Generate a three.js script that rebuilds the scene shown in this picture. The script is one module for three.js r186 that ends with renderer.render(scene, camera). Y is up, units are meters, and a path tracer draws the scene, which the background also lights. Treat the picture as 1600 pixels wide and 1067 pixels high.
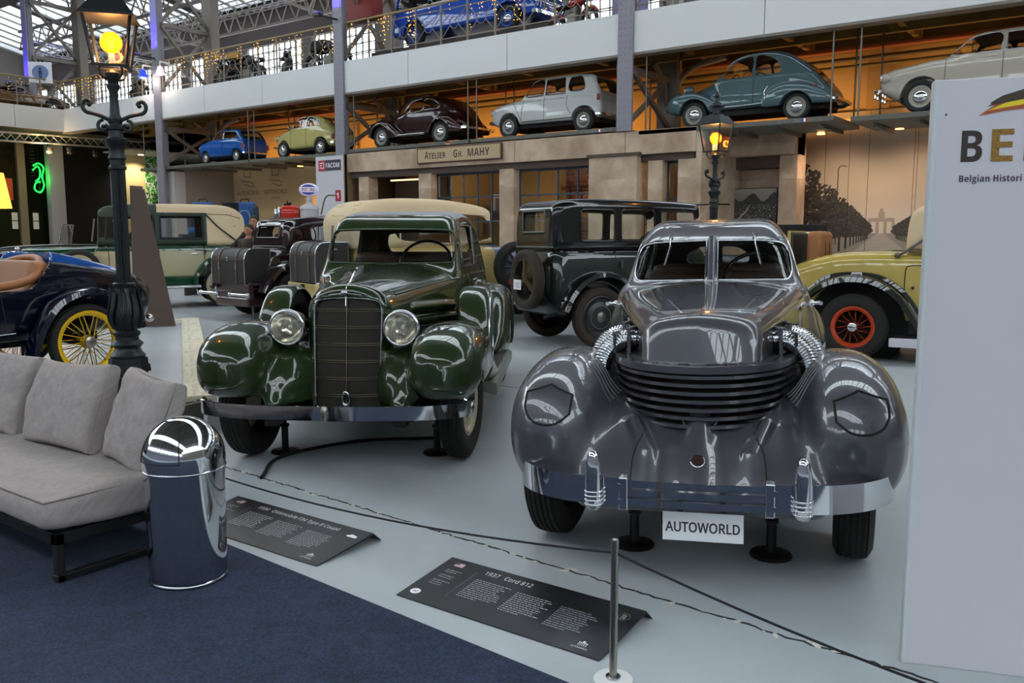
import * as THREE from 'three';
import { mergeGeometries } from 'three/addons/utils/BufferGeometryUtils.js';
import { RoundedBoxGeometry } from 'three/addons/geometries/RoundedBoxGeometry.js';
import { RectAreaLightUniformsLib } from 'three/addons/lights/RectAreaLightUniformsLib.js';

RectAreaLightUniformsLib.init();
const scene = new THREE.Scene();
// ---------- camera, sky, exposure
const camera = new THREE.PerspectiveCamera(43.13, 1600 / 1067, 0.05, 300);
camera.position.set(0, 1.42, 0);
camera.rotation.order = 'YXZ';
camera.rotation.set(-7 * Math.PI / 180, 36.3 * Math.PI / 180, 0);
camera.updateMatrixWorld();
scene.background = new THREE.Color(0.86, 0.93, 1.0);      // an even overcast sky, seen through the roof lights and windows
scene.backgroundIntensity = 9;
const renderer = new THREE.WebGLRenderer({ antialias: true });
renderer.toneMapping = THREE.LinearToneMapping;
renderer.toneMappingExposure = 0.9;
renderer.shadowMap.enabled = true;
// ---------- the warm wash lamps of the gallery and the blue uplights on the columns get their intensities here
const WARM = 34, BLUE = 34, BULB = 3.2;
// ---------- small helpers
const { abs, min, max, sqrt, pow, sin, cos, PI, floor, ceil, sign, hypot, atan2 } = Math;
const V = (x, y, z) => new THREE.Vector3(x, y, z);
let seed_ = 12345;
const rnd = () => { seed_ = (seed_ + 0x6d2b79f5) | 0; let t = Math.imul(seed_ ^ (seed_ >>> 15), 1 | seed_); t = (t + Math.imul(t ^ (t >>> 7), 61 | t)) ^ t; return ((t ^ (t >>> 14)) >>> 0) / 4294967296; };
const rr = (a, b) => a + (b - a) * rnd();
const clamp = (v, a, b) => v < a ? a : v > b ? b : v;
const lerp = (a, b, t) => a + (b - a) * t;
const taken = new Map();
function numbered(name) { const n = taken.get(name) || 0; taken.set(name, n + 1); return n ? name + '_' + String(n).padStart(3, '0') : name; }
function tag(o, label, category, group, kind) {
  if (label) o.userData.label = label;
  if (category) o.userData.category = category;
  if (group) o.userData.group = group;
  if (kind) o.userData.kind = kind;
  return o;
}
function thing(name, label, category, pos = [0, 0, 0], deg = 0, group) {
  const o = new THREE.Group(); o.name = numbered(name); o.position.set(...pos); o.rotation.y = deg * PI / 180;
  scene.add(o); return tag(o, label, category, group);
}
function part(parent, name, geo, mat, label) {
  const m = new THREE.Mesh(Array.isArray(geo) ? merge(geo) : geo, mat); m.name = name; m.castShadow = m.receiveShadow = true;
  if (label) m.userData.label = label;
  parent.add(m); return m;
}
function pgroup(parent, name, pos = [0, 0, 0], rot = [0, 0, 0]) { const g = new THREE.Group(); g.name = name; g.position.set(...pos); g.rotation.set(...rot); parent.add(g); return g; }
function single(name, geo, mat, label, category, group) { const m = part(scene, numbered(name), geo, mat); return tag(m, label, category, group); }
function struct(name, geo, mat, parent = scene) { const m = part(parent, parent === scene ? numbered(name) : name, geo, mat); if (parent === scene) m.userData.kind = 'structure'; return m; }
function copyOf(o, pos, deg, label, group) { const c = o.clone(); c.name = numbered(o.name.replace(/_\d{3}$/, '')); c.userData = { ...o.userData }; if (pos) c.position.set(...pos); if (deg !== undefined) c.rotation.y = deg * PI / 180; if (label) c.userData.label = label; if (group) c.userData.group = group; scene.add(c); return c; }
function merge(list) {
  const g = list.map((x) => { const q = x.index ? x.toNonIndexed() : x; for (const k of Object.keys(q.attributes)) if (!['position', 'normal', 'uv'].includes(k)) q.deleteAttribute(k); if (!q.attributes.uv) q.setAttribute('uv', new THREE.BufferAttribute(new Float32Array(q.attributes.position.count * 2), 2)); return q; });
  return mergeGeometries(g);
}
// geometries
const boxG = (w, h, d, x = 0, y = 0, z = 0) => new THREE.BoxGeometry(w, h, d).translate(x, y, z);
const rbox = (w, h, d, r = .01, x = 0, y = 0, z = 0, s = 2) => new RoundedBoxGeometry(w, h, d, s, min(r, w / 2.01, h / 2.01, d / 2.01)).translate(x, y, z);
const span = (x0, y0, z0, x1, y1, z1) => boxG(x1 - x0, y1 - y0, z1 - z0, (x0 + x1) / 2, (y0 + y1) / 2, (z0 + z1) / 2);
function bar(a, b, w, h = w, up = V(0, 1, 0)) {             // a square bar from a to b
  a = V(...a); b = V(...b); const d = b.clone().sub(a), L = d.length(); d.normalize();
  if (abs(d.dot(up)) > .99) up = V(1, 0, 0);
  const s = V().crossVectors(up, d).normalize(), u = V().crossVectors(d, s);
  return new THREE.BoxGeometry(w, h, L).applyMatrix4(new THREE.Matrix4().makeBasis(s, u, d).setPosition(a.add(b).multiplyScalar(.5)));
}
function rod(a, b, r, seg = 8, r2 = r) {
  a = V(...a); b = V(...b); const d = b.clone().sub(a), L = d.length();
  return new THREE.CylinderGeometry(r2, r, L, seg).applyQuaternion(new THREE.Quaternion().setFromUnitVectors(V(0, 1, 0), d.normalize())).translate((a.x + b.x) / 2, (a.y + b.y) / 2, (a.z + b.z) / 2);
}
const tube = (pts, r, seg = 40, rad = 8, closed = false, tension = .5) => new THREE.TubeGeometry(new THREE.CatmullRomCurve3(pts.map((p) => p.isVector3 ? p : V(...p)), closed, 'catmullrom', tension), seg, r, rad, closed);
function poly(pts, r, rad = 6, closed = false) {             // straight runs of tube through points
  const c = new THREE.CurvePath(), P = pts.map((p) => p.isVector3 ? p : V(...p)); if (closed) P.push(P[0].clone());
  const out = []; for (let i = 0; i < P.length - 1; i++) if (P[i].distanceTo(P[i + 1]) > 1e-5) { out.push(rod(P[i].toArray(), P[i + 1].toArray(), r, rad)); out.push(new THREE.SphereGeometry(r, rad, max(3, rad / 2)).translate(P[i].x, P[i].y, P[i].z)); }
  return merge(out);
}
const lathe = (prof, seg = 32) => new THREE.LatheGeometry(prof.map((p) => new THREE.Vector2(...p)), seg);
function shapeOf(pts) { const s = new THREE.Shape(); pts.forEach((p, i) => i ? s.lineTo(p[0], p[1]) : s.moveTo(p[0], p[1])); s.closePath(); return s; }
const extr = (pts, depth, bevel = 0, seg = 2) => new THREE.ExtrudeGeometry(pts.isShape ? pts : shapeOf(pts), { depth: depth, bevelEnabled: bevel > 0, bevelSize: bevel, bevelThickness: bevel, bevelOffset: -bevel, bevelSegments: seg, curveSegments: 16 });
function sweep(profile, path, closedProfile = true, up0 = V(0, 1, 0), scale) {   // a flat profile [[u, v]] carried along points; u across, v up
  const P = path.map((p) => p.isVector3 ? p : V(...p)), n = profile.length, pos = [], idx = [], uv = [];
  let L = 0;
  for (let i = 0; i < P.length; i++) {
    const t = P[min(i + 1, P.length - 1)].clone().sub(P[max(i - 1, 0)]).normalize(), s = V().crossVectors(up0, t).normalize(), u = V().crossVectors(t, s);
    if (i) L += P[i].distanceTo(P[i - 1]);
    const k = scale ? scale(i / (P.length - 1)) : 1;
    profile.forEach(([a, b], j) => { const q = P[i].clone().addScaledVector(s, a * k).addScaledVector(u, b * k); pos.push(q.x, q.y, q.z); uv.push(L, j / n); });
  }
  const m = closedProfile ? n : n - 1;
  for (let i = 0; i < P.length - 1; i++) for (let j = 0; j < m; j++) { const a = i * n + j, b = i * n + (j + 1) % n, c = a + n, d = b + n; idx.push(a, b, c, b, d, c); }
  if (closedProfile) for (const e of [0, P.length - 1]) for (let j = 1; j < n - 1; j++) idx.push(e * n, e * n + j, e * n + j + 1);
  const g = new THREE.BufferGeometry(); g.setAttribute('position', new THREE.Float32BufferAttribute(pos, 3)); g.setAttribute('uv', new THREE.Float32BufferAttribute(uv, 2)); g.setIndex(idx);
  return crease(g);
}
function crease(g, deg = 35) {                                  // smooth normals, sharp where faces turn more than deg
  const q = g.index ? g.toNonIndexed() : g, p = q.attributes.position, N = p.count, lim = cos(deg * PI / 180), map = new Map(), fn = [];
  const a = V(), b = V(), c = V();
  for (let i = 0; i < N; i += 3) {
    a.fromBufferAttribute(p, i); b.fromBufferAttribute(p, i + 1); c.fromBufferAttribute(p, i + 2);
    const w = b.sub(a).cross(c.sub(a)); fn.push(w.clone());
    for (let k = 0; k < 3; k++) { const key = ((p.getX(i + k) * 2e4 + .5) | 0) + ',' + ((p.getY(i + k) * 2e4 + .5) | 0) + ',' + ((p.getZ(i + k) * 2e4 + .5) | 0); if (!map.has(key)) map.set(key, []); map.get(key).push(i / 3); }
  }
  const u = fn.map((f) => f.clone().normalize()), out = new Float32Array(N * 3);
  for (let i = 0; i < N; i++) {
    const key = ((p.getX(i) * 2e4 + .5) | 0) + ',' + ((p.getY(i) * 2e4 + .5) | 0) + ',' + ((p.getZ(i) * 2e4 + .5) | 0), f = floor(i / 3); a.set(0, 0, 0);
    for (const o of map.get(key)) if (u[o].dot(u[f]) > lim) a.add(fn[o]);
    a.normalize(); out.set([a.x, a.y, a.z], i * 3);
  }
  q.setAttribute('normal', new THREE.BufferAttribute(out, 3)); return q;
}
// ---------- signed distance fields: f(x, y, z) -> metres outside the surface
const smin = (a, b, k) => { const h = max(k - abs(a - b), 0); return min(a, b) - h * h / (4 * k); };
const smax = (a, b, k) => { const h = max(k - abs(a - b), 0); return max(a, b) + h * h / (4 * k); };
const ell = (cx, cy, cz, rx, ry, rz) => (x, y, z) => { const a = (x - cx) / rx, b = (y - cy) / ry, c = (z - cz) / rz, k0 = sqrt(a * a + b * b + c * c), a2 = a / rx, b2 = b / ry, c2 = c / rz, k1 = sqrt(a2 * a2 + b2 * b2 + c2 * c2); return k1 < 1e-9 ? -min(rx, ry, rz) : k0 * (k0 - 1) / k1; };
const sbox = (cx, cy, cz, hx, hy, hz, r = .02) => (x, y, z) => { const a = abs(x - cx) - hx + r, b = abs(y - cy) - hy + r, c = abs(z - cz) - hz + r; return hypot(max(a, 0), max(b, 0), max(c, 0)) + min(max(a, b, c), 0) - r; };
const cap = (ax, ay, az, bx, by, bz, ra, rb = ra) => { const dx = bx - ax, dy = by - ay, dz = bz - az, L = dx * dx + dy * dy + dz * dz; return (x, y, z) => { const t = clamp(((x - ax) * dx + (y - ay) * dy + (z - az) * dz) / L, 0, 1), p = x - ax - dx * t, q = y - ay - dy * t, s = z - az - dz * t; return sqrt(p * p + q * q + s * s) - ra - (rb - ra) * t; }; };
function tab(pts) {                                            // a smooth table of values without overshoot
  const n = pts.length, X = pts.map((p) => p[0]), Y = pts.map((p) => p[1]), d = [], m = [];
  for (let i = 0; i < n - 1; i++) d.push((Y[i + 1] - Y[i]) / (X[i + 1] - X[i]));
  m[0] = d[0]; m[n - 1] = d[n - 2];
  for (let i = 1; i < n - 1; i++) m[i] = d[i - 1] * d[i] <= 0 ? 0 : 2 * d[i - 1] * d[i] / (d[i - 1] + d[i]);
  const ev = (x) => {
    if (x <= X[0]) return Y[0]; if (x >= X[n - 1]) return Y[n - 1];
    let i = 0; while (x > X[i + 1]) i++;
    const h = X[i + 1] - X[i], t = (x - X[i]) / h, u = 1 - t;
    return Y[i] * (1 + 2 * t) * u * u + m[i] * h * t * u * u + Y[i + 1] * t * t * (3 - 2 * t) - m[i + 1] * h * t * t * u;
  };
  const K = 1024, A = X[0], S = K / (X[n - 1] - A), D = new Float64Array(K + 2); for (let i = 0; i <= K; i++) D[i] = ev(A + i / S); D[K + 1] = D[K];
  return (x) => { const q = (x - A) * S; if (!(q > 0)) return D[0]; if (q >= K) return D[K]; const i = q | 0; return D[i] + (D[i + 1] - D[i]) * (q - i); };
}
function loft(st, e = 2.4) {                                   // stations [z, cx, cy, half width, half height]; a squared-off ellipse along z
  st = st.slice().sort((a, b) => a[0] - b[0]);
  const T = [1, 2, 3, 4].map((k) => tab(st.map((s) => [s[0], s[k]]))), z0 = st[0][0], z1 = st[st.length - 1][0];
  const lim = (k, s, g) => g(...st.map((q) => q[k] + s * q[k + 2])), X0 = lim(1, -1, min), X1 = lim(1, 1, max), Y0 = lim(2, -1, min), Y1 = lim(2, 1, max);
  return (x, y, z) => {
    const far = max(X0 - x, x - X1, Y0 - y, y - Y1, z0 - z, z - z1); if (far > .22) return far;
    const zc = clamp(z, z0, z1), w = max(T[2](zc), .004), h = max(T[3](zc), .004), k = pow(pow(abs(x - T[0](zc)) / w, e) + pow(abs(y - T[1](zc)) / h, e), 1 / e);
    return max((k - 1) * min(w, h), max(z - z1, z0 - z));
  };
}
function outline(pts, n = 8) {                                 // a closed curve through points; a third entry of 1 makes a corner
  const out = [], N = pts.length;
  for (let i = 0; i < N; i++) {
    const p = pts[i], q = pts[(i + 1) % N], o = pts[(i + N - 1) % N], s = pts[(i + 2) % N];
    const m0 = [0, 1].map((k) => p[2] ? q[k] - p[k] : (q[k] - o[k]) / 2), m1 = [0, 1].map((k) => q[2] ? q[k] - p[k] : (s[k] - p[k]) / 2);
    const L = hypot(q[0] - p[0], q[1] - p[1]), c = (m) => { const l = hypot(...m); return l > L ? m.map((v) => v * L / l) : m; }, a = c(m0), b = c(m1);
    for (let j = 0; j < n; j++) { const t = j / n, t2 = t * t, t3 = t2 * t; out.push([0, 1].map((k) => (2 * t3 - 3 * t2 + 1) * p[k] + (t3 - 2 * t2 + t) * a[k] + (3 * t2 - 2 * t3) * q[k] + (t3 - t2) * b[k])); }
  }
  return out;
}
function prof(pts, cell = .02, n = 8) {                        // distance to a closed outline in the plane, kept on a grid and read with a cubic spline
  const P = outline(pts, n), N = P.length, pad = .3; let x0 = 1e9, x1 = -1e9, y0 = 1e9, y1 = -1e9;
  for (const [a, b] of P) { x0 = min(x0, a); x1 = max(x1, a); y0 = min(y0, b); y1 = max(y1, b); }
  x0 -= pad; y0 -= pad; x1 += pad; y1 += pad;
  const nx = ceil((x1 - x0) / cell) + 4, ny = ceil((y1 - y0) / cell) + 4, G = new Float32Array(nx * ny);
  for (let j = 0; j < ny; j++) for (let i = 0; i < nx; i++) {
    const x = x0 + (i - 1) * cell, y = y0 + (j - 1) * cell; let d = 1e9, s = 1;
    for (let a = 0, b = N - 1; a < N; b = a++) {
      const ex = P[b][0] - P[a][0], ey = P[b][1] - P[a][1], wx = x - P[a][0], wy = y - P[a][1], t = clamp((wx * ex + wy * ey) / (ex * ex + ey * ey + 1e-12), 0, 1), u = wx - ex * t, v = wy - ey * t;
      d = min(d, u * u + v * v);
      const c1 = y >= P[a][1], c2 = y < P[b][1], c3 = ex * wy > ey * wx;
      if ((c1 && c2 && c3) || (!c1 && !c2 && !c3)) s = -s;
    }
    G[j * nx + i] = s * sqrt(d);
  }
  return (x, y) => {
    const out = max(x0 - x, x - x1, y0 - y, y - y1); if (out > .05) return out + pad * .8;
    const cx = clamp(x, x0, x1 - cell), cy = clamp(y, y0, y1 - cell), fx = (cx - x0) / cell + 1, fy = (cy - y0) / cell + 1, i = floor(fx), j = floor(fy), t = fx - i, u = fy - j;
    const a0 = (1 - t) ** 3 / 6, a1 = (3 * t * t * t - 6 * t * t + 4) / 6, a2 = (-3 * t * t * t + 3 * t * t + 3 * t + 1) / 6, a3 = t * t * t / 6;
    const b0 = (1 - u) ** 3 / 6, b1 = (3 * u * u * u - 6 * u * u + 4) / 6, b2 = (-3 * u * u * u + 3 * u * u + 3 * u + 1) / 6, b3 = u * u * u / 6;
    const row = (k) => { const o = k * nx + i; return a0 * G[o - 1] + a1 * G[o] + a2 * G[o + 1] + a3 * G[o + 2]; };
    return b0 * row(j - 1) + b1 * row(j) + b2 * row(j + 1) + b3 * row(j + 2) + hypot(x - cx, y - cy);
  };
}
// the surface of a field as meshes, one per part; pick(x, y, z) names the part (or -1 to drop the face)
function skin(f, lo, hi, h, pick, count = 1, steps = 1) {
  const B = 5, n = [0, 1, 2].map((k) => ceil((hi[k] - lo[k]) / h / B) * B + 1), [nx, ny, nz] = n, val = new Float32Array(nx * ny * nz).fill(NaN);
  const at = (i, j, k) => (k * ny + j) * nx + i, bx = (nx - 1) / B, by = (ny - 1) / B, bz = (nz - 1) / B, active = [], R = h * B * .87 * 1.7, sgn = new Int8Array(bx * by * bz);
  for (let c = 0; c < bz; c++) for (let b = 0; b < by; b++) for (let a = 0; a < bx; a++) {
    const v = f(lo[0] + (a + .5) * B * h, lo[1] + (b + .5) * B * h, lo[2] + (c + .5) * B * h);
    sgn[(c * by + b) * bx + a] = v < 0 ? -1 : 1;
    if (abs(v) > R) continue;
    active.push([a * B, b * B, c * B]);
    for (let k = c * B; k <= c * B + B; k++) for (let j = b * B; j <= b * B + B; j++) for (let i = a * B; i <= a * B + B; i++) { const q = at(i, j, k); if (val[q] !== val[q]) val[q] = f(lo[0] + i * h, lo[1] + j * h, lo[2] + k * h); }
  }
  const get = (i, j, k) => { const v = val[at(i, j, k)]; return v === v ? v : sgn[(min(floor(k / B), bz - 1) * by + min(floor(j / B), by - 1)) * bx + min(floor(i / B), bx - 1)]; };
  const id = new Map(), pos = [], v = new Float64Array(8);
  for (const [I, J, K] of active) for (let k = K; k < K + B; k++) for (let j = J; j < J + B; j++) for (let i = I; i < I + B; i++) {
    let m = 0, sx = 0, sy = 0, sz = 0, c = 0;
    for (let q = 0; q < 8; q++) { v[q] = get(i + (q & 1), j + (q >> 1 & 1), k + (q >> 2)); if (v[q] < 0) m |= 1 << q; }
    if (m === 0 || m === 255) continue;
    for (let q = 0; q < 8; q++) for (const s of [1, 2, 4]) if (!(q & s) && (v[q] < 0) !== (v[q | s] < 0)) { const t = v[q] / (v[q] - v[q | s]); sx += (q & 1) + (s === 1 ? t : 0); sy += (q >> 1 & 1) + (s === 2 ? t : 0); sz += (q >> 2) + (s === 4 ? t : 0); c++; }
    id.set(at(i, j, k), pos.length / 3); pos.push(lo[0] + (i + sx / c) * h, lo[1] + (j + sy / c) * h, lo[2] + (k + sz / c) * h);
  }
  const N = pos.length / 3, nor = new Float32Array(N * 3), e = h * .3;
  for (let i = 0; i < N; i++) {
    let x = pos[i * 3], y = pos[i * 3 + 1], z = pos[i * 3 + 2], gx, gy, gz;
    for (let it = 0; it <= steps; it++) {
      const a = f(x + e, y - e, z - e), b = f(x - e, y - e, z + e), c = f(x - e, y + e, z - e), d = f(x + e, y + e, z + e);
      gx = (a - b - c + d) / (4 * e); gy = (c + d - a - b) / (4 * e); gz = (b + d - a - c) / (4 * e);
      if (it === steps) break;
      const g2 = gx * gx + gy * gy + gz * gz; if (g2 < .02) break;
      const s = (a + b + c + d) / 4 / g2, dx = gx * s, dy = gy * s, dz = gz * s, L = hypot(dx, dy, dz), q = L > h * .6 ? h * .6 / L : 1;
      x -= dx * q; y -= dy * q; z -= dz * q;
    }
    const L = hypot(gx, gy, gz) || 1; pos[i * 3] = x; pos[i * 3 + 1] = y; pos[i * 3 + 2] = z; nor[i * 3] = gx / L; nor[i * 3 + 1] = gy / L; nor[i * 3 + 2] = gz / L;
  }
  const out = Array.from({ length: count }, () => ({ p: [], n: [], i: [], m: new Map() }));
  const vert = (o, a, F) => {
    const d = nor[a * 3] * F[0] + nor[a * 3 + 1] * F[1] + nor[a * 3 + 2] * F[2];
    if (d > .72) { let q = o.m.get(a); if (q === undefined) { q = o.p.length / 3; o.m.set(a, q); o.p.push(pos[a * 3], pos[a * 3 + 1], pos[a * 3 + 2]); o.n.push(nor[a * 3], nor[a * 3 + 1], nor[a * 3 + 2]); } return q; }
    o.p.push(pos[a * 3], pos[a * 3 + 1], pos[a * 3 + 2]); o.n.push(...F); return o.p.length / 3 - 1;
  };
  const tri = (a, b, c) => {
    const ax = pos[a * 3], ay = pos[a * 3 + 1], az = pos[a * 3 + 2], ux = pos[b * 3] - ax, uy = pos[b * 3 + 1] - ay, uz = pos[b * 3 + 2] - az, vx = pos[c * 3] - ax, vy = pos[c * 3 + 1] - ay, vz = pos[c * 3 + 2] - az;
    let F = [uy * vz - uz * vy, uz * vx - ux * vz, ux * vy - uy * vx]; const L = hypot(...F); if (L < 1e-12) return; F = F.map((q) => q / L);
    const w = pick ? pick(ax + (ux + vx) / 3, ay + (uy + vy) / 3, az + (uz + vz) / 3) : 0; if (w < 0) return;
    const o = out[w]; o.i.push(vert(o, a, F), vert(o, b, F), vert(o, c, F));
  };
  const quad = (a, b, c, d, flip) => { if (a === undefined || b === undefined || c === undefined || d === undefined) return; if (flip) { tri(a, c, b); tri(b, c, d); } else { tri(a, b, c); tri(b, d, c); } };
  for (const [I, J, K] of active) for (let k = K; k < K + B; k++) for (let j = J; j < J + B; j++) for (let i = I; i < I + B; i++) {
    const v = get(i, j, k) < 0, q = at(i, j, k), X = 1, Y = nx, Z = nx * ny;
    if (j && k && v !== (get(i + 1, j, k) < 0)) quad(id.get(q - Y - Z), id.get(q - Z), id.get(q - Y), id.get(q), !v);
    if (i && k && v !== (get(i, j + 1, k) < 0)) quad(id.get(q - Z - X), id.get(q - X), id.get(q - Z), id.get(q), !v);
    if (i && j && v !== (get(i, j, k + 1) < 0)) quad(id.get(q - X - Y), id.get(q - Y), id.get(q - X), id.get(q), !v);
  }
  return out.map((o) => { const g = new THREE.BufferGeometry(); g.setAttribute('position', new THREE.Float32BufferAttribute(o.p, 3)); g.setAttribute('normal', new THREE.Float32BufferAttribute(o.n, 3)); g.setIndex(o.i); return g; });
}
// where a ray from p along d meets a field; used to lay trim, seams and badges on curved bodies
function meet(f, p, d, far = 3) { let t = 0, a = f(p[0], p[1], p[2]); const s = .004; for (; t < far; t += max(s, abs(a) * .4)) { a = f(p[0] + d[0] * t, p[1] + d[1] * t, p[2] + d[2] * t); if (a <= 0) break; } for (let k = 0, w = s; k < 14; k++, w /= 2) { a = f(p[0] + d[0] * t, p[1] + d[1] * t, p[2] + d[2] * t); t += a > 0 ? w : -w; } return [p[0] + d[0] * t, p[1] + d[1] * t, p[2] + d[2] * t]; }
const sideLine = (f, zy, x0 = 1.6, s = 1) => zy.map(([z, y]) => meet(f, [x0 * s, y, z], [-s, 0, 0]));
const frontLine = (f, xy, z0 = 2) => xy.map(([x, y]) => meet(f, [x, y, z0], [0, 0, -1], 7));
const topLine = (f, xz, y0 = 2.2) => xz.map(([x, z]) => meet(f, [x, y0, z], [0, -1, 0]));
function smoothPts(pts, n) { const c = new THREE.CatmullRomCurve3(pts.map((p) => V(p[0], p[1], p[2] || 0))); return c.getPoints(n).map((p) => [p.x, p.y, p.z]); }
const roundPoly = (pts, n = 6) => outline(pts, n);
// ---------- textures
function vnoise(n, seed) { const g = new Float32Array(n * n); let s = seed * 7919 + 1; for (let i = 0; i < n * n; i++) { s = (s * 1664525 + 1013904223) >>> 0; g[i] = s / 4294967296; } return (x, y) => { const xi = floor(x), yi = floor(y), tx = x - xi, ty = y - yi, u = tx * tx * (3 - 2 * tx), v = ty * ty * (3 - 2 * ty), m = (a) => ((a % n) + n) % n, q = (a, b) => g[m(b) * n + m(a)]; return lerp(lerp(q(xi, yi), q(xi + 1, yi), u), lerp(q(xi, yi + 1), q(xi + 1, yi + 1), u), v); }; }
const N1 = vnoise(64, 1), N2 = vnoise(64, 2), N3 = vnoise(64, 3);
function texture(size, fn, rep = [1, 1], color = true) {         // fn(u, v in 0..1) -> grey or [r, g, b], 0..255
  const d = new Uint8Array(size * size * 4);
  for (let y = 0; y < size; y++) for (let x = 0; x < size; x++) { const c = fn(x / size, y / size), o = (y * size + x) * 4; if (c.length) { d[o] = c[0]; d[o + 1] = c[1]; d[o + 2] = c[2]; } else d[o] = d[o + 1] = d[o + 2] = clamp(c, 0, 255); d[o + 3] = 255; }
  const t = new THREE.DataTexture(d, size, size); t.wrapS = t.wrapT = THREE.RepeatWrapping; t.magFilter = THREE.LinearFilter; t.repeat.set(...rep); if (color) t.colorSpace = THREE.SRGBColorSpace; t.needsUpdate = true; return t;
}
function canvasTex(w, h, draw) { const c = document.createElement('canvas'); c.width = w; c.height = h; const x = c.getContext('2d'); draw(x, w, h); const t = new THREE.CanvasTexture(c); t.colorSpace = THREE.SRGBColorSpace; return t; }
const fbm = (f, x, y, o = 4) => { let s = 0, a = .5; for (let i = 0; i < o; i++) { s += a * f(x, y); x *= 2; y *= 2; a *= .5; } return s; };
// ---------- materials
const std = (color, roughness = .6, metalness = 0, more = {}) => new THREE.MeshStandardMaterial({ color, roughness, metalness, ...more });
const paint = (color, metal = 0, rough = .35, more = {}) => new THREE.MeshPhysicalMaterial({ color, metalness: metal, roughness: rough, clearcoat: 1, clearcoatRoughness: .015, specularIntensity: .25, ...more });
const M = {
  chrome: std(0xd4d6da, .07, 1), steel: std(0xb9bcc0, .16, 1), brushed: std(0x9a958c, .32, 1), dullmetal: std(0x6b6862, .42, .9),
  black: paint(0x08090a, 0, .3), rubber: std(0x131312, .75), dark: std(0x0b0b0b, .8), interior: std(0x0c0a09, .85), blackmetal: std(0x17181a, .45, .3),
  glass: new THREE.MeshPhysicalMaterial({ color: 0xf2f6f4, transmission: 1, roughness: 0, ior: 1.5, thickness: 0 }),
  smoke: new THREE.MeshPhysicalMaterial({ color: 0x8a8f8c, transmission: 1, roughness: 0, ior: 1.5, thickness: 0 }),
  lens: new THREE.MeshPhysicalMaterial({ color: 0xf4f2ea, transmission: 1, roughness: .12, ior: 1.5, thickness: 0 }),
  red: paint(0x8e0d08, 0, .3), white: std(0xe4e4e6, .5), iron: std(0x5d5b57, .55, .25), frame: std(0x8b857a, .6, .1), taupe: std(0x6a625a, .7),
  leather: std(0x8f5b30, .5), cream: paint(0xd8c489, 0, .4), canvasTop: std(0xcdb48a, .85), brownseat: std(0x2c1a12, .6), wood: std(0x9a6f42, .5),
  amber: std(0xff8a1c, .3, 0, { emissive: 0xff7a10, emissiveIntensity: 1.2 }),
};
{
  const fl = texture(1024, (u, v) => { const a = fbm(N1, u * 8, v * 8, 5), b = N2(u * 64, v * 64), k = 178 + (a - .5) * 14 + (b - .5) * 3 + (rnd() - .5) * 3; return [k - 5, k + 1, k + 5]; }, [.22, .22]);
  M.floor = std(0xffffff, .42, 0, { map: fl, roughnessMap: texture(512, (u, v) => 205 + (fbm(N2, u * 16, v * 16, 4) - .5) * 40, [.3, .3], false), bumpMap: texture(512, (u, v) => 128 + (fbm(N3, u * 32, v * 32, 3) - .5) * 120, [.5, .5], false), bumpScale: .0012 });
  M.carpet = std(0xffffff, 1, 0, { map: texture(1024, (u, v) => { const a = rnd(), b = N1(u * 128, v * 128), c = fbm(N2, u * 10, v * 10, 3), k = .62 + a * .55 + (b - .5) * .35 + (c - .5) * .25; return [clamp(48 * k, 0, 255), clamp(60 * k, 0, 255), clamp(86 * k, 0, 255)]; }, [1.1, 1.1]), bumpMap: texture(512, () => rnd() * 255, [2.5, 2.5], false), bumpScale: .004 });
  const weave = texture(256, (u, v) => 128 + 70 * sin(u * 2 * PI * 48) * cos(v * 2 * PI * 48) + (rnd() - .5) * 60, [3, 3], false);
  M.fabric = std(0xffffff, .95, 0, { map: texture(512, (u, v) => { const k = 150 + (rnd() - .5) * 22 + (fbm(N2, u * 24, v * 24, 3) - .5) * 20; return [k, k - 9, k - 11]; }, [2, 2]), bumpMap: weave, bumpScale: .0012 });
  M.canvas = std(0xffffff, .9, 0, { map: texture(256, (u, v) => { const k = (rnd() - .5) * 14 + (fbm(N1, u * 8, v * 8, 3) - .5) * 20; return [212 + k, 190 + k, 156 + k]; }, [1, 1]) });
  M.plaster = std(0xffffff, .85, 0, { map: texture(512, (u, v) => { const k = (fbm(N1, u * 6, v * 6, 5) - .47) * 70 + (rnd() - .5) * 5, p = fbm(N3, u * 9, v * 9, 2) > .52 ? 7 : 0; return [176 + k + p, 152 + k + p, 130 + k + p]; }, [.35, .35]) });
  M.leatherBlack = std(0x1c1819, .5, 0, { bumpMap: texture(256, () => rnd() * 255, [6, 6], false), bumpScale: .0008 });
  M.stone = std(0xffffff, .8, 0, { map: texture(512, (u, v) => { const k = (fbm(N2, u * 12, v * 12, 5) - .48) * 60 + (rnd() - .5) * 10; return [205 + k, 196 + k, 174 + k]; }) });
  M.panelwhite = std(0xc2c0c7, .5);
}
const tint = (m, c, more = {}) => { const q = m.clone(); q.color = new THREE.Color(c); Object.assign(q, more); return q; };
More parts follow.
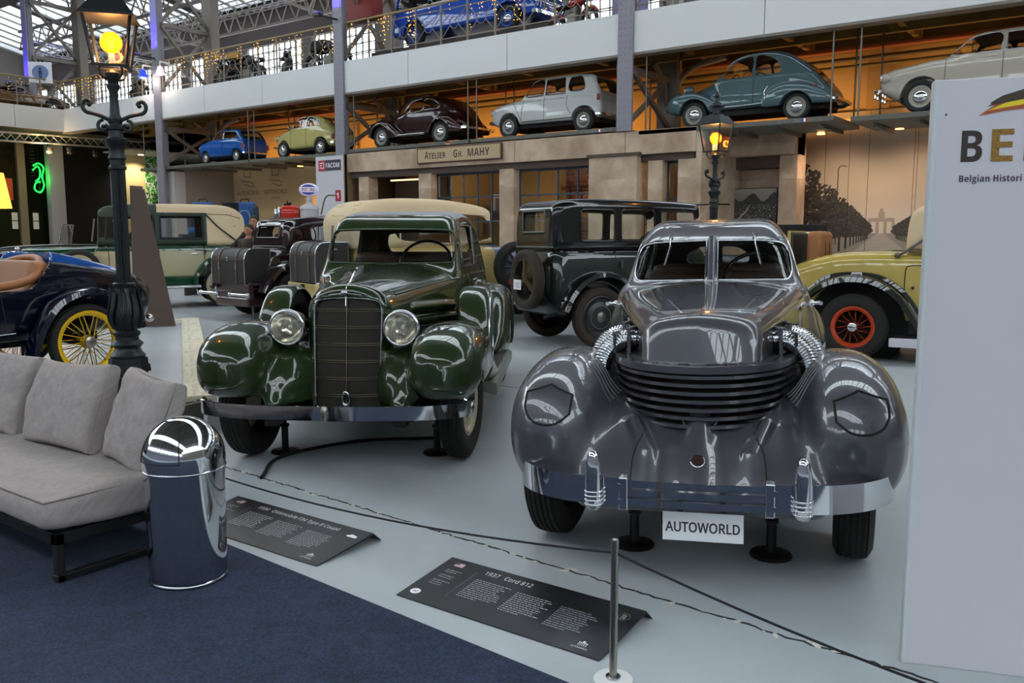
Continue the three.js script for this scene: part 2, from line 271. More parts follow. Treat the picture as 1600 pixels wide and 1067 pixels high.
// ---------- wheels: the axle runs along x, the outer face looks to +x
function tyreGeo(R, r, w, ribs = 4, seg = 72) {
  const p = [[r, -w * .34], [r + .012, -w * .42], [lerp(r, R, .35), -w * .5], [lerp(r, R, .65), -w * .5], [R - .03, -w * .45], [R - .012, -w * .38]], n = max(ribs * 8 + 1, 7);
  for (let i = 0; i < n; i++) { const t = i / (n - 1), g = (t * ribs) % 1; p.push([R - .006 * pow(abs(t * 2 - 1), 2) - (ribs && (g < .14 || g > .86) && t > .02 && t < .98 ? .007 : 0), lerp(-w * .36, w * .36, t)]); }
  p.push([R - .012, w * .38], [R - .03, w * .45], [lerp(r, R, .65), w * .5], [lerp(r, R, .35), w * .5], [r + .012, w * .42], [r, w * .34], [r, -w * .34]);
  return crease(lathe(p, seg).rotateZ(-PI / 2), 30);
}
const discGeo = (pr, seg = 40) => crease(lathe(pr, seg).rotateZ(-PI / 2), 30);
const wheelCache = new Map();
function wheelGeo(key, make) { if (!wheelCache.has(key)) wheelCache.set(key, make()); return wheelCache.get(key); }
// spec: R tyre radius, r rim radius, w width, rim / hub / tyre materials, style 'disc' | 'wire' | 'artillery'
function wheel(car, x, y, z, s, o, steer = 0, name = 'wheel', rotz = 0) {
  const { R, r, w } = o, g = pgroup(car, name, [x, y, z], [0, (x < 0 ? PI : 0) + steer, 0]); if (rotz) g.rotation.z = rotz;
  part(g, 'tyre', wheelGeo('t' + R + r + w + (o.ribs ?? 4), () => tyreGeo(R, r, w, o.ribs ?? 4, o.seg || 56)), o.tyre || M.rubber);
  if (o.white) part(g, 'whitewall', discGeo([[r + .005, w * .43], [lerp(r, R, .3), w * .505], [lerp(r, R, .6), w * .508], [lerp(r, R, .62), w * .49]]), o.white);
  if (o.style === 'wire') {
    part(g, 'rim', wheelGeo('rw' + r + w, () => discGeo([[r, -w * .36], [r - .015, -w * .36], [r - .04, -w * .2], [r - .045, 0], [r - .04, w * .2], [r - .015, w * .36], [r + .004, w * .36]])), o.rim);
    part(g, 'hub', wheelGeo('hw' + r + w, () => discGeo([[0, -w * .3], [.05, -w * .3], [.06, -w * .1], [.05, w * .2], [.045, w * .42], [.03, w * .46], [0, w * .46]], 20)), o.rim);
    const sp = wheelGeo('sp' + r, () => [0, 1].map((q) => { const a = rod([-w * .28 * (q ? -1 : .7), .055, 0], [q ? -.02 : .02, (r - .04) * cos(q ? .34 : .3), (r - .04) * sin(q ? .34 : .3)], .0042, 5); return [a, a.clone().applyMatrix4(new THREE.Matrix4().makeScale(1, 1, -1))]; }).flat());
    const n = o.spokes || 32;
    for (let i = 0; i < n; i++) { const m = part(g, 'spoke', sp[(i % 2) + (floor(i / 2) % 2) * 2], o.rim); m.rotation.x = (i / n) * 2 * PI; }
    part(g, 'hub_cap', discGeo([[0, w * .62], [.03, w * .61], [.05, w * .54], [.055, w * .44], [.05, w * .4]], 24), o.hub || M.steel);
  } else if (o.style === 'artillery') {
    part(g, 'rim', discGeo([[r, -w * .36], [r - .02, -w * .36], [r - .035, 0], [r - .02, w * .36], [r + .004, w * .36]]), o.rim);
    for (let i = 0; i < 12; i++) { const m = part(g, 'spoke', wheelGeo('as' + r, () => rod([0, .05, 0], [0, r - .02, 0], .022, 8, .015)), o.rim); m.rotation.x = i / 12 * 2 * PI; }
    part(g, 'hub_cap', discGeo([[0, w * .55], [.05, w * .5], [.075, w * .3], [.08, 0]], 24), o.hub || M.steel);
  } else {
    part(g, 'rim', wheelGeo('rd' + r + w, () => discGeo([[r + .006, w * .36], [r - .008, w * .40], [r - .02, w * .36], [r - .035, w * .22], [r * .72, w * .16], [r * .6, w * .24], [r * .45, w * .3], [0, w * .3]])), o.rim);
    const c = o.cap || .1; part(g, 'hub_cap', wheelGeo('hd' + c + w, () => discGeo([[0, w * .3 + c * .42], [c * .3, w * .3 + c * .4], [c * .7, w * .3 + c * .28], [c * .95, w * .3 + .012], [c, w * .28]], 28)), o.hub || M.chrome);
  }
  if (o.line) part(g, 'pinstripe', new THREE.TorusGeometry(o.line, .003, 4, 40).rotateY(PI / 2).translate(w * .3, 0, 0), o.lineMat || M.white);
  return g;
}
// ---------- the hall: floor, galleries, roof with glazed strips, outer walls
const FZ = -20, DECK0 = 6.0, DECK1 = 7.0, XL = -42.5, XR = 30, ZB = 22, ZBACK = -30;
{
  const floorG = boxG(XR - XL + 14, .3, 56, (XL + XR) / 2 - 7, -.15, -4);
  const uv = floorG.attributes.uv, p = floorG.attributes.position; for (let i = 0; i < p.count; i++) uv.setXY(i, p.getX(i), p.getZ(i));
  struct('floor', floorG, M.floor);
  // roof: an arch over the nave with two long glazed strips, ribs and glazing bars
  const roofM = std(0x4a443f, .8), barM = std(0x3a3836, .6, .2), ribM = std(0x7d776e, .6, .1);
  const sec = (t) => { const a = PI * t; return [22 * -cos(a) - .0 + 1, 13 + 9.5 * sin(a)]; };          // z, y; t 0 = gallery side
  const z0 = FZ - 1; const strips = [[0, .225, 0], [.225, .30, 1], [.30, .66, 0], [.66, .745, 1], [.745, 1, 0]];
  const L = XR - XL, opaque = [], panes = [], bars = [], ribs = [];
  for (const [a, b, gl] of strips) {
    const n = gl ? 3 : 8;
    for (let i = 0; i < n; i++) {
      const [za, ya] = sec(lerp(a, b, i / n)), [zb, yb] = sec(lerp(a, b, (i + 1) / n)), h = hypot(zb - za, yb - ya), ang = atan2(yb - ya, zb - za);
      const put = (g) => g.rotateX(-ang).translate((XL + XR) / 2, (ya + yb) / 2, (za + zb) / 2);
      if (!gl) opaque.push(put(boxG(L, .14, h + .06)));
      else { panes.push(put(new THREE.PlaneGeometry(L, h).rotateX(-PI / 2))); bars.push(put(boxG(L, .12, .2, 0, 0, h / 2))); }
    }
    if (gl) for (let x = XL; x <= XR; x += 2.09) { const pts = []; for (let i = 0; i <= n; i++) { const [z, y] = sec(lerp(a, b, i / n)); pts.push([x, y, z]); } for (let i = 0; i < n; i++) bars.push(bar(pts[i], pts[i + 1], .22, .16)); }
  }
  struct('ceiling', opaque, roofM);
  struct('window_1', panes, M.glass);
  struct('trim_1', bars, barM);
  for (let x = -42.2; x <= XR; x += 10.45) for (let i = 0; i < 20; i++) { const A = sec(i / 20), B = sec((i + 1) / 20); ribs.push(bar([x, A[1] - .35, A[0]], [x, B[1] - .35, B[0]], .3, .55)); }
  struct('beam', ribs, ribM);
  // far side of the nave and its end walls: plain wall below, glazing bars above
  struct('wall_front', [span(XL, 0, ZB, XR, 8.2, ZB + .3), span(XL, 11.2, ZB, XR, 13, ZB + .3), ...Array.from({ length: 15 }, (_, i) => span(XL + i * 5 - .6, 8.2, ZB, XL + i * 5 + .6, 11.2, ZB + .3))], std(0xa8a4b4, .8));
  struct('window_7', new THREE.PlaneGeometry(L, 3).rotateY(PI).translate((XL + XR) / 2, 9.7, ZB + .15), M.glass);
  { const b = []; for (let x = XL; x < XR; x += .83) b.push(boxG(.09, 3, .12, x, 9.7, ZB + .15)); for (const y of [9.0, 9.75, 10.5]) b.push(boxG(L, .09, .12, (XL + XR) / 2, y, ZB + .15)); struct('trim_7', b, barM); }
  const endW = []; for (const x of [XR]) { endW.push(span(x, 0, FZ - 10.5, x + .3, 13.2, ZB)); }
  struct('wall_right', endW, std(0x8d867d, .8));
  const gable = (x) => { const s = new THREE.Shape(); const P = []; for (let i = 0; i <= 20; i++) { const [z, y] = sec(i / 20); P.push([-z, y]); } return extr(P, .1).rotateY(PI / 2).translate(x, 0, 0); };
  for (const x of [XR, XL]) {
    struct(x > 0 ? 'window_2' : 'window_3', new THREE.ShapeGeometry(shapeOf(Array.from({ length: 21 }, (_, i) => { const [z, y] = sec(i / 20); return [-z, y]; }))).rotateY(PI / 2).translate(x, 0, 0), M.glass);
    const b = []; for (let z = -20; z <= 22; z += 1.75) { const k = (1 - ((z - 1) / 22) ** 2); if (k > 0) b.push(bar([x, 13, z], [x, 13 + 9.5 * sqrt(k), z], .16, .16)); } for (let y = 13; y < 22; y += 1.8) { const k = sqrt(max(0, 1 - ((y - 13) / 9.5) ** 2)) * 22; b.push(bar([x, y, 1 - k], [x, y, 1 + k], .16, .16)); }
    struct('trim_' + (x > 0 ? 2 : 3), b, barM);
  }
}
// ---------- gallery on the left long side: fascia panels, deck, lattice frames, back wall, side-aisle roof
const COLX = [-42.5, -32.0, -21.6, -11.07, -.55, 9.9];
{
  const fasciaM = std(0xcfcfd0, .5), deckM = std(0x6e5a34, .8), steelM = std(0x7a7168, .6, .1), colM = std(0x84808a, .55, .1);
  // fascia: separate sheets with open joints
  const joints = [-39.6, -36.0, -33.9, -29.0, -25.6, -21.6, -18.6, -14.85, -11.07, -7.5, -2.1, 1.6, 5.2, 9];
  for (let i = 0; i < joints.length - 1; i++) { const m = struct('wall_fascia_panel', rbox(joints[i + 1] - joints[i] - .018, DECK1 - DECK0, .05, .006, (joints[i] + joints[i + 1]) / 2, (DECK0 + DECK1) / 2, FZ), fasciaM); m.name = 'fascia_panel' + (i ? '_' + String(i).padStart(3, '0') : ''); }
  struct('beam', span(-39.7, DECK0 - .06, FZ - .35, 9, DECK0, FZ + .02), steelM);
  struct('ceiling', [span(XL - 10, DECK0 + .75, ZBACK, XR, DECK1 - .02, FZ - .06)], deckM);
  // deck beams below
  const beams = []; for (let x = -39; x < 9; x += 2.62) beams.push(span(x - .07, DECK0 + .2, -24, x + .07, DECK0 + .75, FZ - .1)); beams.push(span(-42, DECK0 + .1, -23.9, 9, DECK0 + .6, -23.7), span(-42, DECK0 + .12, -22.2, 9, DECK0 + .5, -22.05));
  struct('beam', beams, std(0x6b5326, .75));
  // pipes along the underside
  single('ceiling_pipe', rod([-34, DECK0 + .02, -22.9], [6, DECK0 + .02, -22.9], .07, 10), std(0xa8552a, .6), 'rust-coloured pipe running under the gallery deck above the shelf of cars', 'pipe');
  single('cable_tray', [rod([-34, DECK0 - .16, -23.3], [6, DECK0 - .16, -23.3], .06, 8), rod([-34, DECK0 - .3, -23.5], [6, DECK0 - .3, -23.5], .045, 8)], std(0x6d5c36, .7), 'dull brown twin conduit under the gallery deck close to the orange wall', 'conduit');
  // lattice frames: front column, rear column, cross bracing between
  COLX.forEach((x, i) => {
    const g = []; const W = .42, top = i < 5 ? 15 : 15;
    const y0 = i === 3 ? 4.07 : i ? 0 : 7; g.push(span(x - W / 2, y0, FZ + .02, x + W / 2, top, FZ + .10), span(x - .03, y0, FZ - .3, x + .03, top, FZ + .05));
    const m = struct('column', g, colM); m.name = numbered('gallery_column');
    const rv = []; for (let y = 4.2; y < 9.6; y += .16) for (const dx of [-.14, 0, .14]) rv.push(new THREE.SphereGeometry(.018, 5, 3).translate(x + dx, y, FZ + .10));
    const r = struct('rivet', rv, colM, m); r.userData.kind = 'stuff';
    const rear = [span(x - .22, y0, FZ - 2.75, x + .22, top, FZ - 2.35), span(x - .3, y0, FZ - 2.4, x + .3, top, FZ - 2.3)];
    struct('rear_post', rear, steelM, m);
    const zA = FZ - .2, zB = FZ - 2.4;
    for (const [a, b] of i ? [[4.3, 5.6], [7.2, 9.6], [9.7, 12.1]] : [[7.2, 9.6], [9.7, 12.1]]) {
      struct('brace', bar([x - .06, a, zA], [x - .06, b, zB], .1, .12), steelM, m); struct('brace', bar([x + .06, b, zA], [x + .06, a, zB], .1, .12), steelM, m);
      struct('strut', bar([x, b + .05, zA], [x, b + .05, zB], .16, .16), steelM, m);
    }
    if (i) struct('bracket', tube([[x, 4.6, FZ - 2.55], [x + .1, 5.4, FZ - 2.55], [x + .6, 5.95, FZ - 2.55], [x + 1.6, 6.15, FZ - 2.55]], .09, 16, 6), steelM, m);
    if (i) struct('bracket', tube([[x, 4.9, FZ - 2.4], [x, 5.6, FZ - 2.1], [x, 6.0, FZ - 1.5]], .08, 12, 6), steelM, m);
  });
  // back wall behind the cars, deck-high, and the outer wall of the aisle with its windows
  struct('wall_back', [span(-33, 0, -24.2, 10, 6.75, -24)], std(0xb5905a, .8));
  struct('pilaster', [-25.2, -14.6, -5.9].map((x) => span(x - .28, 3.9, -24, x + .28, 6.7, -23.85)), std(0x9a7848, .75)).name = 'wall_pilaster';
  struct('floor_upper', span(XL - 20, DECK1 - .04, ZBACK, XR, DECK1, FZ), std(0x5b4d45, .7)).name = 'floor_gallery';
  const ow = std(0x4b4241, .8), top = 16.5;
  struct('wall_outer', [span(XL - 20, 0, ZBACK - .3, XR, 8.1, ZBACK), span(XL - 20, 11.3, ZBACK - .3, XR, top, ZBACK)], ow);
  const wins = [], gb = []; for (let x = XL - 18.4; x < 6; x += 5.22) { gb.push(span(x - .35, 8.1, ZBACK - .25, x + .35, 11.3, ZBACK + .05)); for (let k = 1; k < 12; k++) gb.push(span(x + k * .435 - .02, 8.1, ZBACK - .1, x + k * .435 + .02, 11.3, ZBACK)); }
  for (let y = 8.5; y < 11.3; y += .4) gb.push(span(XL - 20, y - .02, ZBACK - .1, 6, y + .02, ZBACK));
  gb.push(span(6, 8.1, ZBACK - .3, XR, 11.3, ZBACK));
  struct('trim_4', gb, std(0x5b5450, .7));
  struct('window_4', new THREE.PlaneGeometry(52 + 20, 3.2).translate(-26, 9.7, ZBACK - .15), M.glass);
  // sloping aisle roof: boarded, with glazed strips and trusses
  const yr = (z) => 13.2 + (z - ZBACK) * .22, opaque = [], panes = [], tb = [];
  const slab = (x0, x1, za, zb) => { const A = [(x0 + x1) / 2, yr(za), za], B = [(x0 + x1) / 2, yr(zb), zb]; return bar(A, B, x1 - x0, .1); };
  for (let x = XL - 20.45; x < XR - 2; x += 10.45) { opaque.push(slab(x, x + 10.45, ZBACK, -29.5), slab(x, x + 10.45, -24.3, FZ + 1)); opaque.push(slab(x + 9.6, x + 10.45, -29.5, -24.3)); panes.push(slab(x, x + 9.6, -29.5, -24.3)); for (let k = 0; k < 8; k++) tb.push(bar([x + k * 1.2, yr(-29.5) - .1, -29.5], [x + k * 1.2, yr(-24.3) - .1, -24.3], .06, .1)); }
  struct('ceiling_aisle', opaque, std(0x57504b, .8)); struct('window_5', panes, new THREE.MeshPhysicalMaterial({ color: 0xf3f6f8, transmission: .75, roughness: .6, thickness: 0 })); struct('trim_5', tb, steelM);
  COLX.slice(0, 4).forEach((x) => {
    const t = thing('roof_truss', '', 'truss', [0, 0, 0]); t.userData.kind = 'structure'; delete t.userData.category; delete t.userData.label;
    const A = [x, yr(FZ) - .5, FZ], B = [x, yr(ZBACK) - .4, ZBACK + .1], lowA = [x, 12.2, FZ], pt = (P, Q, k) => P.map((v, i) => lerp(v, Q[i], k)), lowB = [x, 11.6, ZBACK + .1];
    part(t, 'upper_chord', bar(A, B, .14), steelM); part(t, 'lower_chord', bar(lowA, lowB, .12), steelM);
    for (let k = 0; k < 7; k++) { part(t, 'web', bar(pt(A, B, k / 7), pt(lowA, lowB, (k + .5) / 7), .07), steelM); part(t, 'web', bar(pt(lowA, lowB, (k + .5) / 7), pt(A, B, (k + 1) / 7), .07), steelM); }
  });
  // girders along the aisle between the trusses
  [[-23.4, 11.5], [-27.4, 11.3]].forEach(([z, y]) => {
    const t = thing('lattice_girder', '', ''); t.userData = { kind: 'structure' };
    part(t, 'chord', bar([XL - 8, y, z], [-8, y, z], .12), steelM); part(t, 'chord', bar([XL - 8, y + .9, z], [-8, y + .9, z], .12), steelM);
    const web = []; for (let x = XL - 8; x < -9; x += 1.0) { web.push(bar([x, y, z], [x + .5, y + .9, z], .05), bar([x + .5, y + .9, z], [x + 1, y, z], .05)); }
    const w = part(t, 'web', web, steelM);
  });
}
// ---------- end gallery at the left
{
  const fm = std(0xcdc6bd, .5), st = std(0x7a7168, .6, .1);
  const zs = [-20, -17.9, -14, -10, -6];
  for (let i = 0; i < 4; i++) { const m = struct('fascia_panel', rbox(.05, .96, zs[i] - zs[i + 1] > 0 ? 1 : zs[i + 1] - zs[i] - .018, .006, -39.55, 6.5, (zs[i] + zs[i + 1]) / 2), fm); m.name = numbered('end_fascia_panel'); }
  struct('floor', span(-62, 6.9, -30, -39.6, 7.0, -4), std(0x5b4d45, .7)).name = 'floor_end_gallery';
  struct('ceiling', span(-62, 6.0, -30, -39.6, 6.06, -4), std(0x4d463f, .8)).name = 'ceiling_end_gallery';
  struct('wall_end', [span(-62.3, 0, -30, -62, 17, -4), span(-62, 0, -4, XL, 17, -3.7), span(XL - .3, 7, -4, XL, 13.2, ZB), span(XL - .3, 0, -4, XL, 7, ZB)], std(0x5e5753, .85)).name = 'wall_left';
  struct('ceiling', span(-62.3, 14.8, -18.9, XL, 15, -3.7), std(0x4d4744, .85)).name = 'ceiling_end';
}
// ---------- grey car with the boxed nose, right of the middle
{
  const car = thing('classic_car', 'metallic grey streamlined car with wrap-around nose louvers, chrome side pipes and a white AUTOWORLD plate', 'car', [-1.6, 0, -3.67], 22, null);
  const roll = new THREE.Matrix4().makeTranslation(0, .35, 0).multiply(new THREE.Matrix4().makeRotationZ(.022)).multiply(new THREE.Matrix4().makeTranslation(0, -.35, 0));
  const bp = (name, geo, mat, label, parent = car) => part(parent, name, (Array.isArray(geo) ? merge(geo) : geo).applyMatrix4(roll), mat, label);
  const grey = paint(0x55545a, .5, .36, { clearcoatRoughness: .012 });
  // fields
  const fend = loft([[.625, .6, .585, .02, .03], [.6, .6, .585, .09, .12], [.52, .605, .59, .165, .215], [.4, .607, .595, .2, .265], [.2, .61, .595, .217, .302], [0, .612, .59, .222, .315], [-.2, .61, .575, .215, .318], [-.5, .6, .53, .19, .29], [-.9, .6, .46, .14, .21], [-1.3, .6, .4, .09, .13], [-1.6, .6, .37, .03, .05]], 2.25);
  const fender = (x, y, z) => fend(abs(x), y, z);
  const apronP = prof([[-.4, .70], [.1, .69], [.3, .655], [.45, .585], [.57, .50], [.64, .42], [.645, .36], [.6, .315], [.3, .30, 1], [-.4, .32, 1]], .015);
  const apRib = cap(0, .66, .36, 0, .40, .645, .052, .04), apFlank = cap(.275, .65, .37, .205, .545, .515, .024, .03), apFlank2 = cap(.205, .545, .515, .2, .38, .625, .03, .012), apDip = cap(.12, .57, .565, .12, .47, .65, .05, .055);
  const apron = (x, y, z) => { const a = abs(x); let d = smax(apronP(z, y - .006), a - .5, .08); d = smax(d, -apDip(a, y, z), .05); return smin(smin(d, min(apFlank(a, y, z), apFlank2(a, y, z)), .035), apRib(x, y, z), .045); };
  const hoodW = tab([[-1.45, .565], [-1.0, .49], [-.5, .395], [0, .292], [.2, .252], [.4, .235]]), hoodT = tab([[-1.5, 1.15], [-1.0, 1.128], [-.4, 1.108], [0, 1.093], [.2, 1.082], [.4, 1.06]]);
  const hood = (x, y, z) => {
    const a = abs(x), w = hoodW(z), e = smax(a - w - (1.0 - y) * .05, y - hoodT(z) + .045 * (a / w) ** 2 + .012 * a, .075);
    return smax(smax(e, (z - .325 + (y - .89) * .42 + .06 * a + .7 * a * a) * .9, .055), max(.872 + min(0, .02) - y, -1.6 - z), .012);
  };
  const core = (x, y, z) => smax(smax(abs(x) - .36 + max(0, z + .1) ** 2 * .9, z - .29 + .06 * abs(x) + 1.6 * x * x, .08), max(.88 < y ? y - .88 : y - .88, .6 - y, -1.2 - z), .02);
  const cabP = prof([[-1.36, 1.09], [-1.5, 1.24], [-1.67, 1.405], [-1.95, 1.5], [-2.4, 1.535], [-2.95, 1.5], [-3.5, 1.34], [-3.95, 1.1], [-4.25, .85], [-4.3, .6], [-4.1, .42, 1], [-1.25, .42, 1], [-1.25, .98]], .02);
  const cabW = tab([[-1.3, .545], [-1.9, .59], [-2.6, .605], [-3.4, .53], [-4.3, .3]]);
  const cabin = (x, y, z) => smax(cabP(z + .28 * x * x, y), abs(x) - cabW(z) + (y - 1.1) * .27, .13);
  const low = loft([[-.75, 0, .62, .36, .25], [-1.1, 0, .65, .5, .36], [-1.6, 0, .68, .63, .41], [-2.4, 0, .68, .69, .41], [-3.3, 0, .66, .62, .4], [-4.0, 0, .6, .45, .3], [-4.5, 0, .52, .1, .1]], 3.4);
  const rearF = loft([[-2.35, .6, .5, .03, .06], [-2.6, .63, .52, .12, .22], [-3.0, .65, .54, .18, .34], [-3.3, .65, .52, .19, .35], [-3.8, .62, .46, .15, .26], [-4.3, .58, .42, .04, .06]], 2.3);
  const rear = (x, y, z) => rearF(abs(x), y, z);
  const wsP = prof([[.034, 1.15, 1], [.034, 1.388, 1], [.3, 1.382], [.42, 1.365], [.462, 1.315], [.478, 1.2], [.455, 1.152], [.4, 1.147]], .01);
  const ws = (x, y, z) => max(wsP(abs(x), y), -2.0 - z, z + 1.1);
  const sdP = prof([[-1.78, 1.14], [-1.86, 1.3], [-1.98, 1.385], [-2.4, 1.41], [-2.45, 1.15, 1]], .015), sdQ = prof([[-2.53, 1.15, 1], [-2.52, 1.41, 1], [-2.9, 1.385], [-3.1, 1.3], [-3.15, 1.16]], .015);
  const sides = (x, y, z) => max(min(sdP(z, y), sdQ(z, y)), .25 - abs(x));
  const rwP = prof([[.04, 1.19, 1], [.04, 1.33, 1], [.16, 1.32], [.25, 1.26], [.26, 1.2], [.22, 1.185]], .015);
  const rw = (x, y, z) => max(rwP(abs(x), y), z + 3.0);
  const well = (x, y, z) => max(hypot(y - .34, z) - .415, .42 - abs(x)), wellR = (x, y, z) => max(hypot(y - .34, z + 3.17) - .40, .42 - abs(x));
  const inner = (x, y, z) => max(cabin(x, y, z) + .03, .62 - y);
  const hull = (x, y, z) => { const f = fender(x, y, z); let d = smin(smin(f, apron(x, y, z), .11), smin(low(x, y, z), smin(cabin(x, y, z), rear(x, y, z), .1), .09), .08); d = smin(d, hood(x, y, z), z < -1.1 ? .06 : .008); d = max(d, -well(x, y, z), -wellR(x, y, z)); d = max(d, .30 - y); return d; };
  const shell = (x, y, z) => max(hull(x, y, z), -inner(x, y, z), -ws(x, y, z), -sides(x, y, z), -rw(x, y, z));
  const pick = (x, y, z) => {
    const c = cabin(x, y, z); if (c < -.008 && y > .63 && hull(x, y, z) < -.012) return 5;
    const v = [low(x, y, z), x < 0 ? fender(x, y, z) : 9, x > 0 ? fender(x, y, z) : 9, hood(x, y, z), c, 9, apron(x, y, z), x < 0 ? rear(x, y, z) : 9, x > 0 ? rear(x, y, z) : 9]; let b = 0; v.forEach((q, i) => { if (q < v[b]) b = i; }); return b;
  };
  const G = skin(shell, [-.9, .26, -4.6], [.9, 1.6, .72], .0145, pick, 9);
  ['lower_body', 'front_fender', 'front_fender', 'hood', 'cabin', 'interior_lining', 'front_apron', 'rear_fender', 'rear_fender'].forEach((n, i) => bp(n, G[i], i === 5 ? M.interior : grey));
  const hullT = (x, y, z) => min(hull(x, y, z), cabin(x, y, z));
  // glass
  const pane = (o) => skin((x, y, z) => cabin(x, y, z) + .012, [-.62, 1.05, -4.0], [.62, 1.5, -1.2], .02, (x, y, z) => { if (ws(x, y, z) < .012) return x < 0 ? 0 : 1; if (sides(x, y, z) < .012) return x < 0 ? 2 : 3; if (rw(x, y, z) < .012) return x < 0 ? 4 : 5; return -1; }, 6);
  pane().forEach((g, i) => bp(['windshield_pane', 'windshield_pane', 'side_window', 'side_window', 'rear_window', 'rear_window'][i], g, M.glass));
  bp('grille_core', skin(core, [-.45, .56, -1.2], [.45, .93, .4], .02)[0], std(0x1a1a1b, .6, .3));
  // louvers wrapped around the nose, each a rounded blade
  for (let i = 0; i < 8; i++) {
    const y = .868 - .0335 * i, zc = .345 + .004 * i, k = 1 - .018 * i, half = [[0, zc], [.05, zc - .008], [.12, zc - .03], [.19, zc - .075], [.245, zc - .135], [.29, zc - .22], [.335, zc - .36], [.38, zc - .56], [.42, zc - .8]].map(([a, b]) => [a * k, b]);
    const path = [...half.slice().reverse().map(([a, b]) => V(-a, y, b)), ...half.slice(1).map(([a, b]) => V(a, y, b))], cv = new THREE.CatmullRomCurve3(path).getPoints(90);
    const g = sweep(i ? [[-.07, .01], [-.03, .0125], [-.008, .011], [0, .004], [-.002, -.004], [-.012, -.008], [-.07, -.004]] : [[-.07, .014], [-.02, .014], [0, .008], [.002, -.008], [-.006, -.016], [-.07, -.016]], cv);
    bp('grille_louver', g, i ? paint(0x77757a, .8, .22) : grey);
  }
  // seams and covers of the hidden headlamps
  for (const s of [-1, 1]) {
    const hex = [[-.1, .04], [-.01, .08], [.095, .048], [.096, -.012], [.07, -.05], [.015, -.07], [-.045, -.064], [-.095, -.03]].map(([a, b]) => [(.61 + a * 1.0) * s, .735 + b]);
    const ring = frontLine(hull, outline(hex.map(([a, b], i) => [a, b, i < 4 || i === 7 ? 1 : 0]), 5), 1.2);
    const cover = bp('headlamp_cover', poly(ring, .005, 6, true), M.dark);
    bp('crank', new THREE.SphereGeometry(.0035, 6, 4).translate(.61 * s, .735, .6), M.dark).name = 'cover_pin';
    // chrome flexible side pipes: two per side, ribbed
    for (const [k, z, r] of [[0, -.10, .044], [1, -.36, .042]]) {
      const wx = hoodW(z) + .005, pts = [[wx - .03, .935, z], [wx + .03, .94, z + .005], [wx + .085, .925, z + .03], [wx + .13, .88, z + .06], [wx + .15, .82, z + .08], [wx + .155, .72, z + .1]].map((p) => V(p[0] * s, p[1], p[2])), cv = new THREE.CatmullRomCurve3(pts), n = 30, list = [];
      const tg = new THREE.TubeGeometry(cv, n * 4, r, 14), P = tg.attributes.position, c = V();
      for (let i = 0; i <= n * 4; i++) { cv.getPointAt(i / (n * 4), c); const q = 1 + (i % 4 < 2 ? .05 : -.09); for (let j = 0; j <= 14; j++) { const o = i * 15 + j; P.setXYZ(o, c.x + (P.getX(o) - c.x) * q, c.y + (P.getY(o) - c.y) * q, c.z + (P.getZ(o) - c.z) * q); } }
      tg.computeVertexNormals(); bp('exhaust_pipe', tg, M.chrome);
      bp('pipe_flange', rbox(.018, .13, .13, .004).rotateY((s > 0 ? 1 : -1) * .2).translate((wx + .012) * s, .935, z), grey);
    }
    bp('side_vent', rbox(.012, .1, .5, .003).rotateY(s * .2).translate((hoodW(-.3) + .004) * s, .93, -.26), std(0x4a484a, .4, .6));
    // chrome frame round each windscreen pane, door seams, side window frames
    const frame = frontLine(cabin, outline([[.034, 1.15, 1], [.034, 1.388, 1], [.3, 1.382], [.42, 1.365], [.462, 1.315], [.478, 1.2], [.455, 1.152], [.4, 1.147]], 6).map(([a, b]) => [a * s, b]), -.6);
    bp('window_trim', poly(frame, .0055, 7, true), M.chrome);
    for (const q of [[[-1.78, 1.14], [-1.86, 1.3], [-1.98, 1.385], [-2.4, 1.41], [-2.45, 1.15, 1]], [[-2.53, 1.15, 1], [-2.52, 1.41, 1], [-2.9, 1.385], [-3.1, 1.3], [-3.15, 1.16]]]) bp('window_trim', poly(sideLine(cabin, outline(q, 6), 1.2, s), .009, 6, true), M.chrome);
    for (const q of [[[-1.52, .45], [-1.52, 1.06], [-1.74, 1.12]], [[-2.49, .45], [-2.49, 1.4]]]) bp('door_seam', poly(sideLine(hullT, smoothPts(q, 16), 1.3, s), .0035, 5), M.dark);
    const h = meet(hullT, [1.3 * s, 1.005, -1.45], [-s, 0, 0]);
    bp('door_handle', [rod([h[0] - .01 * s, h[1], h[2]], [h[0] + .055 * s, h[1], h[2]], .011, 10), rod([h[0] + .05 * s, h[1], h[2] + .03], [h[0] + .05 * s, h[1], h[2] - .06], .012, 10), new THREE.SphereGeometry(.02, 12, 8).translate(h[0], h[1], h[2])], M.chrome);
    const hs = sideLine(hull, [[.2, .885], [0, .885], [-.4, .885], [-.9, .9], [-1.3, .93]].map((p) => p), 1.0, s).filter((p) => abs(p[0]) < .58);
    // wiper
    const wp = frontLine(cabin, [[.26 * s, 1.42], [.262 * s, 1.36], [.29 * s, 1.24]], -.6).map((p) => [p[0], p[1], p[2] + .018]);
    const w = bp('wiper', poly(wp, .0036, 6), M.chrome); bp('pivot', new THREE.CylinderGeometry(.012, .014, .03, 10).translate(...wp[0]), M.chrome, null, w);
    bp('wiper_rubber', poly([wp[1], wp[2]].map((p) => [p[0] + .006, p[1], p[2] - .006]), .006, 5), M.dark);
    // ribs on the inner side of the fender
    for (let i = 0; i < 5; i++) { const z = .28 - i * .05, q = []; for (let t = 0; t <= 10; t++) { const y = .60 + t * .02; q.push(meet(hull, [.30 * s, y + .15, z - t * .006], [s * .9, -.44, 0], .5)); } bp('fender_rib', poly(q, .0035, 5), grey); }
  }
  bp('windshield_divider', poly(frontLine(cabin, [[0, 1.13], [0, 1.2], [0, 1.3], [0, 1.4]], -.6), .026, 10), grey);
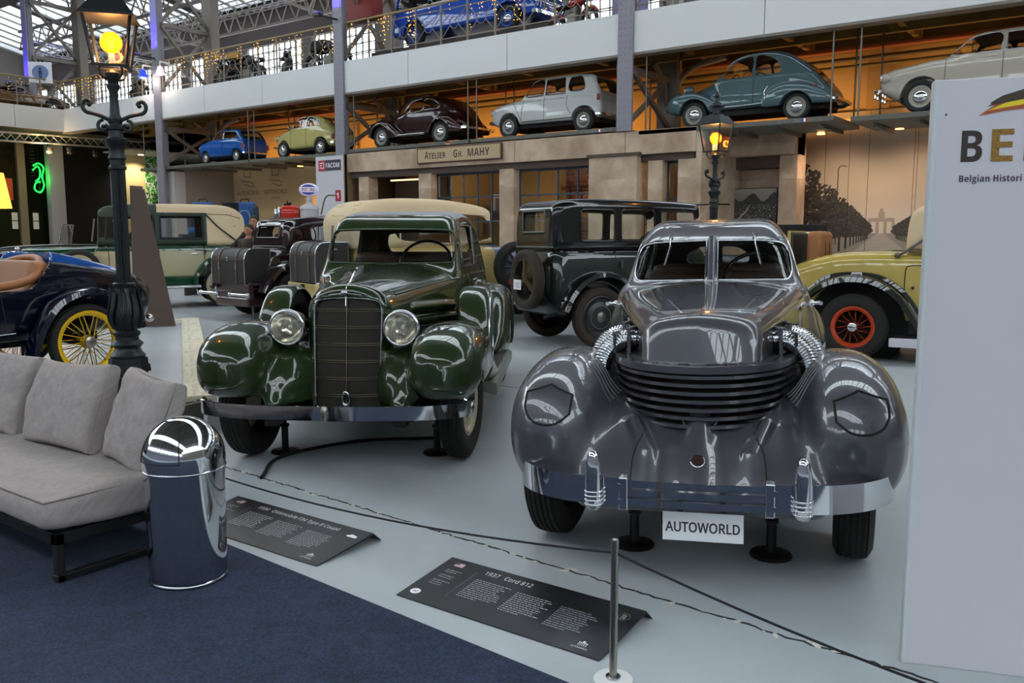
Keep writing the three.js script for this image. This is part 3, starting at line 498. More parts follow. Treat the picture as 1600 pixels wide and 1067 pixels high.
  bp('hood_crease', poly(topLine(hood, [[0, .2], [0, 0], [0, -.4], [0, -.8], [0, -1.3]]), .006, 6), grey);
  bp('apron_seam', poly(frontLine(hull, smoothPts([[.22, .62], [.255, .55], [.262, .46], [.25, .36]], 12), 1.4), .003, 5), M.dark); bp('apron_seam', poly(frontLine(hull, smoothPts([[-.22, .62], [-.255, .55], [-.262, .46], [-.25, .36]], 12), 1.4), .003, 5), M.dark);
  const em = meet(hull, [0, .53, 1.4], [0, 0, -1]);
  const ch = bp('crank_cover', new THREE.CylinderGeometry(.024, .027, .02, 24).rotateX(PI / 2 - .75).translate(...em), std(0x3a2020, .35, .5)); bp('crank_ring', new THREE.TorusGeometry(.025, .0045, 8, 24).rotateX(-.75).translate(em[0], em[1], em[2] + .006), M.chrome, null, ch);
  bp('grille_arch', tube([[-.075, .635, .36], [-.05, .672, .375], [0, .69, .385], [.05, .672, .375], [.075, .635, .36]], .006, 24, 8), M.chrome);
  // bumper: three centre bars, broad curved ends, two upright guards
  const bm = (g, n = 'bumper_bar') => bp(n, g, M.chrome);
  for (const y of [.41, .446, .482]) bm(sweep([[-.008, .0135], [.002, .0125], [.010, .008], [.0135, 0], [.010, -.008], [.002, -.0125], [-.008, -.0135]], Array.from({ length: 21 }, (_, i) => V(lerp(-.27, .27, i / 20), y, .78 - ((i - 10) / 10) ** 2 * .012))));
  for (const s of [-1, 1]) {
    const path = new THREE.CatmullRomCurve3([[.262, .765], [.36, .758], [.5, .73], [.62, .665], [.71, .56], [.752, .43]].map(([a, b]) => V(a * s, .446, b))).getPoints(40);
    const pr = [[-.004, .055], [.008, .054], [.016, .03], [.018, 0], [.016, -.03], [.008, -.054], [-.004, -.055]].map(([a, b]) => [a, b]);
    bm(sweep(s > 0 ? pr : pr.map(([a, b]) => [a, b]), s > 0 ? path : path.slice().reverse()), 'bumper_blade');
    bm([rbox(.035, .13, .05, .006, .27 * s, .446, .77), new THREE.CylinderGeometry(.011, .011, .012, 10).rotateX(PI / 2).translate(.285 * s, .475, .79), new THREE.CylinderGeometry(.011, .011, .012, 10).rotateX(PI / 2).translate(.285 * s, .415, .79)], 'bumper_clamp');
    const gd = bm(lathe([[0, .235], [.012, .232], [.022, .215], [.03, .17], [.033, .11], [.033, .05], [.031, .02], [.022, .004], [0, 0]], 24).scale(1, 1, .8).translate(.385 * s, .375, .785), 'bumper_guard');
    for (let i = 0; i < 4; i++) bp('guard_rib', new THREE.TorusGeometry(.033, .004, 6, 24).rotateX(PI / 2).scale(1, 1, .82).translate(.385 * s, .40 + i * .017, .785), M.chrome, null, gd);
    bp('bumper_bracket', bar([.3 * s, .43, .75], [.34 * s, .4, .3], .03, .05), M.blackmetal);
    bp('bumper_end', rod([.745 * s, .49, .45], [.745 * s, .512, .45], .014, 10), M.blackmetal);
  }
  // plate
  const pl = canvasTex(512, 188, (x, w, h) => { x.fillStyle = '#e2e2e4'; x.fillRect(0, 0, w, h); x.fillStyle = '#2c2c33'; x.font = '78px sans-serif'; x.textAlign = 'center'; x.textBaseline = 'middle'; x.save(); x.translate(w / 2, h / 2 + 4); const tw = x.measureText('AUTOWORLD').width; x.scale(w * .93 / tw, 1.15); x.lineWidth = 3.5; x.strokeStyle = '#2c2c33'; x.strokeText('AUTOWORLD', 0, 0); x.fillText('AUTOWORLD', 0, 0); x.restore(); });
  const plate = part(car, 'licence_plate', [boxG(.305, .112, .004, .025, .302, .702)], M.white); plate.userData.label = 'white plate lettered AUTOWORLD'; plate.geometry.applyMatrix4(roll);
  const face = part(plate, 'plate_lettering', new THREE.PlaneGeometry(.303, .110).translate(.025, .302, .7045), std(0xffffff, .45, 0, { map: pl })); face.geometry.applyMatrix4(roll);
  for (const x of [-.06, .1]) bp('plate_bracket', bar([x, .36, .69], [x, .42, .62], .02), M.blackmetal);
  // below: axle, chassis; wheels
  bp('chassis', [rod([-.55, .3, 0], [.55, .3, 0], .035, 10), boxG(.3, .12, .9, 0, .3, .05), boxG(.06, .1, 3.8, -.35, .3, -1.7), boxG(.06, .1, 3.8, .35, .3, -1.7), boxG(1.1, .02, 3.4, 0, .36, -2.2)], M.dark);
  const wo = { R: .345, r: .215, w: .165, rim: std(0x2d2c2d, .4, .4), cap: .11, ribs: 5, tyre: std(0x1b1915, .8) };
  wheel(car, -.665, .345, 0, -1, wo, -.13); wheel(car, .665, .345, 0, 1, wo, -.13); wheel(car, -.665, .345, -3.17, -1, wo); wheel(car, .665, .345, -3.17, 1, wo);
  // cabin fittings
  bp('steering_wheel', [new THREE.TorusGeometry(.2, .013, 10, 40).rotateX(-.5).translate(.27, 1.12, -1.88), rod([.27, 1.12, -1.88], [.27, .95, -1.6], .02, 8), rod([.09, 1.12, -1.88], [.45, 1.12, -1.88], .009, 6)], M.black);
  bp('dashboard', rbox(1.0, .1, .14, .04, 0, 1.08, -1.62), M.interior);
  for (const [z, y] of [[-2.35, .92], [-3.1, .95]]) bp('seat', [rbox(1.0, .5, .16, .06, 0, y, z), rbox(1.0, .16, .5, .06, 0, y - .2, z + .25)], M.brownseat);
  // stands
  [[-.295, .13], [.311, .117]].forEach(([x, z], i) => {
    const p = car.localToWorld ? V(x, 0, z).applyEuler(new THREE.Euler(0, 22 * PI / 180, 0)).add(V(-1.6, 0, -3.67)) : 0;
    const st = thing('jack_stand', i ? 'dark round-footed jack stand under the grey car, right of its white plate' : 'dark round-footed jack stand under the grey car, left of its white plate', 'jack stand', [p.x, 0, p.z]);
    part(st, 'foot', crease(lathe([[0, 0], [.092, 0], [.094, .008], [.086, .016], [.03, .022], [0, .022]], 36)), M.blackmetal); part(st, 'post', crease(lathe([[0, .02], [.022, .02], [.022, .15], [.03, .155], [.03, .17], [.014, .175], [.014, .238], [0, .238]], 20)), M.blackmetal);
  });
}
// ---------- green car with the tall grille, left of the middle
{
  const car = thing('classic_car', 'dark green vintage coupe with a tall black grille, round headlamps and one chrome bumper', 'car', [-4.078, 0, -3.853], 32.8);
  const green = paint(0x1c2d13, 0, .35), bp = (n, g, m, l, p = car) => part(p, n, g, m, l);
  const fendL = loft([[.66, .63, .62, .02, .04], [.635, .63, .63, .11, .10], [.56, .632, .64, .18, .165], [.4, .638, .652, .218, .212], [.2, .64, .66, .232, .228], [0, .64, .657, .232, .224], [-.2, .64, .63, .222, .21], [-.45, .645, .56, .205, .17], [-.75, .66, .46, .185, .11], [-1.05, .675, .39, .17, .05], [-1.3, .68, .36, .12, .03]], 2.6);
  const fender = (x, y, z) => fendL(abs(x), y, z);
  const catw = ell(.34, .50, .08, .17, .25, .40), cat2 = cap(.47, .62, .34, .38, .42, .50, .05, .05), valance = (x, y, z) => smin(catw(abs(x), y, z), cat2(abs(x), y, z), .08);
  const hw = tab([[-1.5, .6], [-1.15, .545], [-.7, .43], [-.3, .345], [.1, .27], [.3, .247]]), ht = tab([[-1.4, 1.235], [-1.1, 1.215], [-.5, 1.17], [0, 1.135], [.2, 1.118], [.35, 1.09]]);
  const hood = (x, y, z) => { const a = abs(x), w = hw(z), e = smax(a - w + max(0, .75 - y) * .04, y - ht(z) + .10 * (a / w) ** 2.2, .09); return smax(e, max(.34 - y, -1.4 - z, z - .1), .01); };
  const nose = (x, y, z) => { const a = abs(x), e = smax(a - hw(z), y - ht(z) + .10 * (a / hw(z)) ** 2.2, .09); return smax(smax(e, z - .30 + (y - .4) * .11 + a * a * .9, .06), max(.36 - y, .06 - z), .01); };
  const fin = (x, y, z) => min(cap(.305, .945, -.28, .47, .905, -1.0, .02, .032)(abs(x), y, z), cap(.32, .86, -.32, .475, .82, -1.0, .02, .03)(abs(x), y, z));
  const finA = cap(.335, .945, -.22, .492, .905, -.98, .024, .036), finB = cap(.35, .855, -.26, .50, .815, -.98, .022, .034);
  const cabP = prof([[-1.12, 1.2], [-1.2, 1.33], [-1.29, 1.475], [-1.42, 1.565], [-1.75, 1.612], [-2.2, 1.622], [-2.65, 1.585], [-2.95, 1.46], [-3.1, 1.25], [-3.25, .95], [-3.3, .5, 1], [-1.05, .5, 1], [-1.05, 1.1]], .02);
  const cabW = tab([[-1.05, .55], [-1.5, .625], [-2.2, .655], [-2.9, .62], [-3.3, .54]]);
  const cabin = (x, y, z) => smax(cabP(z + .06 * x * x, y), abs(x) - cabW(z) + max(0, y - 1.1) * .17, .10);
  const low = loft([[-.85, 0, .7, .44, .33], [-1.3, 0, .72, .6, .35], [-1.9, 0, .72, .67, .36], [-2.6, 0, .72, .67, .36], [-3.2, 0, .7, .58, .36], [-3.7, 0, .64, .42, .3], [-4.15, 0, .55, .12, .1]], 3.4);
  const rearL = loft([[-1.95, .69, .4, .06, .05], [-2.15, .69, .48, .13, .16], [-2.45, .69, .57, .155, .33], [-2.8, .69, .59, .16, .37], [-3.1, .69, .56, .155, .34], [-3.5, .67, .46, .12, .2], [-3.8, .64, .4, .03, .05]], 2.7);
  const rear = (x, y, z) => rearL(abs(x), y, z);
  const wsP = prof([[-.475, 1.22], [-.495, 1.3], [-.48, 1.42], [-.43, 1.458], [0, 1.466], [.43, 1.458], [.48, 1.42], [.495, 1.3], [.475, 1.22], [.42, 1.212], [0, 1.206], [-.42, 1.212]], .012), ws = (x, y, z) => max(wsP(x, y), -1.7 - z, z + .9);
  const sdP = prof([[-1.36, 1.2], [-1.42, 1.44], [-1.5, 1.49], [-2.2, 1.5], [-2.27, 1.44], [-2.27, 1.2], [-2.2, 1.18], [-1.42, 1.18]], .015), sides = (x, y, z) => max(sdP(z, y), .3 - abs(x));
  const rwP = prof([[-.38, 1.27], [-.4, 1.34], [-.36, 1.43], [0, 1.445], [.36, 1.43], [.4, 1.34], [.38, 1.27], [.3, 1.245], [-.3, 1.245]], .015), rw = (x, y, z) => max(rwP(x, y), z + 2.6);
  const well = (x, y, z) => { const a = abs(x); return max(hypot(y - .36, z) - .455, .40 - a, a - .845); }, wellR = (x, y, z) => max(hypot(y - .36, z + 2.87) - .42, .42 - abs(x));
  const gril = prof([[-.2, .28, 1], [-.208, .7], [-.212, .97], [-.19, 1.018], [-.12, 1.034], [0, 1.042], [.12, 1.034], [.19, 1.018], [.212, .97], [.208, .7], [.2, .28, 1]], .01);
  const gcut = (x, y, z) => max(gril(x, y), .16 - z);
  const inner = (x, y, z) => max(cabin(x, y, z) + .03, .7 - y);
  const hull = (x, y, z) => {
    const f = max(fender(x, y, z), -well(x, y, z)); let d = smin(f, max(valance(x, y, z), .42 - y), .07); const hd = min(hood(x, y, z), nose(x, y, z));
    d = smin(d, smin(hd, min(finA(abs(x), y, z), finB(abs(x), y, z)), .025), .02); const b = smin(low(x, y, z), smin(cabin(x, y, z), max(rear(x, y, z), -wellR(x, y, z)), .06), .06);
    d = smin(d, b, .04); return max(d, .33 - y, -gcut(x, y, z));
  };
  const shell = (x, y, z) => max(hull(x, y, z), -inner(x, y, z), -ws(x, y, z), -sides(x, y, z), -rw(x, y, z));
  const pick = (x, y, z) => {
    const c = cabin(x, y, z); if (c < -.008 && y > .71 && hull(x, y, z) < -.012) return 5; if (c < .02 && y > 1.5 && abs(x) < .46 && z < -1.5 && z > -2.75) return 9;
    const v = [low(x, y, z), x < 0 ? fender(x, y, z) : 9, x > 0 ? fender(x, y, z) : 9, hood(x, y, z), c, 9, valance(x, y, z), x < 0 ? rear(x, y, z) : 9, x > 0 ? rear(x, y, z) : 9, 9, nose(x, y, z)]; let b = 0; v.forEach((q, i) => { if (q < v[b]) b = i; }); return b;
  };
  const G = skin(shell, [-.93, .32, -4.25], [.93, 1.68, .72], .0148, pick, 11);
  ['lower_body', 'front_fender', 'front_fender', 'hood', 'cabin', 'interior_lining', 'front_valance', 'rear_fender', 'rear_fender', 'roof_insert', 'grille_shell'].forEach((n, i) => bp(n, G[i], i === 5 ? M.interior : i === 9 ? std(0x8b8e93, .55) : green, i === 9 ? 'grey fabric roof insert' : null));
  skin((x, y, z) => cabin(x, y, z) + .012, [-.7, 1.1, -3.2], [.7, 1.6, -1.0], .022, (x, y, z) => ws(x, y, z) < .012 ? 0 : sides(x, y, z) < .012 ? (x < 0 ? 1 : 2) : rw(x, y, z) < .012 ? 3 : -1, 4).forEach((g, i) => bp(['windshield_pane', 'side_window', 'side_window', 'rear_window'][i], g, M.glass));
  // grille
  const gr = pgroup(car, 'grille', [0, 0, 0]), gz = (x, y) => .268 - (y - .4) * .11 - x * x * .9;
  part(gr, 'grille_core', boxG(.44, .78, .02, 0, .66, .16), std(0x0c0b0a, .9));
  const fine = []; for (let i = -26; i <= 26; i++) { const x = i * .0077, yt = 1.036 - 2.2 * pow(abs(x), 2.6); fine.push(bar([x, .36, gz(x, .36) - .008], [x, yt, gz(x, yt) - .008], .0028, .01)); }
  part(gr, 'grille_slat', fine, std(0x2b2722, .45, .6)).userData.kind = 'stuff';
  for (let i = 0; i < 6; i++) for (const d of [0, .012]) { const y = .43 + i * .105 + d; part(gr, 'grille_bar', tube([-.206, -.1, 0, .1, .206].map((x) => [x, y, gz(x, y)]), .0028, 16, 6), std(0x6a6152, .3, .9)); }
  part(gr, 'grille_rib', tube([.36, .6, .8, 1.03].map((y) => [0, y, gz(0, y) + .003]), .0045, 12, 6), std(0x8a8478, .25, 1));
  const surround = outline([[-.2, .36, 1], [-.208, .7], [-.212, .97], [-.19, 1.018], [-.12, 1.034], [0, 1.042], [.12, 1.034], [.19, 1.018], [.212, .97], [.208, .7], [.2, .36, 1]], 6).slice(0, -6);
  part(gr, 'grille_surround', poly(surround.map(([x, y]) => [x, y, gz(x, y) + .012]), .009, 8), M.chrome);
  part(gr, 'crank_ring', new THREE.TorusGeometry(.028, .009, 10, 30).scale(.8, 1.45, 1).translate(.0, .42, gz(0, .42) + .02), M.steel);
  bp('nose_emblem', [new THREE.SphereGeometry(.016, 16, 10).scale(1.3, 1, .6).translate(0, 1.072, .262), rod([-.1, 1.058, .24], [-.01, 1.07, .262], .003, 6), rod([.1, 1.058, .24], [.01, 1.07, .262], .003, 6)], M.steel);
  bp('hood_strip', poly(topLine(hood, [[0, .09], [0, -.2], [0, -.6], [0, -1.0]]), .003, 6), green); bp('hood_strip', poly(topLine(nose, [[0, .1], [0, .16], [0, .21], [0, .235]]), .0035, 6), M.chrome);
  const t0 = topLine(hood, [[0, 0.02]])[0];
  bp('hood_ornament', [tube([[0, t0[1] - .01, .12], [0, t0[1] + .01, .08], [0, t0[1] + .035, .03], [0, t0[1] + .055, -.02]], .007, 16, 8), tube([[-.025, t0[1] + .045, -.03], [0, t0[1] + .03, .03], [.025, t0[1] + .045, -.03]], .005, 12, 6)], M.chrome);
  // headlamps
  for (const s of [-1, 1]) {
    const h = pgroup(car, 'headlamp', [.352 * s, .862, .2]);
    part(h, 'lamp_shell', crease(lathe([[0, -.2], [.03, -.19], [.065, -.14], [.09, -.06], [.102, .03], [.105, .075]], 40).rotateX(PI / 2)), green);
    part(h, 'lamp_rim', lathe([[.104, .07], [.113, .08], [.114, .095], [.106, .108], [.098, .104]], 48).rotateX(PI / 2), M.chrome);
    part(h, 'reflector', lathe([[.098, .098], [.085, .05], [.05, .01], [0, -.005]], 40).rotateX(PI / 2), std(0xdcdad4, .16, 1));
    part(h, 'bulb', new THREE.SphereGeometry(.014, 12, 8).translate(0, 0, .03), M.white);
    part(h, 'lens', lathe([[.1, .1], [.08, .112], [.045, .121], [0, .125]], 40).rotateX(PI / 2), M.lens);
    const fl = []; for (let i = -9; i <= 9; i++) { const x = i * .0095, r = sqrt(max(0, .0075 - x * x)); if (i % 2) fl.push(rod([x, -r, .117 - x * x], [x, r * .2, .118 - x * x], .0022, 4)); }
    part(h, 'lens_flute', fl, M.lens).userData.kind = 'stuff';
    bp('headlamp_stalk', tube([[.352 * s, .78, .17], [.358 * s, .70, .15], [.38 * s, .60, .12]], .034, 12, 10), green);
    // side-mounted spare with painted cover
    const sm = pgroup(car, 'spare_wheel', [.69 * s, .70, -.80], [0, s > 0 ? .04 : PI - .04, 0]);
    part(sm, 'tyre_cover', crease(lathe([[.30, .115], [.33, .108], [.352, .08], [.36, .03], [.36, -.03], [.352, -.075], [.33, -.1]], 56).rotateZ(-PI / 2)), green);
    part(sm, 'cover_face', crease(lathe([[0, .07], [.06, .075], [.2, .085], [.285, .112], [.30, .115]], 48).rotateZ(-PI / 2)), green);
    part(sm, 'cover_trim', new THREE.TorusGeometry(.302, .006, 8, 56).rotateY(PI / 2).translate(.116, 0, 0), M.chrome);
    part(sm, 'tyre', wheelGeo('olds_sp', () => tyreGeo(.34, .2, .15, 4)), M.rubber);
    // running board
    bp('running_board', extr([[-.62, 0], [-.62, .03], [-.84, .03], [-.865, .015], [-.865, -.055], [-.85, -.06]].map(([a, b]) => [-a * s, b]), 1.75, .004).translate(0, .365, -2.3), std(0x777a72, .35, .2));
    const rib = []; for (let i = 0; i < 12; i++) rib.push(span((.635 + i * .0165) * s - .005, .397, -2.28, (.635 + i * .0165) * s + .005, .403, -.6));
    bp('running_board_mat', rib, std(0x2e2a27, .7)).userData.kind = 'stuff';
    // belt moulding, seams, window trim, handle
    const hb = (x, y, z) => min(hood(x, y, z), cabin(x, y, z), low(x, y, z));
    bp('belt_moulding', poly(sideLine(hb, smoothPts([[-.02, 1.045], [-.5, 1.068], [-1.2, 1.10], [-2.0, 1.10], [-3.0, 1.08]], 30), 1.2, s), .0085, 8), green);
    bp('door_seam', poly(sideLine(hb, smoothPts([[-1.27, .5], [-1.27, 1.0], [-1.3, 1.2]], 14), 1.2, s), .0035, 5), M.dark); bp('door_seam', poly(sideLine(hb, smoothPts([[-2.33, .5], [-2.33, 1.5]], 14), 1.2, s), .0035, 5), M.dark);
    bp('hood_seam', poly(sideLine(hb, smoothPts([[-1.06, .62], [-1.08, 1.0], [-1.1, 1.1]], 14), 1.2, s), .003, 5), M.dark);
    bp('window_trim', poly(sideLine(cabin, outline([[-1.36, 1.2], [-1.42, 1.44], [-1.5, 1.49], [-2.2, 1.5], [-2.27, 1.44], [-2.27, 1.2], [-2.2, 1.18], [-1.42, 1.18]], 5), 1.2, s), .009, 6, true), green);
    const q = meet(hb, [1.2 * s, 1.02, -2.2], [-s, 0, 0]); bp('door_handle', [rod([q[0], q[1], q[2]], [q[0] + .05 * s, q[1], q[2]], .01, 8), rod([q[0] + .05 * s, q[1], q[2] - .02], [q[0] + .05 * s, q[1], q[2] + .1], .009, 8)], M.chrome);
    const wm = pgroup(car, 'vent_window', [0, 0, 0]); part(wm, 'vent_post', rod([.595 * s, 1.19, -1.62], [.57 * s, 1.5, -1.62], .009, 8), M.chrome); part(wm, 'vent_grip', rod([.58 * s, 1.3, -1.63], [.56 * s, 1.3, -1.7], .007, 6), M.chrome);
  }
  bp('window_trim', poly(frontLine(cabin, outline([[-.475, 1.22], [-.495, 1.3], [-.48, 1.42], [-.43, 1.458], [0, 1.466], [.43, 1.458], [.48, 1.42], [.495, 1.3], [.475, 1.22], [.42, 1.212], [0, 1.206], [-.42, 1.212]], 5), -.5), .009, 8, true), green);
  bp('cowl_seam', poly(topLine(hull, Array.from({ length: 17 }, (_, i) => [(i - 8) * .064, -1.06])), .003, 5), M.dark);
  // bumper with centre medallion
  const path = new THREE.CatmullRomCurve3([[-.80, .50], [-.77, .60], [-.6, .70], [-.3, .75], [0, .76], [.3, .75], [.6, .70], [.77, .60], [.80, .50]].map(([a, b]) => V(a, .428, b))).getPoints(70);
  bp('bumper_bar', sweep([[-.006, .040], [.006, .041], [.017, .03], [.02, .012], [.016, -.008], [.008, -.018], [.012, -.03], [.006, -.041], [-.006, -.041]], path), M.chrome);
  bp('bumper_medallion', crease(new THREE.SphereGeometry(.04, 20, 14).scale(.55, 1.2, .35).translate(0, .425, .775)), M.brushed);
  for (const s of [-1, 1]) { bp('bumper_end', new THREE.SphereGeometry(.04, 16, 10).scale(.5, 1, .5).translate(.80 * s, .418, .5), M.chrome); bp('bumper_iron', tube([[.36 * s, .415, .72], [.36 * s, .40, .5], [.36 * s, .40, .1]], .018, 12, 6), M.blackmetal); }
  bp('chassis', [rod([-.6, .33, 0], [.6, .33, 0], .035, 10), boxG(.08, .11, 3.9, -.38, .36, -1.4), boxG(.08, .11, 3.9, .38, .36, -1.4), boxG(1.2, .02, 3.0, 0, .42, -2.0), boxG(.9, .06, .06, 0, .35, .42), rod([-.42, .33, .25], [.42, .33, .25], .03, 8), boxG(.3, .06, .5, 0, .30, 0)], M.dark);
  const wo = { R: .36, r: .215, w: .15, rim: paint(0xb9ae90, 0, .4), cap: .11, ribs: 4, tyre: std(0x191815, .8) };
  wheel(car, -.683, .36, 0, -1, wo, -.12); wheel(car, .683, .36, 0, 1, wo, -.12); wheel(car, -.69, .36, -2.87, -1, wo); wheel(car, .69, .36, -2.87, 1, wo);
  bp('steering_wheel', [new THREE.TorusGeometry(.21, .012, 10, 44).rotateX(-.6).translate(.2, 1.2, -1.62), rod([.2, 1.2, -1.62], [.2, 1.0, -1.2], .018, 8), rod([0, 1.2, -1.62], [.4, 1.2, -1.62], .009, 6)], M.black);
  bp('dashboard', rbox(1.02, .12, .14, .04, 0, 1.12, -1.28), M.interior); bp('seat', [rbox(1.1, .55, .16, .07, 0, 1.0, -2.3), rbox(1.1, .16, .5, .06, 0, .82, -2.05)], M.brownseat);
  [[-.494, -.029], [.511, -.056]].forEach(([x, z], i) => {
    const a = 32.8 * PI / 180, st = thing('jack_stand', i ? 'dark round-footed jack stand under the green car beside its front right-hand tyre' : 'dark round-footed jack stand under the green car near the bin', 'jack stand', [-4.078 + x * cos(a) + z * sin(a), 0, -3.853 - x * sin(a) + z * cos(a)]);
    part(st, 'foot', crease(lathe([[0, 0], [.092, 0], [.094, .008], [.086, .016], [.03, .022], [0, .022]], 36)), M.blackmetal); part(st, 'post', crease(lathe([[0, .02], [.022, .02], [.022, .17], [.03, .175], [.03, .19], [.014, .195], [.014, .29], [0, .29]], 20)), M.blackmetal);
  });
}
// ---------- a closed car from outlines: lower body, cabin with real openings, panes, wheel arches
function makeCar(car, o) {
  const lowP = prof(o.low, o.cell || .03), lw = tab(o.lowW), cw = o.cab && tab(o.cabW), cabP = o.cab && prof(o.cab, o.cell || .03), r = o.r || .12, cr = o.cr || .12, t = o.tumble ?? .15, bt = o.belt || .9, bulge = o.bulge ?? .03;
  const low = (x, y, z) => smax(lowP(z, y), abs(x) - lw(z) + bulge * pow(abs((y - (o.mid || .6)) / .4), 2), r);
  const cabin = o.cab ? (x, y, z) => smax(cabP(z + (o.bow || .05) * x * x, y), abs(x) - cw(z) + max(0, y - bt) * t, cr) : () => 9;
  const ex = o.extra || [], side = (o.side || []).map((s) => prof(s, .02)), fr = o.front && prof(o.front, .015), bk = o.back && prof(o.back, .015);
  const sides = (x, y, z) => { let d = 9; for (const f of side) d = min(d, f(z, y)); return max(d, (o.sideIn || .25) - abs(x)); };
  const ws = fr ? (x, y, z) => max(fr(x, y), o.frontZ - z) : () => 9, rw = bk ? (x, y, z) => max(bk(x, y), z - o.backZ) : () => 9;
  const wells = o.wells || [], inner = (x, y, z) => max(cabin(x, y, z) + (o.wall || .035), (o.floorY || bt - .35) - y);
  const hull = (x, y, z) => {
    let d = o.cab ? smin(low(x, y, z), cabin(x, y, z), o.k || .05) : low(x, y, z); for (const e of ex) d = smin(d, e(x, y, z), o.ek || .04);
    for (const [wz, wy, R, xi] of wells) d = max(d, -max(hypot(y - wy, z - wz) - R, xi - abs(x)));
    return o.bottom ? max(d, o.bottom - y) : d;
  };
  const open = o.cockpit, shell = (x, y, z) => { let d = hull(x, y, z); if (o.cab) d = max(d, -inner(x, y, z), -ws(x, y, z), -sides(x, y, z), -rw(x, y, z)); if (open) d = max(d, -open(x, y, z)); return d; };
  const pick = (x, y, z) => { const c = cabin(x, y, z); if (o.cab && c < -.012 && y > (o.floorY || bt - .35) + .01 && hull(x, y, z) < -.014) return 2; let b = low(x, y, z) <= c ? 0 : 1, v = min(low(x, y, z), c); ex.forEach((e, i) => { const q = e(x, y, z); if (q < v - .004) { v = q; b = 3 + i * 2 + (x < 0 ? 1 : 0); } }); if (o.pick) b = o.pick(x, y, z, b) ?? b; return b; };
  const mats = [o.paint, o.paint2 || o.paint, M.interior, ...ex.flatMap(() => [o.paint, o.paint]), ...(o.more || []).map((m) => m[1])], names = [o.lowName || 'body', 'cabin', 'interior_lining', ...ex.flatMap((_, i) => [o.exName[i], o.exName[i]]), ...(o.more || []).map((m) => m[0])];
  const G = skin(shell, o.lo, o.hi, o.h || .026, pick, mats.length);
  G.forEach((g, i) => { if (g.index.count) part(car, names[i], g, mats[i]); });
  if (o.cab && o.glass !== false) skin((x, y, z) => cabin(x, y, z) + .014, o.lo, o.hi, .035, (x, y, z) => { if (ws(x, y, z) < .014) return 0; if (rw(x, y, z) < .014) return 1; for (let i = 0; i < side.length; i++) if (abs(x) > (o.sideIn || .25) && side[i](z, y) < .014) return 2 + i * 2 + (x < 0 ? 1 : 0); return -1; }, 2 + side.length * 2).forEach((g, i) => { if (g.index.count) part(car, ['windshield_pane', 'rear_window'][i] || 'side_window', g, o.glassMat || M.glass); });
  const H = (x, y, z) => hull(x, y, z);
  return { hull: H, low, cabin, seam: (zy, s = 1, r = .006, m = M.dark, n = 'door_seam') => part(car, n, poly(sideLine(H, smoothPts(zy, 14), 1.4, s), r, 5), m), trim: (i, s, m = M.chrome, r = .009) => part(car, 'window_trim', poly(sideLine(cabin, outline(o.side[i], 5), 1.3, s), r, 5, true), m) };
}
const arch = (w, th = .014, crown = .03) => [[-.03, -w / 2], [crown * .5, -w * .42], [crown, -w * .2], [crown, w * .2], [crown * .5, w * .42], [-.03, w / 2], [-.03 - th * .2, w / 2 - .01], [crown - th, w * .18], [crown - th, -w * .18], [-.03 - th * .2, -w / 2 + .01]];
function fenderStrip(car, x, zy, w, mat, name = 'fender', crown = .03) { return part(car, name, sweep(arch(w, .014, crown), new THREE.CatmullRomCurve3(zy.map(([z, y]) => V(x, y, z))).getPoints(28), true, V(1, 0, 0)), mat); }
function bumperBar(car, z, y, hw, back, mat = M.chrome, h = .06, name = 'bumper', d = 1) {
  const p = new THREE.CatmullRomCurve3([[-hw, z - back * d], [-hw * .93, z - back * .3 * d], [-hw * .5, z], [0, z + .015 * d], [hw * .5, z], [hw * .93, z - back * .3 * d], [hw, z - back * d]].map(([a, b]) => V(a, y, b))).getPoints(36);
  return part(car, name, sweep([[-.012, h / 2], [.012, h * .42], [.018, 0], [.012, -h * .42], [-.012, -h / 2]].map(([a, b]) => [a * (d > 0 ? 1 : 1), b]), d > 0 ? p : p.reverse()), mat);
}
function seats(car, z, y, w = .5, mat = M.brownseat, n = 2) { for (let i = 0; i < n; i++) { const x = (i - (n - 1) / 2) * (w + .08); part(car, 'seat', [rbox(w, .5, .13, .05, x, y + .3, z - .22), rbox(w, .15, .46, .05, x, y, z)], mat); } }
function steering(car, x, y, z, tilt = -.6, R = .19) { part(car, 'steering_wheel', [new THREE.TorusGeometry(R, .011, 8, 32).rotateX(tilt).translate(x, y, z), rod([x - R, y, z], [x + R, y, z], .008, 5), rod([x, y, z], [x, y - .2, z + .3], .014, 6)], M.black); }
const disc = (r, d, x, y, z, ax = 'x') => { const g = new THREE.CylinderGeometry(r, r, d, 24); if (ax === 'x') g.rotateZ(PI / 2); if (ax === 'z') g.rotateX(PI / 2); return g.translate(x, y, z); };
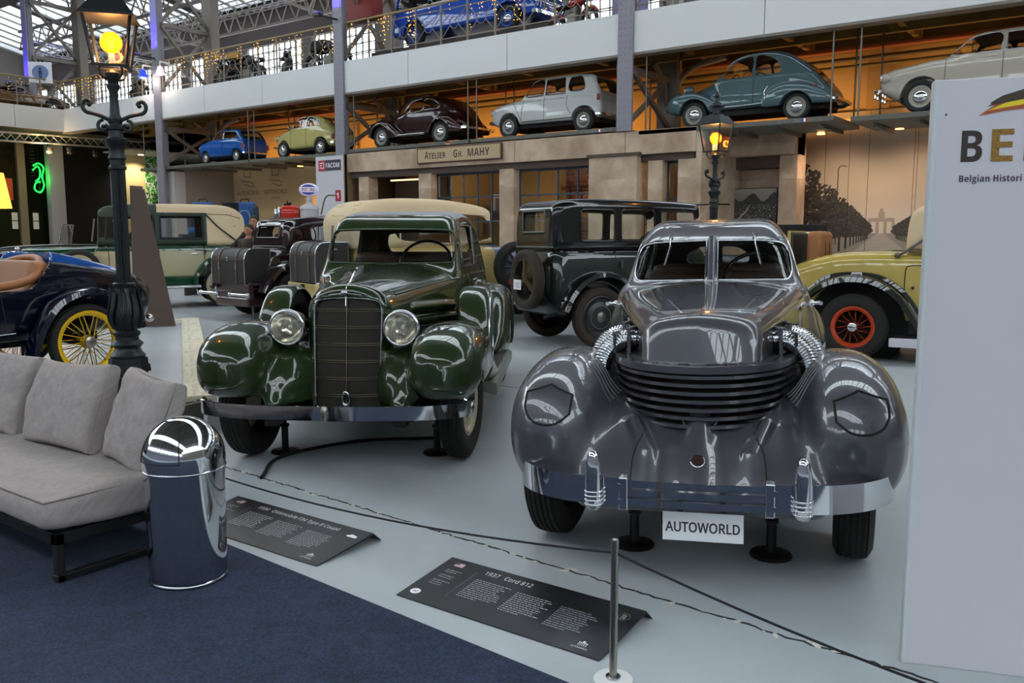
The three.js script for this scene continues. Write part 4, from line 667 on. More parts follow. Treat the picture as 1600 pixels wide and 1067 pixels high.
// ---------- the shelf of small cars above the shop fronts
const SHELF = [];
{
  // platforms: each slab hangs on thin rods from the deck
  const pm = std(0x5d5c54, .6, .1);
  const slabs = [[-33.6, -26.55, 4.14], [-26.45, -21.85, 4.14], [-21.3, -16.28, 4.2], [-16.2, -11.3, 4.2], [-10.7, -5.85, 4.06], [-5.5, -.9, 4.0]];
  const labels = ['wide grey slab carrying the blue small car', 'grey slab carrying the pale yellow small car', 'grey slab carrying the maroon beetle-shaped car', 'grey slab carrying the white hatchback above the shop sign', 'grey slab carrying the blue-grey car above the right-hand lamp', 'grey slab carrying the pale saloon at the right end'];
  slabs.forEach(([a, b, y], i) => {
    const t = thing('car_platform', labels[i], 'platform', [(a + b) / 2, y, FZ - 1.05]); const w = b - a;
    part(t, 'slab', rbox(w, .11, 2.1, .01, 0, -.055, 0), pm);
    for (let k = 0; k < 5; k++) part(t, 'joist', boxG(.08, .09, 1.58, -w / 2 + .4 + k * (w - .8) / 4, -.155, -.24), pm);
    for (const [x, z] of [[-w / 2 + .12, .9], [w / 2 - .12, .9], [-w / 2 + .12, -.95], [w / 2 - .12, -.95]]) { const r = struct('hanger_rod', rod([(a + b) / 2 + x, y, FZ - 1.05 + z], [(a + b) / 2 + x, DECK0 + (z > 0 ? -.06 : .3), FZ - 1.05 + z], .022, 8), M.dullmetal); }
  });
  const flag = { de: ['#1a1a1a', '#c01818', '#e0b020', 0], fr: ['#2a3f90', '#e6e6e6', '#c22a2a', 1], it: ['#2c7a3a', '#e6e6e6', '#c22a2a', 1] };
  const plaque = (slab, u, txt, fl, year) => {
    const [a, b, y] = slabs[slab], tx = canvasTex(512, 44, (x, w, h) => { x.fillStyle = '#66655d'; x.fillRect(0, 0, w, h); x.fillStyle = '#34332e'; x.font = '36px sans-serif'; x.textBaseline = 'middle'; x.fillText(txt, 6, 24); const f = flag[fl]; for (let i = 0; i < 3; i++) { x.fillStyle = f[i]; if (f[3]) x.fillRect(328 + i * 20, 5, 20, 34); else x.fillRect(328, 5 + i * 11.4, 60, 11.4); } x.fillStyle = '#34332e'; x.fillText(year, 410, 24); });
    tag(single('name_strip', boxG(1.28, .095, .006).translate(u, y - .056, FZ + .004 + .003), std(0xffffff, .6, 0, { map: tx })), 'grey name strip on the slab edge under the ' + ['', '', 'maroon beetle-shaped car', 'white hatchback', 'blue-grey rounded car'][slab], 'sign');
  };
  plaque(4, -6.75, 'Citroën AZ 2 HP', 'fr', '1957'); plaque(3, -12.1, 'Renault R4', 'fr', '1961'); plaque(2, -17.3, 'Volkswagen Beetle', 'de', '1951');
  const tyreW = (R, r, more = {}) => ({ R, r, w: R * .5, rim: std(0x8d8a84, .45, .3), cap: r * .62, ribs: 3, seg: 40, ...more });
  const put = (label, x, y, s, z = FZ - 1.15) => { const c = thing('classic_car', label, 'car', [x, y, z], -90); c.scale.setScalar(s); SHELF.push(c); return c; };
  const lamp = (c, x, y, z, r, m) => { const g = pgroup(c, 'headlamp', [x, y, z]); part(g, 'lamp_shell', new THREE.SphereGeometry(r * 1.15, 20, 12).scale(1, 1, 1.2).translate(0, 0, -r * .5), m); part(g, 'lamp_rim', new THREE.TorusGeometry(r, r * .12, 8, 24).translate(0, 0, r * .35), M.chrome); part(g, 'lens', new THREE.SphereGeometry(r * .96, 20, 10, 0, 2 * PI, 0, PI / 2).rotateX(PI / 2).scale(1, 1, .35).translate(0, 0, r * .35), M.white); };
  const under = (c, z0, z1, w, y = .3) => part(c, 'underbody', boxG(w, .12, z1 - z0, 0, y, (z0 + z1) / 2), M.dark);
  // -- maroon beetle
  {
    const c = put('maroon beetle-shaped car with split rear panes on the shelf', -18.8, 4.2, 1.04), P = paint(0x2a0d10, 0, .3);
    const ff = loft([[2.0, .6, .5, .03, .06], [1.93, .6, .52, .11, .16], [1.7, .6, .54, .165, .26], [1.4, .6, .55, .175, .3], [1.1, .6, .52, .165, .28], [.8, .6, .42, .14, .18], [.55, .6, .34, .11, .08]], 2.5), rf = loft([[-.45, .62, .34, .08, .06], [-.7, .62, .44, .15, .2], [-1.0, .62, .53, .175, .31], [-1.3, .62, .52, .17, .3], [-1.6, .62, .45, .14, .2], [-1.85, .6, .38, .05, .06]], 2.5);
    const q = makeCar(c, { paint: P, low: [[1.75, .55], [1.72, .75], [1.5, .88], [1.1, .96], [.75, 1.0], [-.5, 1.0], [-1.2, .95], [-1.75, .7], [-1.98, .42], [-1.9, .32], [1.5, .32, 1], [1.7, .4]], lowW: [[-2.0, .3], [-1.6, .5], [-1.0, .62], [0, .66], [.7, .62], [1.3, .42], [1.8, .26]], r: .16, belt: .95, tumble: .3, cab: [[.72, .95], [.55, 1.15], [.36, 1.34], [.1, 1.45], [-.35, 1.48], [-.85, 1.40], [-1.3, 1.2], [-1.65, .9], [-1.85, .6], [-1.6, .5, 1], [.6, .6, 1]], cabW: [[-1.9, .3], [-1.3, .52], [-.6, .64], [.2, .64], [.75, .56]], cr: .2, extra: [(x, y, z) => ff(abs(x), y, z), (x, y, z) => rf(abs(x), y, z)], exName: ['front_fender', 'rear_fender'], ek: .03, wells: [[1.4, .33, .38, .42], [-1.0, .33, .375, .42]], side: [[[.47, 1.02], [.3, 1.28], [.16, 1.35], [-.22, 1.37], [-.24, 1.03]], [[-.31, 1.04, 1], [-.3, 1.36], [-.62, 1.32], [-.88, 1.17], [-.86, 1.06]]], front: [[-.46, 1.06], [-.42, 1.32], [0, 1.36], [.42, 1.32], [.46, 1.06], [0, 1.02]], frontZ: .1, back: [[.03, 1.14, 1], [.03, 1.32, 1], [.2, 1.31], [.29, 1.24], [.26, 1.15]], backZ: -.9, lo: [-.85, .28, -2.1], hi: [.85, 1.55, 2.1], bottom: .3, h: .025 });
    for (const s of [1, -1]) { q.trim(0, s); q.trim(1, s); fenderStrip(c, .70 * s, [[.6, .34], [.3, .33], [-.2, .33], [-.5, .34]], .22, P, 'running_board', .01); part(c, 'running_board_trim', rod([.81 * s, .345, .6], [.81 * s, .345, -.5], .012, 6), M.chrome); part(c, 'fender_trim', poly([[1.85, .42], [1.75, .66], [1.55, .80], [1.3, .82], [1.05, .74], [.85, .55], [.65, .38]].map(([z, y]) => [.77 * s, y - .06, z]), .008, 5), M.chrome); lamp(c, .6 * s, .68, 1.84, .09, P); wheel(c, .62 * s, .33, 1.4, s, tyreW(.33, .22)); wheel(c, .62 * s, .33, -1.0, s, tyreW(.33, .22)); part(c, 'mirror', new THREE.SphereGeometry(.05, 12, 8).scale(1, 1, .4).translate(.74 * s, 1.05, .6), M.chrome); }
    q.seam([[.5, .4], [.5, .98]]); q.seam([[-.27, .4], [-.27, 1.0]]); bumperBar(c, 2.04, .42, .72, .2); bumperBar(c, -2.06, .42, .72, .2, M.chrome, .06, 'bumper', -1); seats(c, -.1, .62); seats(c, -.85, .62); steering(c, .3, .98, .3); under(c, -1.7, 1.5, 1.0); part(c, 'taillight', new THREE.SphereGeometry(.05, 12, 8).translate(.62, .62, -1.66), M.red);
  }
  // -- white hatchback
  {
    const c = put('white boxy five-door hatchback with a chrome-hubbed spare look on the shelf above the shop sign', -13.95, 4.2, 1.04), P = paint(0xb6b8b6, 0, .4); c.userData.label = 'white boxy hatchback on the shelf above the painted shop sign';
    const q = makeCar(c, { paint: P, low: [[1.78, .42], [1.8, .72], [1.74, .86], [1.2, .95], [.78, .99], [-1.7, .99, 1], [-1.78, .7], [-1.76, .42], [-1.5, .34], [1.6, .34, 1]], lowW: [[-1.8, .64], [-1.2, .71], [0, .73], [1.0, .70], [1.8, .6]], r: .12, belt: .97, tumble: .2, cab: [[.82, .95, 1], [.52, 1.3], [.36, 1.47], [.1, 1.53], [-.7, 1.54], [-1.35, 1.5], [-1.55, 1.4], [-1.76, .95, 1]], cabW: [[-1.8, .68], [0, .71], [.8, .68]], cr: .13, wells: [[1.15, .31, .37, .4], [-1.27, .31, .37, .4]], side: [[[.55, 1.06], [.36, 1.36], [.28, 1.42], [-.02, 1.44], [-.02, 1.04, 1]], [[-.1, 1.04, 1], [-.1, 1.44, 1], [-.68, 1.45, 1], [-.72, 1.04, 1]], [[-.84, 1.1], [-.84, 1.4], [-1.0, 1.44], [-1.2, 1.42], [-1.28, 1.1]]], front: [[-.58, 1.04], [-.52, 1.42], [0, 1.45], [.52, 1.42], [.58, 1.04], [0, 1.01]], frontZ: .15, back: [[-.52, 1.08], [-.46, 1.38], [0, 1.41], [.46, 1.38], [.52, 1.08], [0, 1.06]], backZ: -1.35, lo: [-.82, .28, -1.9], hi: [.82, 1.6, 1.9], bottom: .34, h: .025 });
    for (const s of [1, -1]) { [0, 1, 2].forEach((i) => q.trim(i, s, M.blackmetal, .007)); lamp(c, .55 * s, .72, 1.74, .085, P); wheel(c, .63 * s, .31, 1.15, s, tyreW(.31, .2)); wheel(c, .63 * s, .31, -1.27, s, tyreW(.31, .2)); q.seam([[.72, .42], [.62, .98]], s); q.seam([[-.06, .4], [-.06, 1.0]], s); q.seam([[-.78, .98], [-.78, .7], [-.9, .5]], s); q.seam([[.98, .92], [.7, .45]], s); part(c, 'rub_strip', poly(sideLine(q.hull, [[.7, .4], [0, .4], [-.9, .4]], 1.2, s), .012, 5), M.dark); for (const z of [.1, -.62]) { const h = meet(q.hull, [1.2 * s, .93, z], [-s, 0, 0]); part(c, 'door_handle', rod([h[0] + .02 * s, h[1], z - .07], [h[0] + .02 * s, h[1], z + .07], .011, 6), M.chrome); } part(c, 'taillight', rbox(.06, .16, .07, .02, .68 * s, .86, -1.72), M.red); }
    bumperBar(c, 1.86, .44, .72, .2, M.steel); bumperBar(c, -1.86, .44, .72, .2, M.steel, .05, 'bumper', -1); seats(c, -.05, .6, .5, M.leather); seats(c, -.9, .62, .5, M.leather); steering(c, .3, .98, .42); under(c, -1.7, 1.5, 1.1);
  }
  // -- blue-grey 2 hp car
  {
    const c = put('blue-grey rounded car with a canvas roof on the shelf above the right-hand lamp', -8.05, 4.06, 1.06, FZ - 1.1), P = paint(0x435a60, 0, .4);
    const ff = loft([[1.98, .56, .5, .03, .05], [1.9, .57, .54, .1, .16], [1.65, .6, .57, .15, .24], [1.35, .61, .57, .16, .26], [1.05, .6, .53, .14, .22], [.75, .58, .46, .1, .12], [.6, .56, .42, .04, .04]], 2.4), rf = loft([[-.35, .6, .42, .06, .06], [-.55, .62, .52, .12, .2], [-.9, .64, .56, .15, .26], [-1.3, .63, .54, .15, .24], [-1.75, .58, .46, .1, .13], [-1.95, .5, .42, .03, .04]], 2.6);
    const q = makeCar(c, { paint: P, low: [[1.85, .5], [1.82, .72], [1.6, .84], [1.0, .98], [.72, 1.04], [-.7, 1.02], [-1.4, .8], [-1.9, .5], [-1.9, .38, 1], [1.6, .36, 1]], lowW: [[-1.95, .44], [-1.2, .6], [0, .66], [.7, .62], [1.2, .4], [1.85, .24]], r: .14, belt: 1.0, tumble: .22, cab: [[.85, .98], [.62, 1.25], [.4, 1.47], [.12, 1.57], [-.35, 1.6], [-.8, 1.52], [-1.25, 1.25], [-1.6, .9], [-1.85, .55], [-1.5, .5, 1], [.7, .6, 1]], cabW: [[-1.9, .44], [-1.2, .58], [-.4, .65], [.3, .65], [.9, .58]], cr: .12, extra: [(x, y, z) => ff(abs(x), y, z), (x, y, z) => rf(abs(x), y, z)], exName: ['front_fender', 'rear_fender'], ek: .02, wells: [[1.25, .3, .36, .42], [-1.15, .26, .36, .42]], side: [[[.58, 1.06], [.36, 1.36], [.22, 1.45], [-.1, 1.48], [-.12, 1.05, 1]], [[-.2, 1.06, 1], [-.19, 1.49], [-.5, 1.45], [-.72, 1.28], [-.74, 1.08]]], front: [[-.54, 1.1], [-.5, 1.42], [0, 1.46], [.5, 1.42], [.54, 1.1], [0, 1.06]], frontZ: .1, back: [[-.3, 1.22], [-.26, 1.4], [0, 1.42], [.26, 1.4], [.3, 1.22], [0, 1.2]], backZ: -.8, lo: [-.85, .3, -2.05], hi: [.85, 1.66, 2.05], bottom: .34, h: .025, pick: (x, y, z, b) => b === 1 && abs(x) < .46 && y > 1.28 && z < .2 ? 7 : b, more: [['canvas_roof', std(0x4b555a, .85)]] });
    for (const s of [1, -1]) { q.trim(0, s, P); q.trim(1, s, P); lamp(c, .5 * s, .9, 1.5, .09, P); wheel(c, .62 * s, .3, 1.25, s, tyreW(.3, .21)); wheel(c, .62 * s, .3, -1.15, s, tyreW(.3, .21)); q.seam([[-.16, .42], [-.16, 1.02]], s); q.seam([[.66, .45], [.66, 1.02]], s); part(c, 'sill_trim', poly(sideLine(q.hull, [[.6, .43], [0, .43], [-.4, .44]], 1.2, s), .014, 6), M.chrome); part(c, 'fender_trim', poly(sideLine(q.hull, smoothPts([[-.45, .52], [-.42, .68], [-.5, .8]], 8), 1.2, s), .012, 6), M.chrome); part(c, 'taillight', new THREE.SphereGeometry(.035, 10, 8).translate(.66 * s, .72, -1.55), M.red); part(c, 'roof_trim', poly(sideLine(q.cabin, smoothPts([[.55, 1.3], [.2, 1.5], [-.4, 1.53], [-.9, 1.4], [-1.4, 1.05]], 16), 1.2, s), .012, 6), M.steel); }
    bumperBar(c, 2.02, .46, .66, .1, M.steel); bumperBar(c, -2.0, .42, .64, .12, M.steel, .05, 'bumper', -1); seats(c, -.0, .62, .5, M.taupe); seats(c, -.8, .64, .5, M.taupe); steering(c, .3, 1.02, .45); under(c, -1.7, 1.5, 1.0);
  }
  // -- blue small car
  {
    const c = put('bright blue small car at the left end of the shelf', -28.7, 4.14, .93, FZ - .95), P = paint(0x0b4f9e, 0, .3);
    const q = makeCar(c, { paint: P, low: [[1.5, .36], [1.53, .6], [1.46, .78], [1.2, .86], [.6, .92], [-1.25, .9], [-1.46, .84], [-1.5, .5], [-1.44, .28], [1.3, .24, 1]], lowW: [[-1.5, .6], [-1.1, .68], [0, .7], [1.0, .68], [1.53, .58]], r: .13, belt: .9, tumble: .26, cab: [[.68, .88, 1], [.38, 1.15], [.2, 1.3], [-.1, 1.345], [-.85, 1.33], [-1.15, 1.24], [-1.42, .88, 1]], cabW: [[-1.45, .62], [0, .67], [.7, .64]], cr: .12, wells: [[.98, .25, .3, .42], [-1.06, .25, .3, .42]], side: [[[.42, .96], [.22, 1.2], [.12, 1.25], [-.22, 1.27], [-.22, .95, 1]], [[-.3, .95, 1], [-.3, 1.27, 1], [-.88, 1.25], [-1.05, 1.14], [-1.1, .96]]], front: [[-.54, .96], [-.48, 1.24], [0, 1.27], [.48, 1.24], [.54, .96], [0, .93]], frontZ: .05, back: [[-.48, .97], [-.42, 1.2], [0, 1.22], [.42, 1.2], [.48, .97], [0, .95]], backZ: -1.0, lo: [-.8, .2, -1.6], hi: [.8, 1.4, 1.6], bottom: .24, h: .025 });
    for (const s of [1, -1]) { q.trim(0, s); q.trim(1, s); lamp(c, .5 * s, .66, 1.46, .085, P); wheel(c, .6 * s, .25, .98, s, tyreW(.25, .15)); wheel(c, .6 * s, .25, -1.06, s, tyreW(.25, .15)); q.seam([[.52, .3], [.52, .9]], s); q.seam([[-.26, .3], [-.26, .92]], s); part(c, 'taillight', rbox(.05, .2, .1, .02, .62 * s, .62, -1.46), M.red); part(c, 'sill_trim', poly(sideLine(q.hull, [[.6, .3], [0, .3], [-.75, .3]], 1.2, s), .009, 5), M.chrome); part(c, 'fuel_cap', disc(.04, .02, .66 * s, .85, -1.2), M.chrome); }
    bumperBar(c, 1.58, .36, .64, .1); bumperBar(c, -1.58, .36, .64, .1, M.chrome, .05, 'bumper', -1); seats(c, -.1, .5); seats(c, -.85, .52); steering(c, .3, .9, .3); under(c, -1.3, 1.3, 1.0, .24);
  }
  // -- pale yellow small car
  {
    const c = put('pale yellow small car next to the blue one on the shelf', -24.05, 4.14, .98, FZ - 1.0), P = paint(0xb0a768, 0, .35);
    const q = makeCar(c, { paint: P, low: [[1.5, .42], [1.54, .62], [1.45, .8], [1.1, .92], [.6, .99], [-.8, .99], [-1.4, .9], [-1.6, .6], [-1.6, .4], [-1.45, .3], [1.3, .28, 1]], lowW: [[-1.62, .5], [-1.1, .65], [0, .68], [.9, .64], [1.54, .5]], r: .15, belt: .96, tumble: .25, cab: [[.72, .94], [.48, 1.18], [.3, 1.34], [0, 1.41], [-.5, 1.41], [-.95, 1.3], [-1.3, 1.05], [-1.5, .8], [-1.3, .6, 1], [.6, .7, 1]], cabW: [[-1.5, .5], [-.8, .64], [.1, .66], [.75, .6]], cr: .14, wells: [[1.02, .29, .34, .42], [-.98, .29, .35, .42]], side: [[[.46, 1.02], [.26, 1.27], [.14, 1.33], [-.24, 1.35], [-.24, 1.02, 1]], [[-.32, 1.02, 1], [-.32, 1.34], [-.6, 1.32], [-.85, 1.2], [-.98, 1.05]]], front: [[-.52, 1.02], [-.46, 1.3], [0, 1.33], [.46, 1.3], [.52, 1.02], [0, .98]], frontZ: .1, back: [[-.36, 1.12], [-.32, 1.25], [0, 1.27], [.32, 1.25], [.36, 1.12], [0, 1.1]], backZ: -.75, lo: [-.8, .24, -1.7], hi: [.8, 1.48, 1.65], bottom: .28, h: .025 });
    for (const s of [1, -1]) { q.trim(0, s); q.trim(1, s); lamp(c, .5 * s, .72, 1.46, .085, P); wheel(c, .6 * s, .29, 1.02, s, tyreW(.29, .18)); wheel(c, .6 * s, .29, -.98, s, tyreW(.29, .18)); q.seam([[.58, .35], [.58, .98]], s); q.seam([[-.28, .35], [-.28, .98]], s); part(c, 'taillight', rbox(.06, .17, .09, .025, .56 * s, .62, -1.53), M.red); part(c, 'belt_trim', poly(sideLine(q.hull, [[1.1, .82], [.4, .86], [-.7, .84]], 1.2, s), .007, 5), M.chrome); }
    const gr = []; for (let i = 0; i < 7; i++) { const p = [-.35 + i * .117, .78, -1.56]; gr.push(boxG(.02, .16, .02, p[0], p[1], p[2] + .02)); } part(c, 'vent_grille', gr, M.dark).userData.kind = 'stuff';
    part(c, 'mirror', [new THREE.SphereGeometry(.05, 10, 8).scale(1, 1, .5).translate(.72, 1.04, .55), rod([.62, 1.0, .55], [.72, 1.04, .55], .01, 6)], M.chrome);
    bumperBar(c, 1.6, .4, .64, .14); bumperBar(c, -1.66, .42, .64, .14, M.chrome, .06, 'bumper', -1); seats(c, -.05, .55); seats(c, -.75, .58); steering(c, .3, .94, .35); under(c, -1.4, 1.3, 1.0, .28);
  }
  // -- pale saloon, right end
  {
    const c = put('pale grey saloon with chrome hub caps at the right end of the shelf', -2.72, 4.0, 1.03, FZ - 1.05), P = paint(0xa49c90, 0, .35);
    const q = makeCar(c, { paint: P, low: [[2.2, .5], [2.24, .75], [2.1, .93], [1.6, 1.0], [.95, 1.06], [-1.3, 1.03], [-2.0, .94], [-2.22, .7], [-2.2, .4], [1.9, .3, 1]], lowW: [[-2.22, .6], [-1.5, .76], [0, .82], [1.2, .8], [2.24, .62]], r: .16, belt: 1.02, tumble: .26, cab: [[1.05, 1.0], [.75, 1.28], [.55, 1.45], [.2, 1.52], [-.5, 1.52], [-1.0, 1.42], [-1.5, 1.02], [-1.3, .8, 1], [.9, .8, 1]], cabW: [[-1.5, .66], [-.5, .76], [.4, .76], [1.1, .68]], cr: .14, wells: [[1.4, .33, .40, .5], [-1.25, .33, .40, .5]], side: [[[.82, 1.1], [.56, 1.36], [.45, 1.42], [.0, 1.44], [-.02, 1.09, 1]], [[-.12, 1.09, 1], [-.12, 1.44, 1], [-.6, 1.42], [-.95, 1.28], [-1.08, 1.1]]], front: [[-.6, 1.1], [-.52, 1.4], [0, 1.43], [.52, 1.4], [.6, 1.1], [0, 1.06]], frontZ: .3, back: [[-.5, 1.14], [-.42, 1.38], [0, 1.4], [.42, 1.38], [.5, 1.14], [0, 1.12]], backZ: -.9, lo: [-.95, .24, -2.35], hi: [.95, 1.6, 2.35], bottom: .3, h: .028 });
    for (const s of [1, -1]) { q.trim(0, s); q.trim(1, s); lamp(c, .62 * s, .78, 2.16, .09, P); wheel(c, .7 * s, .33, 1.4, s, tyreW(.33, .22, { rim: std(0xa59f92, .4, .2) })); wheel(c, .7 * s, .33, -1.25, s, tyreW(.33, .22, { rim: std(0xa59f92, .4, .2) })); q.seam([[.95, .4], [.95, 1.04]], s); q.seam([[-.07, .4], [-.07, 1.06]], s); q.seam([[-1.0, .72], [-1.1, 1.02]], s); part(c, 'belt_trim', poly(sideLine(q.hull, [[2.0, .86], [1.2, .93], [.1, .95]], 1.2, s), .007, 5), M.chrome); const h = meet(q.hull, [1.3 * s, 1.0, .12], [-s, 0, 0]); part(c, 'door_handle', rod([h[0] + .02 * s, 1.0, .04], [h[0] + .02 * s, 1.0, .2], .012, 6), M.chrome); part(c, 'vent_post', rod([.7 * s, 1.08, .5], [.6 * s, 1.42, .5], .01, 6), M.chrome); for (const g of [.35, .7]) part(c, 'bumper_guard', rbox(.05, .2, .06, .02, g * s * .6, .5, 2.36), M.chrome); }
    bumperBar(c, 2.34, .5, .8, .2); bumperBar(c, -2.34, .46, .8, .2, M.chrome, .06, 'bumper', -1); seats(c, .1, .64, 1.1, M.brownseat, 1); seats(c, -.85, .64, 1.1, M.brownseat, 1); steering(c, .34, 1.06, .6); under(c, -1.9, 1.8, 1.2);
  }
}
// ---------- the middle distance: six old cars
const trunkBox = (car, x, y, z, w, h, d, name = 'trunk') => {           // leather trunk with rounded lid, metal edging, straps; rear face towards -z
  const g = pgroup(car, name, [x, y, z]);
  const P = [[-d / 2, 0, 1], [-d / 2, h * .72], [-d * .36, h * .95], [-d * .1, h], [d / 2, h, 1], [d / 2, 0, 1]];
  part(g, 'trunk_body', extr(outline(P.map(([a, b, c]) => [-a, b, c]), 5), w - .02, .01).rotateY(PI / 2).translate(-w / 2 + .01, 0, 0), M.leatherBlack);
  for (const s of [-1, 1]) part(g, 'trunk_edge', poly(outline(P, 5).map(([a, b]) => [s * w / 2, b, a]), .011, 6, true), M.steel);
  for (const s of [-1, 1]) { const xx = s * w * .26; part(g, 'strap', sweep([[-.008, -.02], [.008, -.02], [.008, .02], [-.008, .02]], outline(P, 5).slice(0, 22).map(([a, b]) => V(xx, b + (a > -d * .4 ? .004 : 0), a - .004)), true, V(1, 0, 0)), std(0x4a4038, .5)); part(g, 'buckle', rbox(.03, .1, .012, .004, xx, h * .5, -d / 2 - .014), M.steel); }
  part(g, 'trunk_band', bar([-w / 2, h * .70, -d / 2 - .003], [w / 2, h * .70, -d / 2 - .003], .012), M.dullmetal); part(g, 'trunk_lock', rbox(.05, .07, .02, .006, 0, h * .7, -d / 2 - .01), M.steel);
  return g;
};
// -- black and dark green saloon seen from behind
{
  const c = thing('classic_car', 'tall black-over-dark-green old saloon with a rear spare wheel and a 1925 plate', 'car', [-6.2, 0, -9.82], 153), P = paint(0x0a1a17, 0, .3);
  const q = makeCar(c, { paint: P, paint2: M.black, low: [[1.9, .45], [1.9, 1.1], [1.8, 1.25], [-.4, 1.27], [-.58, 1.2], [-.64, .8], [-.6, .42], [0, .4], [1.7, .4]], lowW: [[-.64, .52], [-.4, .61], [.4, .64], [1.4, .62], [1.9, .5]], r: .13, belt: 1.25, tumble: .03, k: .015, cab: [[1.72, 1.22, 1], [1.70, 1.78], [1.62, 1.85], [.6, 1.88], [-.35, 1.87], [-.55, 1.8], [-.6, 1.6], [-.6, 1.22, 1]], cabW: [[-.6, .54], [-.3, .62], [.5, .64], [1.7, .58]], cr: .12, side: [[[-.26, 1.38], [-.26, 1.7], [-.22, 1.74], [.2, 1.74], [.24, 1.7], [.24, 1.38], [.2, 1.35], [-.22, 1.35]], [[.34, 1.38], [.34, 1.7], [.38, 1.74], [.82, 1.74], [.86, 1.7], [.86, 1.38], [.82, 1.35], [.38, 1.35]], [[.97, 1.38], [.97, 1.7], [1.0, 1.73], [1.5, 1.73], [1.55, 1.7], [1.55, 1.38], [1.5, 1.35], [1.0, 1.35]]], front: [[-.5, 1.34], [-.48, 1.72], [.48, 1.72], [.5, 1.34]], frontZ: 1.4, back: [[-.3, 1.46, 1], [-.3, 1.73, 1], [.3, 1.73, 1], [.3, 1.46, 1]], backZ: -.3, wells: [[0, .39, .43, .45]], lo: [-.75, .36, -.75], hi: [.75, 1.96, 2.0], bottom: .42, h: .025, floorY: .8 });
  part(c, 'roof', skin((x, y, z) => smax(max(abs(x) - .69 + max(0, z - 1.2) * .06, .4), smax(abs(y - 1.885) - .03, max(z - 1.95, -.66 - z), .04), .06), [-.8, 1.8, -.75], [.8, 1.98, 2.05], .022)[0], std(0x17161a, .6));
  part(c, 'hood', loft3([[1.85, .5, .78, .42], [2.6, .4, .76, .38], [3.1, .36, .76, .37], [3.14, .3, .76, .33]]), P);
  const wo = { R: .385, r: .27, w: .14, rim: std(0x0d0f10, .4), cap: .07, hub: M.dullmetal, tyre: std(0x2b2019, .8), line: .15, lineMat: std(0x8a8a86, .5) };
  for (const s of [-1, 1]) {
    wheel(c, .66 * s, .385, 0, s, wo); wheel(c, .66 * s, .385, 2.9, s, wo);
    fenderStrip(c, .68 * s, [[.62, .42], [.5, .66], [.28, .86], [0, .93], [-.26, .86], [-.46, .68], [-.56, .48]], .27, M.black, 'rear_fender', .04);
    fenderStrip(c, .68 * s, [[3.38, .62], [3.2, .86], [2.9, .93], [2.55, .82], [2.25, .55], [2.0, .4], [.62, .4]], .27, M.black, 'front_fender', .03);
    part(c, 'fender_line', poly([[.5, .66], [.28, .86], [0, .93], [-.26, .86], [-.46, .68], [-.54, .5]].map(([z, y]) => [.73 * s, y + .03, z]), .004, 4), M.steel);
    q.seam([[.29, .5], [.29, 1.25]], s); q.seam([[.91, .5], [.91, 1.25]], s); part(c, 'belt_moulding', poly(sideLine(q.hull, [[-.4, 1.27], [.2, 1.28], [.9, 1.28], [1.6, 1.27]], 1.2, s), .012, 6), P);
    [0, 1, 2].forEach((i) => q.trim(i, s, M.black, .012)); const h = meet(q.hull, [1.2 * s, 1.05, .36], [-s, 0, 0]); part(c, 'door_handle', rod([h[0] + .03 * s, 1.0, .36], [h[0] + .03 * s, 1.1, .36], .012, 6), M.dullmetal);
    part(c, 'taillight', new THREE.CylinderGeometry(.035, .035, .04, 16).rotateX(PI / 2).translate(.34 * s - .2, .82, -.86), M.red); part(c, 'taillight_stem', rod([.34 * s - .2, .82, -.84], [.3 * s, .7, -.6], .012, 6), M.blackmetal); part(c, 'fender_lamp', rbox(.07, .1, .03, .01, .68 * s, .55, -.57), M.steel);
  }
  part(c, 'belt_moulding', poly(frontLine((x, y, z) => q.hull(x, y, -z), Array.from({ length: 11 }, (_, i) => [(i - 5) * .1, 1.27])).map(([x, y, z]) => [x, y, -z]), .012, 6), std(0x4c5a4e, .4));
  part(c, 'window_trim', poly([[-.3, 1.46], [-.3, 1.73], [.3, 1.73], [.3, 1.46]].map(([x, y]) => [x, y, -.6]), .014, 6, true), M.dullmetal);
  const sp = wheel(c, -.24, .86, -.82, 1, { ...wo, style: 'rimonly', rim: std(0x1c1613, .6) }, PI / 2, 'spare_wheel'); sp.children.filter((m) => m.name !== 'tyre').forEach((m) => sp.remove(m));
  part(sp, 'spare_rim', discGeo([[.272, -.05], [.255, -.05], [.25, 0], [.255, .05], [.274, .05]]), std(0x17130f, .5));
  for (let i = 0; i < 3; i++) part(sp, 'carrier_arm', bar([-.03, 0, 0], [-.03, .25 * cos(i * 2.1), .25 * sin(i * 2.1)], .04), std(0x4b3a22, .5));
  const tx = canvasTex(256, 160, (x, w, h) => { x.fillStyle = '#e6e3e4'; x.fillRect(0, 0, w, h); x.fillStyle = '#2a2326'; x.font = '110px sans-serif'; x.textAlign = 'center'; x.textBaseline = 'middle'; x.save(); x.translate(w / 2, h / 2 + 6); x.scale(.8, 1.1); x.fillText('1925', 0, 0); x.restore(); x.fillRect(28, 22, 5, 16); x.fillRect(220, 22, 5, 16); });
  const lp = part(c, 'licence_plate', boxG(.2, .125, .006, -.2, .8, -.94), M.white, 'white plate reading 1925'); part(lp, 'plate_lettering', new THREE.PlaneGeometry(.198, .123).rotateY(PI).translate(-.2, .8, -.9435), std(0xffffff, .5, 0, { map: tx }));
  part(c, 'spare_carrier', [bar([-.5, .55, -.62], [-.24, .84, -.78], .03), bar([.3, .55, -.62], [-.2, .86, -.78], .03), bar([-.6, .45, -.6], [-.75, .42, -.85], .03)], M.blackmetal).userData.kind = 'stuff';
  part(c, 'chassis', [boxG(.9, .1, 3.6, 0, .42, 1.4), rod([-.6, .385, 0], [.6, .385, 0], .05, 8), rod([-.6, .385, 2.9], [.6, .385, 2.9], .04, 8)], M.dark);
